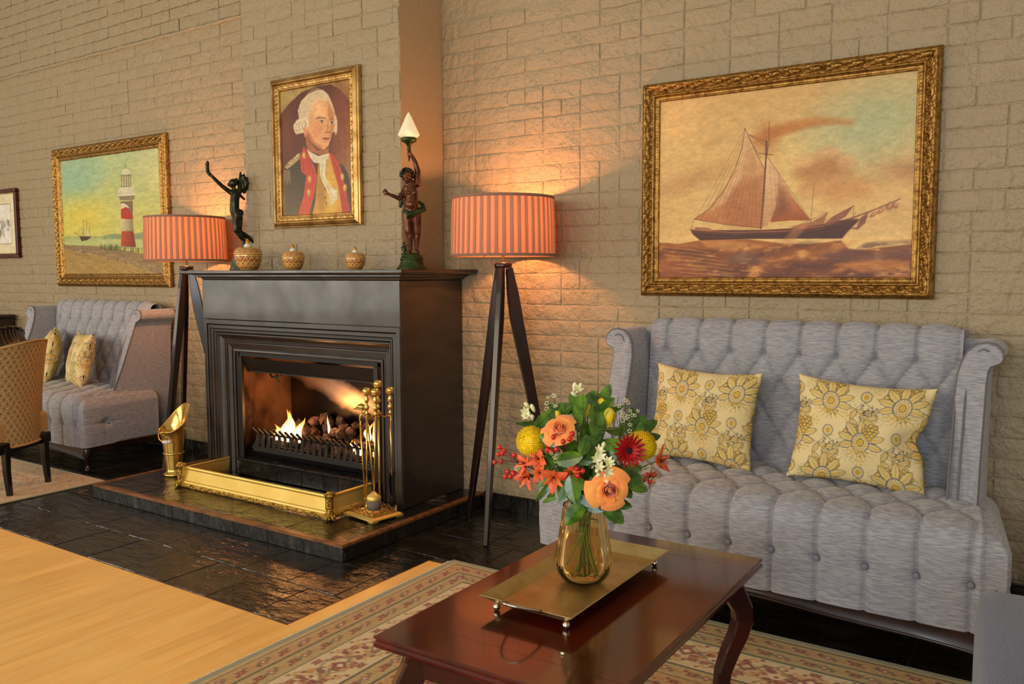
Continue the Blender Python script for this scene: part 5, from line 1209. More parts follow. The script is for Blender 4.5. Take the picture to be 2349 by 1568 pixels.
for sg, xi in ((-1, xc-.590), (1, xc+.585)):
    mb = MB(); n = len(wp); vs = []; rows_ = [(0, .012), (.006, .003), (.016, 0)]
    cx_ = .045
    for (ins, sh) in [(.0, .010), (.004, .003), (.014, 0)]:
        for (x, z) in wp: vs.append((xi+sg*(x+(cx_-x)*sh*2.2), yfront(z)+ins, z-(.0 if z < .9 else sh*.8)))
    for (x, z) in wp: vs.append((xi+sg*x, 3.345+.05*(z-.4), z))
    fs = [(r*n+i, r*n+(i+1) % n, (r+1)*n+(i+1) % n, (r+1)*n+i) for r in range(3) for i in range(n)]
    mb.add(vs, fs, True); mb.add([vs[i] for i in range(n)], [list(range(n))], False); mb.add([vs[3*n+i] for i in range(n)], [list(range(n))], False)
    w = mb.build('wing', M['sofa'], so)
    pts = [(xi+sg*x, yfront(z)+.006, z) for x, z in wp[:18]]
    MB().tube(pts, .0042, 6).build('piping', M['piping'], so)
    pts = [(xi+sg*(.030 if z < .85 else .030+(x-.0)*.55), yfront(z)-.001, z if z < .85 else z-.022) for x, z in wp[:9]]
    MB().tube(pts, .0035, 6).build('piping', M['piping'], so)
MB().box(xc-.66, xc+.66, 3.33, 3.365, .155, .96, .01).build('outside_back', M['sofa'], so)
def apron(u, v):
    x = xc-.745+1.49*u; e = abs(2*u-1); zb = .112-.030*(e**4)+.012*math.cos((2*u-1)*PI*1.5)*(1-e); z = .158+(zb-.158)*v
    return (x, 2.705+.004*math.sin(PI*v)-.006*v, z)
ap = MB(); ap.grid(apron, 80, 5); ap.grid(lambda u, v: (apron(u, v)[0], apron(u, v)[1]+.022, apron(u, v)[2]), 80, 5)
ap.tube([tuple(V3(apron(i/60, 1))+V3((0, .004, 0))) for i in range(61)], .0065, 8); ap.build('carved_rail', M['darkwood'], so)
for sg in (-1, 1):
    MB().box(xc+sg*.735, xc+sg*.755, 2.72, 3.33, .115, .16, .004).build('side_rail', M['darkwood'], so)
    def leg(x, y, dx, dy):
        d = V3((dx, dy, 0)).normalized(); P0 = V3((x, y, 0))
        MB().tube([P0+V3((0, 0, .158)), P0+d*.012+V3((0, 0, .13)), P0+d*.018+V3((0, 0, .10)), P0+d*.006+V3((0, 0, .06)), P0-d*.002+V3((0, 0, .03)), P0+d*.006+V3((0, 0, .012)), P0+d*.012+V3((0, 0, .001))], [.030, .031, .025, .015, .012, .018, .020], 10).build('leg', M['darkwood'], so)
    leg(xc+sg*.725, 2.735, sg, -1); leg(xc+sg*.69, 3.31, sg*.5, 1)
so2 = copy_tree(so); so2.location = (xc-4.74, 3.0, 0); so2.scale = (.985, 1, 1)
so2['label'] = 'far grey tufted loveseat below the lighthouse painting, left of the fireplace'

# ---------------------------------------------------------------- cushions
M['cush'] = mat('printed_linen', None, .8, attr='paint', bump=(300, .2, .001))
cv = Canvas(330, 310, None, (230, 208, 152))
YE, GRc, DK = (206, 162, 62), (112, 110, 104), (70, 70, 74)
def leafm(x, y, a, L_, w, fill=(222, 196, 130)):
    d = (math.cos(a), math.sin(a)); n_ = (-d[1], d[0]); top = []; bot = []
    for i in range(9):
        t = i/8; ww = w*math.sin(PI*t)**.7*(1+.12*math.cos(t*26)); top.append((x+d[0]*L_*t+n_[0]*ww, y+d[1]*L_*t+n_[1]*ww)); bot.append((x+d[0]*L_*t-n_[0]*ww, y+d[1]*L_*t-n_[1]*ww))
    cv.poly(top+bot[::-1], fill, 1.1, 1, raw=True); cv.line(top, DK, 1.0, .75, raw=True); cv.line(bot, DK, 1.0, .75, raw=True); cv.line([(x, y), (x+d[0]*L_, y+d[1]*L_)], YE, 1.4, .9, raw=True)
    for i in range(2, 8): t = i/8; cv.line([(x+d[0]*L_*t, y+d[1]*L_*t), (x+d[0]*L_*(t+.08)+n_[0]*w*.6, y+d[1]*L_*(t+.08)+n_[1]*w*.6)], YE, .9, .7, raw=True)
def med(x, y, s=1.0):
    for k_ in range(7): a = -PI/2+(k_-3)*.62; leafm(x+8*s*math.cos(a), y+8*s*math.sin(a), a, 36*s*(1-.10*abs(k_-3)), 6*s)
    for (r, c) in ((17, DK), (15.6, (232, 216, 172)), (11.5, YE), (9.6, (226, 202, 140)), (7, DK), (6, (214, 172, 70))): cv.blob((x, y), r*s*.78, r*s, c, 1, .12, raw=True)
    for k_ in range(20): a = k_*PI/10; cv.blob((x+13.4*s*.78*math.cos(a), y+13.4*s*math.sin(a)), 1.0, 1.0, DK, .8, .5, raw=True)
    for k_ in range(8): a = PI/2+(k_-3.5)*.28; cv.line([(x, y+14*s), (x+30*s*math.cos(a), y+32*s*math.sin(a))], YE, 1.6, .8, raw=True)
def berry(x, y, s=1.0, fl_=1):
    for i, (a, b_) in enumerate(((0, -12), (-8, -8), (8, -8), (-12, 0), (12, 0), (-4, -3), (4, -3), (-8, 6), (8, 6), (0, 5), (-4, 12), (4, 12), (0, 18))):
        cv.blob((x+a*s*fl_, y+b_*s), 5.4*s, 5.4*s, (96, 92, 84), .9, .3, raw=True); cv.blob((x+a*s*fl_, y+b_*s), 4.2*s, 4.2*s, (212, 170, 66), 1, .4, raw=True); cv.blob((x+a*s-1, y+b_*s-1), 1.8*s, 1.6*s, (236, 210, 130), .8, .5, raw=True)
def sprig(x, y, a, n=5):
    for i in range(n): t = i*5.5; px_ = x+t*math.cos(a); py_ = y+t*math.sin(a); cv.blob((px_+(2.6 if i % 2 else -2.6)*math.sin(a), py_), 1.5, 1.5, DK, .8, .5, raw=True)
    cv.line([(x, y), (x+n*5.5*math.cos(a), y+n*5.5*math.sin(a))], DK, .8, .7, raw=True)
def star(x, y, c=DK):
    for k_ in range(7): a = k_*2*PI/7; cv.line([(x, y), (x+7*math.cos(a), y+7*math.sin(a))], c, .8, .7, raw=True); cv.blob((x+9*math.cos(a), y+9*math.sin(a)), 2.0, 2.0, c, .8, .4, raw=True); cv.blob((x+9*math.cos(a), y+9*math.sin(a)), .9, .9, (232, 214, 166), .9, .5, raw=True)
for (ox, oy) in [(i*58*2+(58 if j % 2 else 0), j*66) for i in range(-1, 3) for j in range(-1, 5)]:
    for k_ in range(9): star(ox+88+rs_.uniform(-54, 54), oy+60+rs_.uniform(-30, 30), YE if k_ % 2 else (190, 176, 130))
for (ox, oy) in [(i*58*2+(58 if j % 2 else 0), j*74) for i in range(-1, 3) for j in range(-1, 5)]:
    X_, Y_ = 70+ox, 44+oy
    for k_ in range(4): leafm(X_+(58 if k_ % 2 else -58)*.62, Y_+20+k_*9, (.5 if k_ % 2 else 2.6)+k_*.4, 24, 5)
    med(X_, Y_, 1.12); cv.blob((X_, Y_+58), 9, 11, DK, .8, .3, raw=True); cv.blob((X_, Y_+58), 7.6, 9.4, (228, 206, 150), 1, .3, raw=True); cv.blob((X_, Y_+58), 4.4, 6, YE, 1, .4, raw=True)
    berry(X_+44, Y_+56); berry(X_-44, Y_+50, .85, -1); sprig(X_+52, Y_+30, -1.1); sprig(X_-54, Y_+22, -2.0); star(X_+72, Y_+12); star(X_-68, Y_+86, YE); star(X_+62, Y_+92)
    for k_ in range(4): leafm(X_+(14 if k_ % 2 else -14), Y_+84, PI/2+(k_-1.5)*.7, 22, 4.4)
    cv.line([(X_, Y_+70), (X_-16, Y_+84), (X_-40, Y_+72)], DK, 1, .7, raw=True); cv.line([(X_, Y_+70), (X_+16, Y_+84), (X_+40, Y_+76)], DK, 1, .7, raw=True)
def cushion(label, W_, H_, T_, nu=220, dent=0.0, off=(0, 0), group=None, seed=0):
    L = cv.linear(); V = []; C_ = []; nv = nu
    us = np.linspace(-1, 1, nu); F = []
    for side in (1, -1):
        for i in range(nu):
            for j in range(nv):
                u, v = us[i], us[j]
                x = W_/2*u*(1-.085*(1-v*v)); z = H_/2*v*(1-.10*(1-u*u)); t = T_/2*((1-u*u)*(1-v*v))**.42
                wr = .004*math.sin(9*u+5*v*v+seed)*math.cos(4*v-u)*(1-u*u)*(1-v*v)+.006*math.sin(14*(abs(u)*abs(v)))*(abs(u*v))
                t += wr; 
                if dent: t -= dent*math.exp(-((u-.85)**2/.06+(v+.1)**2/.05)); x -= dent*.8*math.exp(-((u-1)**2/.08+(v-.0)**2/.05))
                V.append((x, -side*t, z)); iu = int(np.clip((u*.5+.5+off[0])*cv.w*.66, 0, cv.w-1)); iv = int(np.clip((.5-v*.5+off[1])*cv.h*.62, 0, cv.h-1)); C_.append(L[iv, iu])
    idx = np.arange(2*nu*nv).reshape(2, nu, nv)
    for k_ in range(2):
        q4 = np.stack([idx[k_, :-1, :-1], idx[k_, 1:, :-1], idx[k_, 1:, 1:], idx[k_, :-1, 1:]], -1).reshape(-1, 4); F.append(q4 if k_ == 0 else q4[:, ::-1])
    o = np_mesh(np.array(V), np.concatenate(F), np.array(C_), 'cushion', M['cush']); tag(o, label, 'cushion', group); return o
c1 = cushion('yellow floral cushion at the left of the near sofa, behind the bouquet', .43, .375, .15, seed=1, group='yellow floral cushions')
c1.location = (-1.165, 3.075, .640); c1.rotation_euler = (-.20, .03, -.06)
c2 = cushion('yellow floral cushion at the right of the near sofa, right side pinched', .45, .37, .15, dent=.035, off=(.05, .02), seed=3, group='yellow floral cushions')
c2.location = (-.590, 3.055, .635); c2.rotation_euler = (-.22, .055, .05)
c3 = cushion('yellow floral cushion in full view on the far sofa by the fireplace', .40, .37, .14, nu=90, off=(.1, .1), seed=4, group='yellow floral cushions')
c3.location = (-5.50, 3.04, .620); c3.rotation_euler = (-.24, -.03, -.30)
c4 = cushion('yellow floral cushion half hidden behind the patterned chair', .40, .37, .14, nu=90, off=(0, .1), seed=6, group='yellow floral cushions')
c4.location = (-5.92, 3.06, .625); c4.rotation_euler = (-.22, .04, -.5)

# ---------------------------------------------------------------- carved chair at the left
M['lattice'] = mat('lattice_chair_fabric', None, .75, attr='paint', bump=(260, .15, .001))
M['ebony'] = mat('black_lacquer', S(16, 11, 9), .22, coat=.4)
O_ = V3((-4.775, 2.31, 0)); ee = V3((-.43, .90, 0)).normalized(); ff = V3((-.90, -.43, 0)).normalized()
chr_ = thing('carved_armchair', 'diamond-patterned cream chair with black carved crest seen from behind, far left', 'armchair', O_)
def latt(e, z):
    u = (e+.003*math.sin(z*40))/.034; w = z/.050; p = (u+w) % 1; q_ = (u-w) % 1; a = min(p, 1-p); b_ = min(q_, 1-q_)
    cx_ = abs((u+w+.5) % 1-.5); cy_ = abs((u-w+.5) % 1-.5)
    if min(a, b_) < .07: return tuple(S(214, 186, 130)[:3])
    if min(a, b_) < .14: return tuple(S(120, 98, 66)[:3])
    if min(a, b_) > .32: return tuple(S(104, 88, 66)[:3])
    if min(a, b_) > .25: return tuple(S(208, 180, 124)[:3])
    return tuple(S(160, 134, 92)[:3])
def hw(z): return float(np.interp(z, [.26, .38, .5, .62, .74, .80, .83], [.168, .178, .176, .196, .236, .240, .225]))
def shell(u, v, th=0):
    zt = .815+.030*math.sin(PI*u)-.025*(1-u); z = .262+(zt-.262)*v; h = hw(min(z, .83)); e = (u*2-1)*h; bow = .10*(abs(e)/.24)**2.2
    lean = -.02-.055*((z-.26)/.55)+.02*math.sin(PI*v); p = O_+ee*e+ff*(bow+lean+th); return (p.x, p.y, z)
nu, nv = 150, 170; cols = []
for i in range(nu):
    for j in range(nv): p = shell(i/(nu-1), j/(nv-1)); cols.append(latt((i/(nu-1)*2-1)*hw(p[2]), p[2]))
MB().grid(shell, nu, nv, col=cols).build('outside_back', M['lattice'], chr_)
ib = MB(); ib.grid(lambda u, v: shell(u, v, .05), 20, 16, col=[latt(i*.05, j*.05) for i in range(20) for j in range(16)]); ib.build('inside_back', M['lattice'], chr_)
rim = [shell(0, v/12) for v in range(13)]+[shell(u/30, 1) for u in range(1, 31)]+[shell(1, 1-v/12) for v in range(1, 13)]
M['braid'] = mat('cream_braid', S(196, 160, 106), .7)
MB().tube(rim, .0065, 6).build('braid_trim', M['braid'], chr_); MB().tube([shell(u/20, 0) for u in range(21)], .0065, 6).build('braid_trim', M['braid'], chr_)
def crest(u, v):
    e = (u*2-1)*.262; bow = .10*(abs(e)/.24)**2.2; z0_ = .80; zt = z0_+.10*math.sin(PI*min(1, u*.92+.02))**.8+.006*abs(math.sin(u*PI*9))
    z = z0_-.03+(zt-z0_+.03)*v; p = O_+ee*e+ff*(bow-.02+.035+.05*math.sin(PI*v*.5)+.006*abs(math.sin(u*PI*18))); return (p.x, p.y, z)
cr = MB(); cr.grid(crest, 110, 10); cr.grid(lambda u, v: tuple(V3(crest(u, v))+ff*.02), 110, 10); cr.tube([crest(u/60, 1) for u in range(61)], .008, 8); cr.build('carved_crest', M['ebony'], chr_)
MB().tube([tuple(V3(shell(0, 1-v/10))+ff*.035) for v in range(11)], .018, 8).build('side_frame', M['ebony'], chr_)
MB().tube([tuple(V3(shell(1, 1-v/10))+ff*.035) for v in range(11)], .018, 8).build('side_frame', M['ebony'], chr_)
for sg in (-1, 1):
    b0 = O_+ee*(sg*.15); MB().beam([b0+V3((0, 0, .27)), b0+V3((0, 0, .14)), b0-ff*.012], [(.040, .036), (.034, .030), (.026, .024)], ee).build('leg', M['ebony'], chr_)
    b0 = O_+ee*(sg*.20)+ff*.46; MB().beam([b0+V3((0, 0, .27)), b0+V3((0, 0, .14)), b0], [(.040, .036), (.034, .030), (.026, .024)], ee).build('leg', M['ebony'], chr_)
    a0 = [tuple(V3(shell(0 if sg < 0 else 1, .58))+ff*.04), tuple(O_+ee*(sg*.245)+ff*.25+V3((0, 0, .56))), tuple(O_+ee*(sg*.25)+ff*.40+V3((0, 0, .53))), tuple(O_+ee*(sg*.24)+ff*.41+V3((0, 0, .42))), tuple(O_+ee*(sg*.22)+ff*.44+V3((0, 0, .30)))]
    MB().tube(a0, [.018, .018, .022, .016, .018], 8).build('arm', M['ebony'], chr_)
def rbox(mb, c, ex, ey, h, bev=.03):
    pr = []
    for k_ in range(5): t = k_/4*PI/2; pr.append((bev*(1-math.sin(t)), h-bev+bev*math.sin(t)) if False else (bev*(1-math.cos(t)), h-bev+bev*math.sin(t)))
    pr = [(0, 0)]+pr
    for (ins, z) in pr: pass
    vs = []
    for (ins, z) in pr:
        for (sx, sy) in ((-1, -1), (1, -1), (1, 1), (-1, 1)): p = V3(c)+ex*(sx*(1-ins/ex.length))+ey*(sy*(1-ins/ey.length)); vs.append((p.x, p.y, p.z+z))
    n = len(pr); mb.add(vs, [(r*4+i, r*4+(i+1) % 4, (r+1)*4+(i+1) % 4, (r+1)*4+i) for r in range(n-1) for i in range(4)]+[(0, 1, 2, 3), ((n-1)*4, (n-1)*4+1, (n-1)*4+2, (n-1)*4+3)])
sb = MB(); rbox(sb, O_+ff*.24+V3((0, 0, .30)), ee*.20, ff*.23, .12); sb.c = [S(186, 158, 110)[:3]]*len(sb.v); sb.build('seat', M['lattice'], chr_)
fr_ = MB(); rbox(fr_, O_+ff*.235+V3((0, 0, .235)), ee*.205, ff*.235, .06, .01); fr_.build('seat_rail', M['ebony'], chr_)

# ---------------------------------------------------------------- dark cabinet, far left
cb_ = thing('cabinet', 'dark brown wooden cabinet against the wall at the far left edge', 'cabinet', (-7.6, 3.2, 0))
MB().box(-8.2, -7.115, 2.98, 3.40, .05, .84, .006).build('body', M['darkwood'], cb_); MB().box(-8.22, -7.09, 2.96, 3.41, .84, .868, .008).build('top', M['darkwood'], cb_)
MB().box(-8.16, -7.68, 2.968, 2.98, .10, .80, .008).build('door', M['darkwood'], cb_); d_ = MB().box(-7.66, -7.15, 2.968, 2.98, .10, .80, .008).build('door', M['darkwood'], cb_)
MB().ball((-7.62, 2.955, .48), .012, 10).build('knob', M['brass'], d_)
MB().box(-8.2, -7.115, 3.0, 3.40, 0, .05).build('plinth', M['darkwood'], cb_)
MB().box(-7.117, -7.110, 3.04, 3.34, .16, .76, .004).build('side_panel', M['darkwood'], cb_)

# ---------------------------------------------------------------- denim armchair, near right
M['denim'] = mat('blue_grey_tweed', S(60, 68, 96), .9, var=(S(104, 108, 130), 520, (1, 1, 1), .42, .62), bump=(420, .5, .001), sheen=.3)
ac = thing('tweed_armchair', 'blue-grey tweed armchair corner with piping at the bottom right corner', 'armchair', (.2, 1.7, 0))
def superbox(mb, c, hx, hy, hz, e=.35, nu=40, nv=24, ztop=0):
    def f(u, v):
        a = 2*PI*u; b_ = PI*(v-.5); ca, sa = math.cos(a), math.sin(a); cb2, sb2 = math.cos(b_), math.sin(b_)
        pw = lambda t, k_: math.copysign(abs(t)**k_, t)
        return (c[0]+hx*pw(cb2, e)*pw(ca, e), c[1]+hy*pw(cb2, e)*pw(sa, e), c[2]+hz*pw(sb2, e))
    mb.grid(f, nu, nv, cu=True)
AX, AY_ = -.150, 2.10
ac.location = (AX, AY_, 0); ac.rotation_euler = (0, 0, 0)
arm = MB(); superbox(arm, (AX+.075, AY_-.40, .293), .078, .40, .228, .30); arm.build('arm', M['denim'], ac)
arm = MB(); superbox(arm, (AX+.70, AY_-.40, .275), .078, .40, .222, .30); arm.build('arm', M['denim'], ac)
arm = MB(); superbox(arm, (AX+.39, AY_-.09, .29), .36, .085, .20, .3); arm.build('back', M['denim'], ac)
arm = MB(); superbox(arm, (AX+.39, AY_-.46, .27), .25, .34, .09, .3); arm.build('seat_cushion', M['denim'], ac)
MB().tube([(AX+.034+.003*math.sin(k_*1.3), AY_-.012-.04*k_ if k_ else AY_-.008, .502-(.03 if k_ == 0 else 0)+.002*math.sin(k_*2.1)) for k_ in range(19)], .0045, 8).build('piping', M['denim'], ac)
for (x, y) in ((AX+.06, AY_-.06), (AX+.70, AY_-.06), (AX+.06, AY_-.74), (AX+.70, AY_-.74)): MB().lathe([(.014, .011), (.018, .04), (.024, .10)], (x, y, 0), 12).build('leg', M['darkwood'], ac)
ac.rotation_euler = (0, 0, .095)

# ---------------------------------------------------------------- rugs
M['rug'] = mat('woven_wool', None, .95, attr='paint', bump=(420, .5, .002), sheen=.15)
def rug_canvas(w0, h0, mir=True, K=1.0):
    w, h = int(w0*K), int(h0*K); cv = Canvas(w, h, None, (196, 176, 128)); X, Y = (np.arange(w)[None, :]+.5+np.zeros((h, 1)))/K, (np.arange(h)[:, None]+.5+np.zeros((1, w)))/K
    cv.X, cv.Y = X.copy(), Y.copy(); cv.w, cv.h = w, h; cv.K = K; WW, HH = w, h; w, h = w0, h0; U = np.minimum(X, w-X) if mir else X; Vv = np.minimum(Y, h-Y); d = np.minimum(U, Vv)
    bands = [(0, 4, (150, 146, 118)), (4, 6, (196, 164, 104)), (6, 7, (112, 96, 62)), (7, 17, (190, 150, 92)), (17, 18.4, (104, 96, 64)), (18.4, 29, (184, 156, 98)), (29, 30.2, (96, 92, 64)), (30.2, 58, (214, 190, 142)), (58, 59.4, (96, 92, 64)), (59.4, 70, (190, 160, 102)), (70, 71.2, (96, 92, 64)), (71.2, 80, (196, 152, 94)), (80, 81.4, (92, 90, 66)), (81.4, 1e4, (148, 142, 106))]
    for a, b_, c in bands: cv.a[(d >= a) & (d < b_)] = c
    r = np.random.RandomState(4); RD, GD, GN, TN, CRm = (128, 54, 42), (190, 132, 66), (84, 84, 56), (128, 88, 52), (226, 206, 162)
    def motif(x, y, kind, s=1.0, hor=True):
        if not (0 <= x < w and 0 <= y < h): return
        q = (lambda a, b_: (x+a*s, y+b_*s)) if hor else (lambda a, b_: (x+b_*s, y+a*s))
        if kind == 0:
            cv.blob(q(0, 0), 3.0*s, 3.0*s, RD, 1, .5, raw=True); cv.blob(q(0, 0), 1.4*s, 1.4*s, GD, 1, .4, raw=True)
            for (a, b_) in ((-3.4, -2), (3.4, -2), (-3.4, 2), (3.4, 2)): cv.blob(q(a, b_), 1.3*s, 1.3*s, RD, .8, .6, raw=True)
        elif kind == 1:
            cv.line([q(-5, -3), q(-2, 2), (q(1, -2)), q(5, 3)], GD, 1.6*s, .9, raw=True); cv.blob(q(5, 3), 1.7*s, 1.7*s, RD, .9, .5, raw=True); cv.blob(q(-5, -3), 1.5*s, 1.5*s, TN, .9, .5, raw=True)
        elif kind == 2:
            cv.poly([q(-4, 0), q(0, -4), q(4, 0), q(0, 4)], RD, 1, .9, raw=True); cv.poly([q(-2, 0), q(0, -2), q(2, 0), q(0, 2)], CRm, 1, 1, raw=True); cv.line([q(-8, 2), q(-4, -1)], GN, 1.2, .8, raw=True); cv.line([q(8, -2), q(4, 1)], GN, 1.2, .8, raw=True)
        else:
            for k_ in range(6): a = k_*PI/3; cv.blob(q(5*math.cos(a), 4*math.sin(a)), 2*s, 1.4*s, GD if k_ % 2 else RD, .85, .5, raw=True)
            cv.blob(q(0, 0), 2.4*s, 2*s, CRm, 1, .4, raw=True); cv.blob(q(0, 0), 1.1, 1.1, RD, 1, .4, raw=True)
    def along(off, step, kinds, s, jit=0):
        k_ = 0; t = off
        while t < max(w, h)-off:
            kd = kinds[k_ % len(kinds)]; j = jit*(1 if k_ % 2 else -1)
            if t < w-off: motif(t, off+j, kd, s, True); motif(t, h-off+j, kd, s, True)
            if t < h-off: motif(off+j, t, kd, s, False); motif(w-off+j, t, kd, s, False)
            t += step; k_ += 1
    along(12, 6.5, (1, 0, 1, 2), .6); along(23.6, 7, (0, 2, 1), .62); along(64.6, 7, (0, 2, 1), .62); along(75.6, 6.5, (1, 0), .55)
    along(44, 15, (3, 2), 1.25, 1.5); along(36, 7, (1, 1, 0), .6, 2); along(52, 7, (1, 0, 1), .6, 2); along(40, 8, (0, 1, 1), .5, 2); along(48, 8, (1, 0, 0), .5, 2)
    for off, amp, per, c in ((44, 7, 42, (176, 128, 72)), (44, -7, 42, (120, 112, 80))):
        for sd in range(4):
            P_ = []
            L_ = w if sd < 2 else h; t = off
            while t < L_-off: o = off+amp*math.sin(t*2*PI/per); P_.append(((t, o), (t, h-o), (o, t), (w-o, t))[sd]); t += 3
            cv.line(P_, c, 1.1, .8, raw=True)
    for i in range(int(w*h/170)):
        x, y = r.uniform(84, w-84), r.uniform(84, h-84)
        motif(x, y, r.choice([0, 1, 2, 3]), r.uniform(.5, 1.15), bool(r.randint(2)))
    for i in range(int(w*h/900)):
        x, y = r.uniform(84, w-84), r.uniform(84, h-84); a0 = r.uniform(0, 6); R_ = r.uniform(8, 20)
        cv.line([(x+R_*(1-k_/14)*math.cos(a0+k_*.45), y+R_*(1-k_/14)*math.sin(a0+k_*.45)) for k_ in range(12)], [(206, 140, 64), (196, 160, 96), (104, 88, 60)][i % 3], 1.6, .85, raw=True)
    cv.a += (r.rand(HH, WW, 1)-.5)*20
    return cv
def rug(name, label, cv, x0, y0, dx, dy, rot, z=.009):
    t = thing(name, label, 'rug', (x0, y0, 0)); w, h = cv.w, cv.h; xs = np.linspace(0, dx, w); ys = np.linspace(0, dy, h); X, Y = np.meshgrid(xs, ys)
    c, s = math.cos(rot), math.sin(rot); n_ = vnoise(w, h, 60, 77)*.0016
    V = np.stack([X*c-Y*s, X*s+Y*c, z+n_], -1).reshape(-1, 3); i = np.arange(w*h).reshape(h, w)
    F = np.stack([i[:-1, :-1], i[:-1, 1:], i[1:, 1:], i[1:, :-1]], -1).reshape(-1, 4); o = np_mesh(V, F, cv.linear().reshape(-1, 3), 'pile', M['rug'], t)
    mb = MB(); R = Rz(rot); pts = [V3((0, 0, 0)), V3((dx, 0, 0)), V3((dx, dy, 0)), V3((0, dy, 0))]
    pts = [R @ p+V3((x0, y0, z*.5)) for p in pts]
    for k_ in range(4): a, b_ = pts[k_], pts[(k_+1) % 4]; n2_ = 40; mb.tube([a.lerp(b_, q_/n2_)+V3((0, 0, 0)) for q_ in range(n2_+1)], z*.55, 6)
    mb.build('bound_edge', M['rugedge'], t); return t, R
M['rugedge'] = mat('rug_binding', S(160, 152, 118), .95, bump=(300, .6, .002)); M['fringe'] = mat('rug_fringe', S(206, 192, 150), .95)
RW, RH = 420, 328
rg, _ = rug('persian_rug', 'cream and gold patterned oriental rug under the coffee table', rug_canvas(RW, RH, K=1.26), -2.085, .62, RW*.0063, 2.685-.62, .0)
fr = MB(); rs = random.Random(2); y = .64
while y < 2.68:      # short fringe on the end near the fireplace
    a = rs.uniform(-.006, .006); fr.tube([(-2.083, y, .006), (-2.095+rs.uniform(-.002, .002), y+a*.5, .005), (-2.105+rs.uniform(-.004, .004), y+a, .002)], .0013, 4); y += .0065
fr.build('fringe', M['fringe'], rg, kind='stuff')
cvl = rug_canvas(300, 190); cvl.a = cvl.a*.55+np.array([206, 168, 120])*.45
t2, _ = rug('persian_rug', 'pale worn oriental rug under the patterned chair, left of the hearth', cvl, -6.42, 1.60, 1.90, 1.02, math.radians(0), .008)
t2.rotation_euler = (0, 0, 0); t2.location = (-6.49, 1.63, 0)

# ---------------------------------------------------------------- coffee table
TX0, TX1, TY0, TY1, TZ = -1.172, -.640, 1.236, 2.140, .45
tb = thing('coffee_table', 'glossy mahogany coffee table with curved legs in front of the near sofa', 'coffee table', ((TX0+TX1)/2, (TY0+TY1)/2, 0))
tp = MB(); n = 8
lay = [(.012, TZ-.030), (.004, TZ-.027), (.0, TZ-.022), (.0, TZ-.017), (.004, TZ-.012), (.004, TZ-.009), (.001, TZ-.006), (.0, TZ-.003), (.003, TZ)]
vs = []
for ins, z in lay: vs += [(TX0+ins, TY0+ins, z), (TX1-ins, TY0+ins, z), (TX1-ins, TY1-ins, z), (TX0+ins, TY1-ins, z)]
tp.add(vs, [(r*4+i, r*4+(i+1) % 4, (r+1)*4+(i+1) % 4, (r+1)*4+i) for r in range(len(lay)-1) for i in range(4)]+[(0, 1, 2, 3), tuple(len(vs)-4+i for i in range(4))]); tp.build('table_top', M['mahog'], tb)
for y in (TY0+.098, TY1-.098): MB().box(TX0+.004, TX1-.004, y-.0006, y+.0006, TZ-.0005, TZ+.00015).build('board_seam', M['mahogd'], tb)
AI = .055
MB().box(TX0+AI, TX1-AI, TY0+AI, TY0+AI+.018, TZ-.095, TZ-.029, .003).build('apron', M['mahogd'], tb); MB().box(TX0+AI, TX1-AI, TY1-AI-.018, TY1-AI, TZ-.095, TZ-.029, .003).build('apron', M['mahogd'], tb)
MB().box(TX0+AI, TX0+AI+.018, TY0+AI+.018, TY1-AI-.018, TZ-.095, TZ-.029, .003).build('apron', M['mahogd'], tb); MB().box(TX1-AI-.018, TX1-AI, TY0+AI+.018, TY1-AI-.018, TZ-.095, TZ-.029, .003).build('apron', M['mahogd'], tb)
for sx in (0, 1):
    for sy in (0, 1):
        c = V3((TX1-AI if sx else TX0+AI, TY1-AI if sy else TY0+AI, 0)); d = V3((1 if sx else -1, 1 if sy else -1, 0)).normalized(); sd = V3((-d.y, d.x, 0))
        prof = [(-.018, .420), (-.014, .385), (.004, .352), (.020, .322), (.022, .290), (.010, .250), (-.012, .205), (-.030, .155), (-.034, .110), (-.024, .070), (.0, .038), (.030, .016), (.040, .0105)]
        MB().beam([c+d*o+V3((0, 0, z)) for o, z in prof], [(.046, .058), (.046, .060), (.045, .054), (.043, .050), (.042, .048), (.040, .045), (.038, .042), (.036, .038), (.035, .035), (.035, .033), (.035, .031), (.036, .028), (.036, .026)], sd).build('leg', M['mahogd'], tb)
# tray
M['pewter'] = mat('old_brass_tray', S(206, 182, 126), .34, metal=.85, var=(S(176, 140, 86), 14, (1, 1, 1), .35, .7), rvar=(22, .26, .44), bump=(120, .08, .001)); M['silver'] = mat('silvered_ball', S(206, 196, 176), .18, metal=1.0)
ty_ = thing('serving_tray', 'flat brass tray on silver ball feet in the middle of the coffee table', 'tray', (-.943, 1.707, TZ))
X0, X1, Y0, Y1 = -1.060, -.826, 1.455, 1.962; B = TZ+.0165; vs = []
for (ins, z) in ((.030, B-.0012), (0.0, B+.021), (.0012, B+.0225), (.031, B), ): vs += [(X0+ins, Y0+ins, z), (X1-ins, Y0+ins, z), (X1-ins, Y1-ins, z), (X0+ins, Y1-ins, z)]
MB().add(vs, [(r*4+i, r*4+(i+1) % 4, (r+1)*4+(i+1) % 4, (r+1)*4+i) for r in range(3) for i in range(4)]+[(0, 1, 2, 3), (12, 13, 14, 15)]).build('pan', M['pewter'], ty_)
for x in (X0+.028, X1-.028):
    for y in (Y0+.028, Y1-.028): MB().ball((x, y, TZ+.0085), .0085, 16).build('ball_foot', M['silver'], ty_)
MB().tube([((X0+X1)/2+.043*math.cos(t), Y0+.004-.062*math.sin(t), B+.019+.026*math.sin(t)) for t in [i*PI/16 for i in range(17)]], .0034, 8, flat=.8).build('handle', M['silver'], ty_)

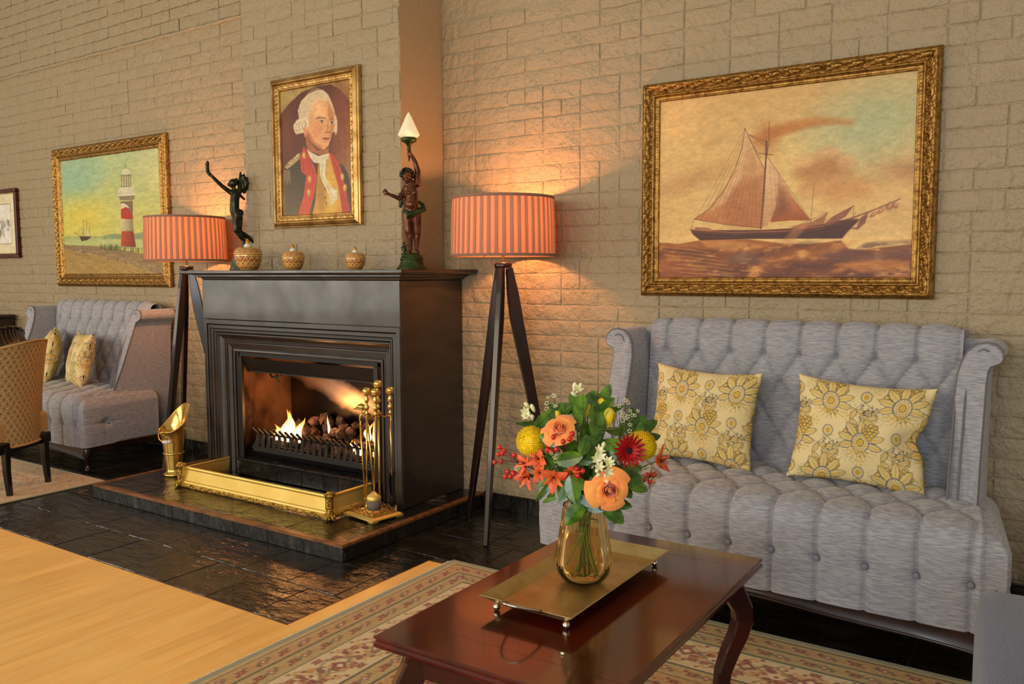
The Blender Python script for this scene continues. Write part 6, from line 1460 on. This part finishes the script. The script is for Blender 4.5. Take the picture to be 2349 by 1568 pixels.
# ---------------------------------------------------------------- vase with water
def glass(name, tint, rough, body):
    """thin clear glass: tinted see-through, glossy towards the rim, a trace of milky body that catches light"""
    m = bpy.data.materials.new(name); m.use_nodes = True; nt = m.node_tree; N = nt.nodes; L = nt.links; N.clear()
    out = N.new('ShaderNodeOutputMaterial'); tr = N.new('ShaderNodeBsdfTransparent'); gl = N.new('ShaderNodeBsdfGlossy'); tl = N.new('ShaderNodeBsdfTranslucent'); fr = N.new('ShaderNodeFresnel'); m1 = N.new('ShaderNodeMixShader'); m2 = N.new('ShaderNodeMixShader')
    tr.inputs[0].default_value = tint; gl.inputs['Roughness'].default_value = rough; gl.inputs[0].default_value = (1, .93, .8, 1); tl.inputs[0].default_value = tint; fr.inputs[0].default_value = 1.28; m1.inputs[0].default_value = body
    L.new(tr.outputs[0], m1.inputs[1]); L.new(tl.outputs[0], m1.inputs[2]); L.new(fr.outputs[0], m2.inputs[0]); L.new(m1.outputs[0], m2.inputs[1]); L.new(gl.outputs[0], m2.inputs[2]); L.new(m2.outputs[0], out.inputs[0]); return m
M['amber'] = glass('amber_glass', (1.0, .93, .74, 1), .06, .12); M['water'] = glass('water', (.995, .985, .95, 1), .03, .02)
VX, VY, VZ = -.932, 1.700, B
va_ = thing('flower_vase', 'ribbed amber glass vase of water holding the bouquet, on the brass tray', 'vase', (VX, VY, VZ))
def vr(z): return float(np.interp(z, [0, .006, .016, .030, .045, .055, .10, .15, .188], [.030, .044, .056, .0635, .0655, .0650, .0575, .0500, .0455]))
NF = 30; seg = NF*6
def rib(a, z): return 1+(.075*abs(math.cos(a*NF/2))*min(1, max(0, (z-.044)/.006)))
mb = MB(); zs = [0, .003, .006, .011, .016, .023, .030, .038, .045, .048, .052, .058]+[.058+.0145*i for i in range(1, 10)]
pr_o = [(vr(z), z) for z in zs]; pr_i = [(vr(z)-.0032, max(z, .006)) for z in zs if z >= .006][::-1]
vs = []; pr = [(0, 0)]+pr_o+[(vr(zs[-1])-.001, zs[-1]+.0015)]+pr_i+[(0, .006)]
for i in range(seg):
    a = 2*PI*i/seg
    for k_, (r, z) in enumerate(pr): f_o = rib(a, z) if k_ <= len(pr_o) else 1; vs.append((VX+r*f_o*math.cos(a), VY+r*f_o*math.sin(a), VZ+z))
n = len(pr); mb.add(vs, [(i*n+k_, ((i+1) % seg)*n+k_, ((i+1) % seg)*n+k_+1, i*n+k_+1) for i in range(seg) for k_ in range(n-1)], True); mb.build('glass', M['amber'], va_)
wl_ = .142; pw_ = [(0, .0066)]+[(vr(z)-.0036, z) for z in (.0068, .011, .016, .023, .030, .038, .045, .055, .07, .09, .11, .13, wl_)]+[(0, wl_)]
MB().lathe(pw_, (VX, VY, VZ), 60, cap=False).build('water', M['water'], va_)

# ---------------------------------------------------------------- bouquet
rt = V3((.878, .479, 0)); tc_ = V3((.479, -.878, 0)); AXIS = V3((VX, VY, 0))
def bq(px, py, d=0.0):
    s = (1-d/1.95)/985; x = (px-1349)*s; z = (1.2+(.655-1.2)*(1-d/1.95))+(1152-py)*s*1.04
    return AXIS+rt*x+tc_*d+V3((0, 0, z))
BC = bq(1345, 1085, .0)
M['stem'] = mat('green_stem', S(96, 124, 48), .5); M['leaf'] = mat('glossy_leaf', S(46, 82, 14), .26, spec=.6, var=(S(96, 132, 36), 30, (1, 1, 1), .4, .65), rnd=.28); M['leafu'] = mat('pale_leaf', S(120, 146, 66), .4, rnd=.15)
M['rose'] = mat('orange_rose', S(255, 166, 76), .6, var=(S(250, 142, 72), 36, (1, 1, 1), .4, .7), sheen=.3); M['mum'] = mat('yellow_mum', S(255, 212, 8), .6, rnd=.05); M['gerb'] = mat('red_gerbera', S(178, 18, 20), .5, rnd=.12); M['gerbc'] = mat('gerbera_eye', S(60, 14, 14), .8, bump=(500, 1, .003))
M['alst'] = mat('coral_alstroemeria', S(240, 104, 56), .5, var=(S(222, 78, 40), 60, (1, 1, 1), .45, .65), rnd=.08); M['alsty'] = mat('yellow_inner_petal', S(240, 118, 54), .5, var=(S(150, 44, 24), 160, (1, 1, .3), .58, .66)); M['berry'] = mat('red_berry', S(206, 44, 34), .25, spec=.6, rnd=.1)
M['cream'] = mat('cream_floret', S(246, 238, 196), .5, var=(S(206, 214, 140), 60, (1, 1, 1), .45, .7)); M['wax'] = mat('wax_flower', S(232, 222, 178), .5); M['twig'] = mat('red_twig', S(120, 52, 34), .6); M['bud'] = mat('yellow_bud', S(244, 206, 40), .5, var=(S(190, 180, 50), 40, (1, 1, 1), .45, .65))
def petal(L_, W_, curl, cup, nu=7, nv=8, tip=.5, back=0.0, wav=0.0, shape=.75):
    """petal lying along +Z from the origin, face towards +Y"""
    def f(u, v):
        s = (u-.5)*2; w = W_/2*(math.sin(PI*min(1, .08+v*.92*(.5+tip*.5)/.75 if False else min(.999, .10+v*(.90-tip*.0))))**shape)
        w = W_/2*(math.sin(PI*(.06+.94*v**(1/(1+tip))))**shape+.02); y = -cup*(1-s*s)*math.sin(PI*min(1, v+.15))+curl*v*v+wav*math.sin(s*5+v*6)*v
        return (s*w, y+back*max(0, v-.7)**2*8, L_*v)
    return MB().grid(f, nu, nv)
def stem_to(p, parent, r=.0022, mat_='stem', bend=.02):
    rs2 = random.Random(int(abs(p.x*1e5+p.z*1e4))); a = rs2.uniform(0, 6.28); neck = V3((VX+.030*math.cos(a)*.9, VY+.030*math.sin(a)*.9, VZ+.185)); dirn = (p-neck); neck = V3((VX, VY, VZ+.185))+V3((dirn.x, dirn.y, 0))*.12+V3((rs2.uniform(-.012, .012), rs2.uniform(-.012, .012), 0))
    h = V3((neck.x-VX, neck.y-VY, 0)); 
    if h.length > .032: h = h*(.032/h.length); neck = V3((VX, VY, neck.z))+h
    bot = V3((VX, VY, VZ+.014+rs2.uniform(0, .03)))-h*rs2.uniform(.3, 1.1)+V3((rs2.uniform(-.018, .018), rs2.uniform(-.018, .018), 0))
    pts = [bot, bot.lerp(neck, .5), neck, neck.lerp(p, .45)+V3((0, 0, bend)), p]
    sm = []
    for i in range(len(pts)-1):
        a_, b_, c_, d_ = pts[max(i-1, 0)], pts[i], pts[i+1], pts[min(i+2, len(pts)-1)]
        for t in (0, .33, .66): sm.append(.5*((2*b_)+(c_-a_)*t+(2*a_-5*b_+4*c_-d_)*t*t+(3*b_-a_-3*c_+d_)*t**3))
    sm.append(pts[-1]); MB().tube(sm, r, 6).build('stem', M[mat_], parent)
def place(me_parts, parent, pos, d):
    q_ = V3((0, 0, 1)).rotation_difference(V3(d).normalized()).to_euler()
    for (me, nm, loc, rot) in me_parts: inst(me, nm, parent, pos, q_)
def dirof(p, k_=.55, up=.1): d = (p-BC).normalized()*(1-k_)+tc_*k_*1.0+V3((0, 0, up)); return d.normalized()
def put_mesh(mb, name, m, parent, pos, d, spin=0.0, sc=1.0, label=None):
    R = V3((0, 0, 1)).rotation_difference(d).to_matrix() @ Rz(spin)
    me = mb if isinstance(mb, bpy.types.Mesh) else mb.mesh(name, M[m] if isinstance(m, str) else m)
    o = inst(me, name, parent, pos, R.to_euler(), (sc, sc, sc))
    if label: o['label'] = label
    return o
# rose: petals in a spiral, one mesh per whorl kind
def rose_petals():
    out = []
    for k_ in range(21):
        t = k_/20; rr = .0062+.0140*t**1.1; L_ = .036+.003*t; W_ = .016+.027*t; open_ = .02+.86*t**2.2
        def f(u, v, rr=rr, L_=L_, W_=W_, open_=open_, t=t):
            s = (u-.5)*2; wang = W_/(rr+.004)*.5; a = s*min(wang, 2.2)*(math.sin(PI*(.20+.62*v))**.6); r = rr*((.55+.45*v) if t > .45 else (1.05-.35*v*v))+L_*math.sin(open_)*v*v*.62*(.4+.6*t)
            z = L_*v*math.cos(open_*v*.8)-.004*abs(s)**2*v+(-.004 if t > .5 else 0)*v**4*3; rl = .0045*t*max(0, v-.72)/.28
            return ((r+rl*1.4)*math.cos(a), (r+rl*1.4)*math.sin(a), z-rl*1.1)
        out.append(MB().grid(f, 9, 8).mesh('petal', M['rose']))
    return out
RP = rose_petals()
sep_ = petal(.024, .007, .004, .002)
def rose(px, py, d, size, label, facing=.7, up=.15):
    p = bq(px, py, d); t = thing('rose', label, 'flower', p, 'orange roses in the bouquet'); dd = dirof(p, facing, up)
    R0 = V3((0, 0, 1)).rotation_difference(dd).to_matrix(); base = p-dd*.020
    for k_, me in enumerate(RP): put_mesh(me, 'petal', None, t, base, dd, k_*2.399, size)
    put_mesh(MB().grid(lambda u, v: ((.0062*math.sin(PI*min(1, .35+.65*v))**.6*(1-.2*u))*math.cos(u*11), (.0062*math.sin(PI*min(1, .35+.65*v))**.6*(1-.2*u))*math.sin(u*11), .035*v+.001*u), 40, 9), 'petal_heart', 'rose', t, base, dd, 0, size)
    put_mesh(MB().lathe([(0, -.012), (.006, -.010), (.009, -.002), (.008, .006), (0, .008)], (0, 0, 0), 10), 'hip', 'stem', t, base, dd, 0, size)
    stem_to(base-dd*.01, t, .0026)
rose(1294, 984, .115, 1.0, 'orange rose at the upper left of the bouquet, above the coral lilies', .55, .45)
rose(1408, 1118, .150, 1.22, 'largest orange rose, low at the right of the bouquet over the vase rim', .85, .02)
# chrysanthemums
def mum(px, py, d, R_, label):
    p = bq(px, py, d); t = thing('chrysanthemum', label, 'flower', p, 'yellow chrysanthemums in the bouquet'); dd = dirof(p, .5, .15); mb = MB(); r = random.Random(int(px))
    R0 = V3((0, 0, 1)).rotation_difference(dd).to_matrix(); N_ = 420
    for i in range(N_):
        zc = 1-1.5*(i+.5)/N_; a = i*2.39996; s = math.sqrt(max(0, 1-zc*zc)); n_ = V3((s*math.cos(a), s*math.sin(a), zc*.86)); q_ = n_*R_*r.uniform(.92, 1.0); w = R_*.085
        tg = V3((-math.sin(a), math.cos(a), 0)); up_ = n_.cross(tg); tip_ = q_+n_*R_*.10-up_*R_*.02*-1; inn = q_-n_*R_*.28
        mb.add([inn-tg*w*.5, inn+tg*w*.5, q_+tg*w*.9, tip_+tg*w*.3, tip_-tg*w*.3, q_-tg*w*.9, q_+up_*w*.7, q_-up_*w*.5], [(0, 1, 2, 6, 5), (6, 2, 3, 4, 5), (1, 0, 7), (0, 5, 7), (2, 1, 7), (3, 2, 7), (4, 3, 7), (5, 4, 7)], True)
    mb.ball((0, 0, 0), R_*.965, 14, sc=(1, 1, .85)); o = put_mesh(mb, 'florets', 'mum', t, p, dd); o['kind'] = 'stuff'
    stem_to(p-dd*R_*.7, t, .003)
mum(1228, 1012, .075, .0335, 'round yellow chrysanthemum at the left of the bouquet')
mum(1480, 1018, .060, .0330, 'round yellow chrysanthemum at the right, behind the red gerbera')
# gerbera
def gerbera(px, py, d, label):
    p = bq(px, py, d); t = thing('gerbera', label, 'flower', p); dd = dirof(p, .80, .05); dd = (dd+rt*.35).normalized()
    pm = petal(.037, .0088, -.006, .0012, 5, 7, .9).mesh('petal', M['gerb']); R0 = V3((0, 0, 1)).rotation_difference(dd).to_matrix()
    for ring, (n_, tilt, sc_) in enumerate(((19, 1.50, 1.0), (17, 1.28, .86), (14, 1.02, .56))):
        for k_ in range(n_):
            a = k_*2*PI/n_+ring*.17; R = R0 @ Rz(a) @ Rx(-tilt+random.uniform(-.07, .07)); inst(pm, 'petal', t, p+R0 @ (Rz(a) @ V3((0, .006, .001*ring))), R.to_euler(), (1, 1, sc_))
    put_mesh(MB().lathe([(.011, 0), (.011, .003), (.007, .005), (0, .0045)], (0, 0, 0), 20), 'eye', 'gerbc', t, p, dd, label='dark brown flower centre')
    stem_to(p-dd*.004, t, .003)
gerbera(1451, 1030, .125, 'dark red gerbera at the right of the bouquet')
# alstroemeria
AP = petal(.034, .019, .011, .003, 7, 8, .55, wav=.0012).mesh('petal', M['alst']); AQ = petal(.031, .011, .006, .002, 5, 7, .55).mesh('inner_petal', M['alsty']); AS = MB()
for k_ in range(5): AS.tube([(0, 0, 0), (.003*math.cos(k_), .003*math.sin(k_), .014), (.006*math.cos(k_*1.25), .006*math.sin(k_*1.25), .024)], .0006, 4)
ASm = AS.mesh('stamens', M['twig'])
def alst(px, py, d, sc_, label, fac=.5, lean=(0, 0)):
    p = bq(px, py, d); t = thing('alstroemeria', label, 'flower', p, 'coral alstroemeria flowers in the bouquet'); dd = (dirof(p, fac, .0)+rt*lean[0]+V3((0, 0, lean[1]))).normalized(); R0 = V3((0, 0, 1)).rotation_difference(dd).to_matrix(); b0 = p-dd*.014
    for k_ in range(3):
        R = R0 @ Rz(k_*2*PI/3+px) @ Rx(-.78); inst(AP, 'petal', t, b0, R.to_euler(), (sc_, sc_, sc_)); R = R0 @ Rz(k_*2*PI/3+PI/3+px) @ Rx(-.60); inst(AQ, 'inner_petal', t, b0, R.to_euler(), (sc_, sc_, sc_))
    put_mesh(ASm, 'stamens', None, t, b0, dd, 0, sc_); stem_to(b0, t, .0015)
for a in ((1207, 1062, .085, 1.0, 'coral alstroemeria just below the left yellow chrysanthemum', .3, (-.5, .1)), (1240, 1050, .105, 1.05, 'coral alstroemeria overlapping the foot of the left chrysanthemum', .5, (-.2, .3)), (1210, 1096, .08, 1.05, 'lowest coral alstroemeria at the far left of the bouquet', .6, (-.4, -.2)),
          (1247, 1083, .12, .95, 'coral alstroemeria opening sideways, second from the left in the low row', .7, (0, .2)), (1279, 1096, .13, 1.15, 'wide open coral alstroemeria above the left side of the vase', .9, (0, -.1)), (1320, 1085, .125, 1.0, 'coral alstroemeria beside the berries over the vase', .6, (.2, -.2)),
          (1526, 1052, .03, 1.2, 'coral alstroemeria at the far right of the bouquet', .35, (.5, .1)), (1506, 1090, .02, .9, 'small coral alstroemeria low at the right edge', .4, (.4, -.2)), (1408, 926, -.03, .8, 'coral alstroemeria peeping out at the top of the bouquet', .2, (.1, .5))): alst(*a)
# tuberose spike and cream buds
FL = MB()
for k_ in range(6):
    a = k_*PI/3; R = Rz(a) @ Rx(-.75); b_ = petal(.016, .008, .003, .001, 4, 5, .5); FL.add([R @ V3(v)+V3((0, 0, .008)) for v in b_.v], b_.f, True)
FL.tube([(0, 0, -.012), (0, 0, .009)], [.0022, .0035], 6); FLm = FL.mesh('floret', M['cream']); BDm = MB().lathe([(0, 0), (.0035, .004), (.0055, .013), (.0045, .021), (0, .025)], (0, 0, 0), 8).mesh('flower_bud', M['cream'])
def tuberose(label, pts, buds, top=None):
    p0 = bq(*pts[0]); t = thing('tuberose', label, 'flower', p0, 'cream tuberoses in the bouquet'); r = random.Random(len(pts)+int(pts[0][0]))
    for (px, py, d) in pts: p = bq(px, py, d); put_mesh(FLm, 'floret', None, t, p, (dirof(p, .6, .1)+V3((r.uniform(-.5, .5), r.uniform(-.5, .5), r.uniform(-.3, .5)))).normalized(), r.random()*3, 1.0)
    for (px, py, d) in buds: p = bq(px, py, d); put_mesh(BDm, 'flower_bud', None, t, p, (dirof(p, .4, .1)+V3((r.uniform(-.6, .6), r.uniform(-.6, .6), r.uniform(-.6, .3)))).normalized(), 0, .95)
    stem_to(p0, t, .0024)
tuberose('cream tuberose spike in the middle of the bouquet above the large rose', [(1380, 1035, .13), (1376, 1052, .135), (1386, 1046, .135), (1381, 1068, .14), (1403, 1058, .14), (1410, 1066, .14), (1398, 1076, .145)], [(1384, 1082, .14), (1388, 1092, .14), (1392, 1024, .13), (1400, 1090, .14), (1378, 1076, .14)])
tuberose('cream tuberose buds at the upper left edge of the bouquet', [(1212, 948, .01), (1222, 962, .02)], [(1231, 966, .02), (1236, 948, .02), (1224, 940, .01), (1216, 960, .015)])
tuberose('cream tuberose tip standing above the top of the bouquet', [(1332, 902, -.01)], [(1338, 896, -.01), (1325, 900, -.01), (1334, 912, -.01)])
def ybud(px, py, d, label, s=1.0):
    p = bq(px, py, d); t = thing('yellow_rosebud', label, 'flower', p, 'yellow rosebuds in the bouquet'); dd = dirof(p, .35, .5)
    for k_ in range(5):
        me = MB().grid(lambda u, v: ((.0115*(1-v)**.22*math.sin(PI*min(1, v*.8+.2))**.3+.0006*k_)*math.cos((u-.5)*2.2), (.0115*(1-v)**.22+.0006*k_)*math.sin((u-.5)*2.2), .034*v), 7, 7).mesh('petal', M['bud']); put_mesh(me, 'petal', None, t, p-dd*.015, dd, k_*2.4, s)
    stem_to(p-dd*.015, t, .002)
ybud(1405, 956, .05, 'yellow rosebud at the upper right of the bouquet', 1.2); ybud(1388, 930, .01, 'yellow rosebud peeping from the top leaves'); ybud(1357, 936, .02, 'small yellow rosebud left of the top leaves', .8); ybud(1288, 952, .04, 'yellow rosebud behind the upper orange rose', .8)
# berries
def berries(label, pts, root):
    p0 = bq(*root); t = thing('berry_sprig', label, 'berries', p0, 'sprigs of red berries in the bouquet')
    for (px, py, d) in pts:
        p = bq(px, py, d); MB().ball(p, .0058, 12, sc=(1, 1, 1.1)).build('berry', M['berry'], t); MB().tube([p0, p.lerp(p0, .4)+V3((0, 0, .004)), p], .0009, 5).build('twig', M['twig'], t)
    stem_to(p0, t, .0014, 'twig')
berries('sprig of red berries sticking out at the far left of the bouquet', [(1153, 1027, .03), (1160, 1040, .03), (1142, 1061, .03), (1157, 1059, .03), (1151, 1043, .02), (1165, 1034, .03), (1188, 1044, .05)], (1200, 1062, .05))
berries('sprig of red berries low at the left below the coral lilies', [(1167, 1093, .04), (1179, 1093, .04), (1173, 1082, .03), (1186, 1086, .05)], (1205, 1085, .05))
berries('sprig of red berries hanging under the upper orange rose', [(1265, 1020, .12), (1273, 1035, .125), (1286, 1029, .13), (1301, 1012, .14), (1322, 994, .13), (1316, 1006, .135), (1279, 1002, .13), (1265, 1031, .12)], (1300, 1050, .11))
berries('sprig of red berries in the centre above the vase', [(1333, 1072, .13), (1347, 1077, .13), (1335, 1088, .13), (1358, 1110, .14), (1369, 1101, .14)], (1345, 1100, .11))
berries('sprig of red berries low at the right of the bouquet', [(1486, 1094, .06), (1493, 1084, .05), (1500, 1098, .05)], (1470, 1095, .05))
# wax flower filler
def wax(label, pts, root):
    p0 = bq(*root); t = thing('wax_flower_sprig', label, 'flower', p0, 'sprigs of tiny cream wax flowers'); r = random.Random(int(root[0]))
    mb = MB(); tw = MB()
    for (px, py, d) in pts:
        p = bq(px, py, d); dd = dirof(p, .6, .1); R0 = V3((0, 0, 1)).rotation_difference(dd).to_matrix(); s = r.uniform(.0028, .0046)
        for k_ in range(5): a = k_*2*PI/5; mb.ball(p+R0 @ V3((s*math.cos(a), s*math.sin(a), 0)), s*.62, 6, sc=(1, 1, .6))
        tw.tube([p0, p.lerp(p0, .5)+V3((0, 0, .004)), p], .0006, 4)
    mb.build('blossoms', M['wax'], t, kind='stuff'); tw.build('twigs', M['stem'], t); stem_to(p0, t, .0012)
rw = random.Random(21)
def cloud(cx, cy, sx, sy, n_, d): return [(cx+rw.gauss(0, sx), cy+rw.gauss(0, sy), d+rw.uniform(-.015, .015)) for _ in range(n_)]
wax('tiny cream wax flowers at the upper right edge of the bouquet', cloud(1442, 952, 14, 26, 26, .03), (1430, 1000, .03)); wax('tiny cream wax flowers at the upper left edge behind the rose', cloud(1272, 938, 10, 18, 16, .01), (1290, 975, .02))
wax('tiny cream wax flowers between the coral lilies and big leaf', cloud(1290, 1052, 13, 16, 16, .12), (1300, 1070, .1)); wax('tiny cream wax flowers low at the right edge of the bouquet', cloud(1488, 1085, 14, 12, 18, .05), (1465, 1090, .05)); wax('tiny cream wax flowers among the left berries', cloud(1195, 1092, 8, 12, 10, .05), (1215, 1085, .06))
# foliage sprigs: each leaf its own piece
def leafmesh(L_, W_, seed, tip=.35):
    r = random.Random(seed); cv_ = r.uniform(-.10, .22)
    def f(u, v):
        s = (u-.5)*2; w = W_/2*math.sin(PI*(v*.97+.015)**.85)**.62; fold_ = .22*abs(s)*w; return (s*w, fold_-cv_*L_*v*v-.0007*math.cos(s*3)*math.sin(v*26)*abs(s), L_*v)
    mb = MB(); mb.grid(f, 9, 11); mb.tube([(0, -.0004-cv_*L_*v*v, L_*v) for v in (-.18, 0, .3, .6, .9)], [.0010, .0010, .0008, .0005, .0003], 5); return mb.mesh('leaf', M['leaf'])
LV = [leafmesh(.046, .027, k_) for k_ in range(5)]; LB = [leafmesh(.062, .036, 10+k_) for k_ in range(3)]; LN = [leafmesh(.050, .015, 20+k_) for k_ in range(3)]
def leaf_sprig(label, pts, root, r_=.002, group='sprigs of green leaves in the bouquet'):
    p0 = bq(*root); t = thing('leaf_sprig', label, 'leaves', p0, group)
    for i, q_ in enumerate(pts):
        px, py, d, ang, kind = q_[:5]; p = bq(px, py, d); rr = random.Random(int(px*7+py))
        ax_ = rt*math.cos(ang)+V3((0, 0, 1))*math.sin(ang); nrm = (tc_*(.75 if len(q_) < 6 else q_[5])+V3((0, 0, .45))+(p-BC).normalized()*.5+V3((rr.uniform(-.35, .35), rr.uniform(-.35, .35), rr.uniform(-.3, .3)))).normalized()
        ax_ = (ax_-nrm*ax_.dot(nrm)).normalized(); y_ = -nrm; x_ = y_.cross(ax_); R = Matrix((x_, y_, ax_)).transposed()
        L_ = {'v': .046, 'b': .062, 'n': .050}[kind]; me = {'v': LV, 'b': LB, 'n': LN}[kind][rr.randrange(3)]
        o = inst(me, 'leaf', t, p-ax_*L_*.5, R.to_euler(), (1, 1, 1))
    e = bq(pts[-1][0], pts[-1][1], pts[-1][2]-.01); MB().tube([p0, p0.lerp(e, .5), e], .0012, 5).build('twig', M['stem'], t); stem_to(p0, t, r_)
H = PI/2
leaf_sprig('upright sprig of broad leaves at the top middle of the bouquet', [(1345, 925, .03, H, 'v'), (1325, 918, .0, 2.2, 'v'), (1362, 915, .0, 1.1, 'v'), (1372, 948, .06, 1.5, 'v'), (1338, 948, .06, 1.9, 'v'), (1310, 935, .02, 2.5, 'b')], (1350, 985, .03))
leaf_sprig('sprig of round leaves at the top right of the bouquet', [(1398, 905, -.02, 1.2, 'v'), (1378, 912, -.01, 1.8, 'v'), (1373, 925, .02, 2.1, 'v'), (1400, 930, .04, .9, 'v'), (1415, 940, .03, .5, 'n'), (1385, 968, .07, 1.4, 'v')], (1380, 1000, .04))
leaf_sprig('sprig of pointed leaves at the right edge of the bouquet', [(1463, 955, .0, 1.6, 'v'), (1478, 970, .0, 1.1, 'v'), (1495, 975, .0, .6, 'v'), (1500, 1000, .02, .3, 'v'), (1474, 990, .02, 1.3, 'v'), (1455, 985, .03, 1.9, 'v')], (1440, 1030, .03))
leaf_sprig('sprig of narrow leaves above the left chrysanthemum', [(1218, 974, .03, PI, 'n'), (1258, 962, .05, .9, 'b'), (1240, 1003, .09, 2.7, 'v'), (1282, 940, .02, 2.3, 'n'), (1296, 948, .03, 1.5, 'n'), (1306, 946, .04, 1.1, 'n')], (1270, 1010, .05))
leaf_sprig('sprig of glossy leaves in the very centre of the bouquet', [(1350, 1020, .13, 1.4, 'v'), (1316, 1050, .14, .1, 'b', .9), (1268, 1008, .125, 2.6, 'v'), (1330, 970, .09, 1.1, 'v'), (1375, 985, .09, 2.2, 'v'), (1365, 1010, .10, .5, 'v'), (1345, 1050, .13, 2.9, 'v')], (1345, 1090, .09))
leaf_sprig('sprig of dark glossy leaves under the red gerbera', [(1410, 1015, .10, .3, 'b'), (1422, 1040, .11, 2.0, 'v'), (1430, 1068, .12, -.9, 'b'), (1455, 1085, .10, -.5, 'b'), (1470, 1105, .09, -.4, 'b'), (1440, 1110, .09, -1.1, 'b'), (1460, 1070, .08, .2, 'v')], (1410, 1095, .07))
leaf_sprig('low sprig of leaves below the coral lilies', [(1268, 1055, .11, 1.8, 'v'), (1325, 1120, .135, -1.4, 'b', .9), (1300, 1118, .12, -1.9, 'b'), (1345, 1108, .13, -.6, 'v'), (1262, 1100, .08, -2.4, 'n'), (1288, 1125, .09, -2.5, 'n'), (1255, 1128, .07, -2.1, 'n'), (1278, 1138, .07, -2.6, 'n')], (1320, 1100, .08))
leaf_sprig('large dark leaf hanging over the front of the vase', [(1327, 1176, .105, -2.2, 'b', 1.2), (1360, 1140, .11, -.7, 'b'), (1345, 1145, .10, -1.4, 'v'), (1372, 1158, .10, -.4, 'v')], (1345, 1132, .07))
leaf_sprig('round dark leaf hanging below the largest rose', [(1418, 1172, .10, -.8, 'b', 1.2), (1395, 1150, .10, -.5, 'b'), (1435, 1150, .09, -.3, 'v')], (1385, 1138, .06))
leaf_sprig('sprig of leaves filling the back of the bouquet', [(1300, 990, -.04, 2.2, 'b'), (1340, 970, -.05, 1.6, 'b'), (1380, 975, -.05, 1.3, 'b'), (1420, 985, -.05, .9, 'b'), (1260, 1030, -.04, 2.7, 'b'), (1450, 1030, -.05, .4, 'b'), (1400, 1040, .02, .9, 'b'), (1310, 1020, .03, 2.3, 'b'), (1355, 1000, .03, 1.5, 'b')], (1345, 1090, -.02))
leaf_sprig('sprig of shaded leaves around the neck of the vase', [(1320, 1095, .05, -2.6, 'b'), (1370, 1090, .06, -.4, 'b'), (1345, 1075, .07, 1.6, 'b'), (1300, 1075, .07, 2.8, 'b'), (1400, 1080, .07, .3, 'b'), (1345, 1120, .05, -1.5, 'b'), (1330, 1030, .06, 2.0, 'b'), (1370, 1040, .07, 1.1, 'b')], (1345, 1110, .02))
# crumbs on the table
cm = MB(); cm.ball((-.80, 1.375, TZ+.003), .004, 6, sc=(1.3, .8, .7)); o = cm.build('petal_crumb', M['cream'], org=(-.80, 1.375, TZ)); tag(o, 'tiny cream petal fallen on the table beside the tray', 'petal')
# gas tap by the hearth corner
gt = thing('gas_tap', 'small metal gas tap low on the wall between hearth and lamp', 'tap', (-2.405, 3.40, .03))
MB().tube([(-2.405, 3.415, .10), (-2.405, 3.385, .10), (-2.405, 3.38, .075), (-2.405, 3.38, .012)], .006, 8).build('pipe', M['silver'], gt); MB().ball((-2.405, 3.38, .10), .010, 10, sc=(1.4, .7, .7)).build('valve', M['silver'], gt)
bpy.context.view_layer.update()
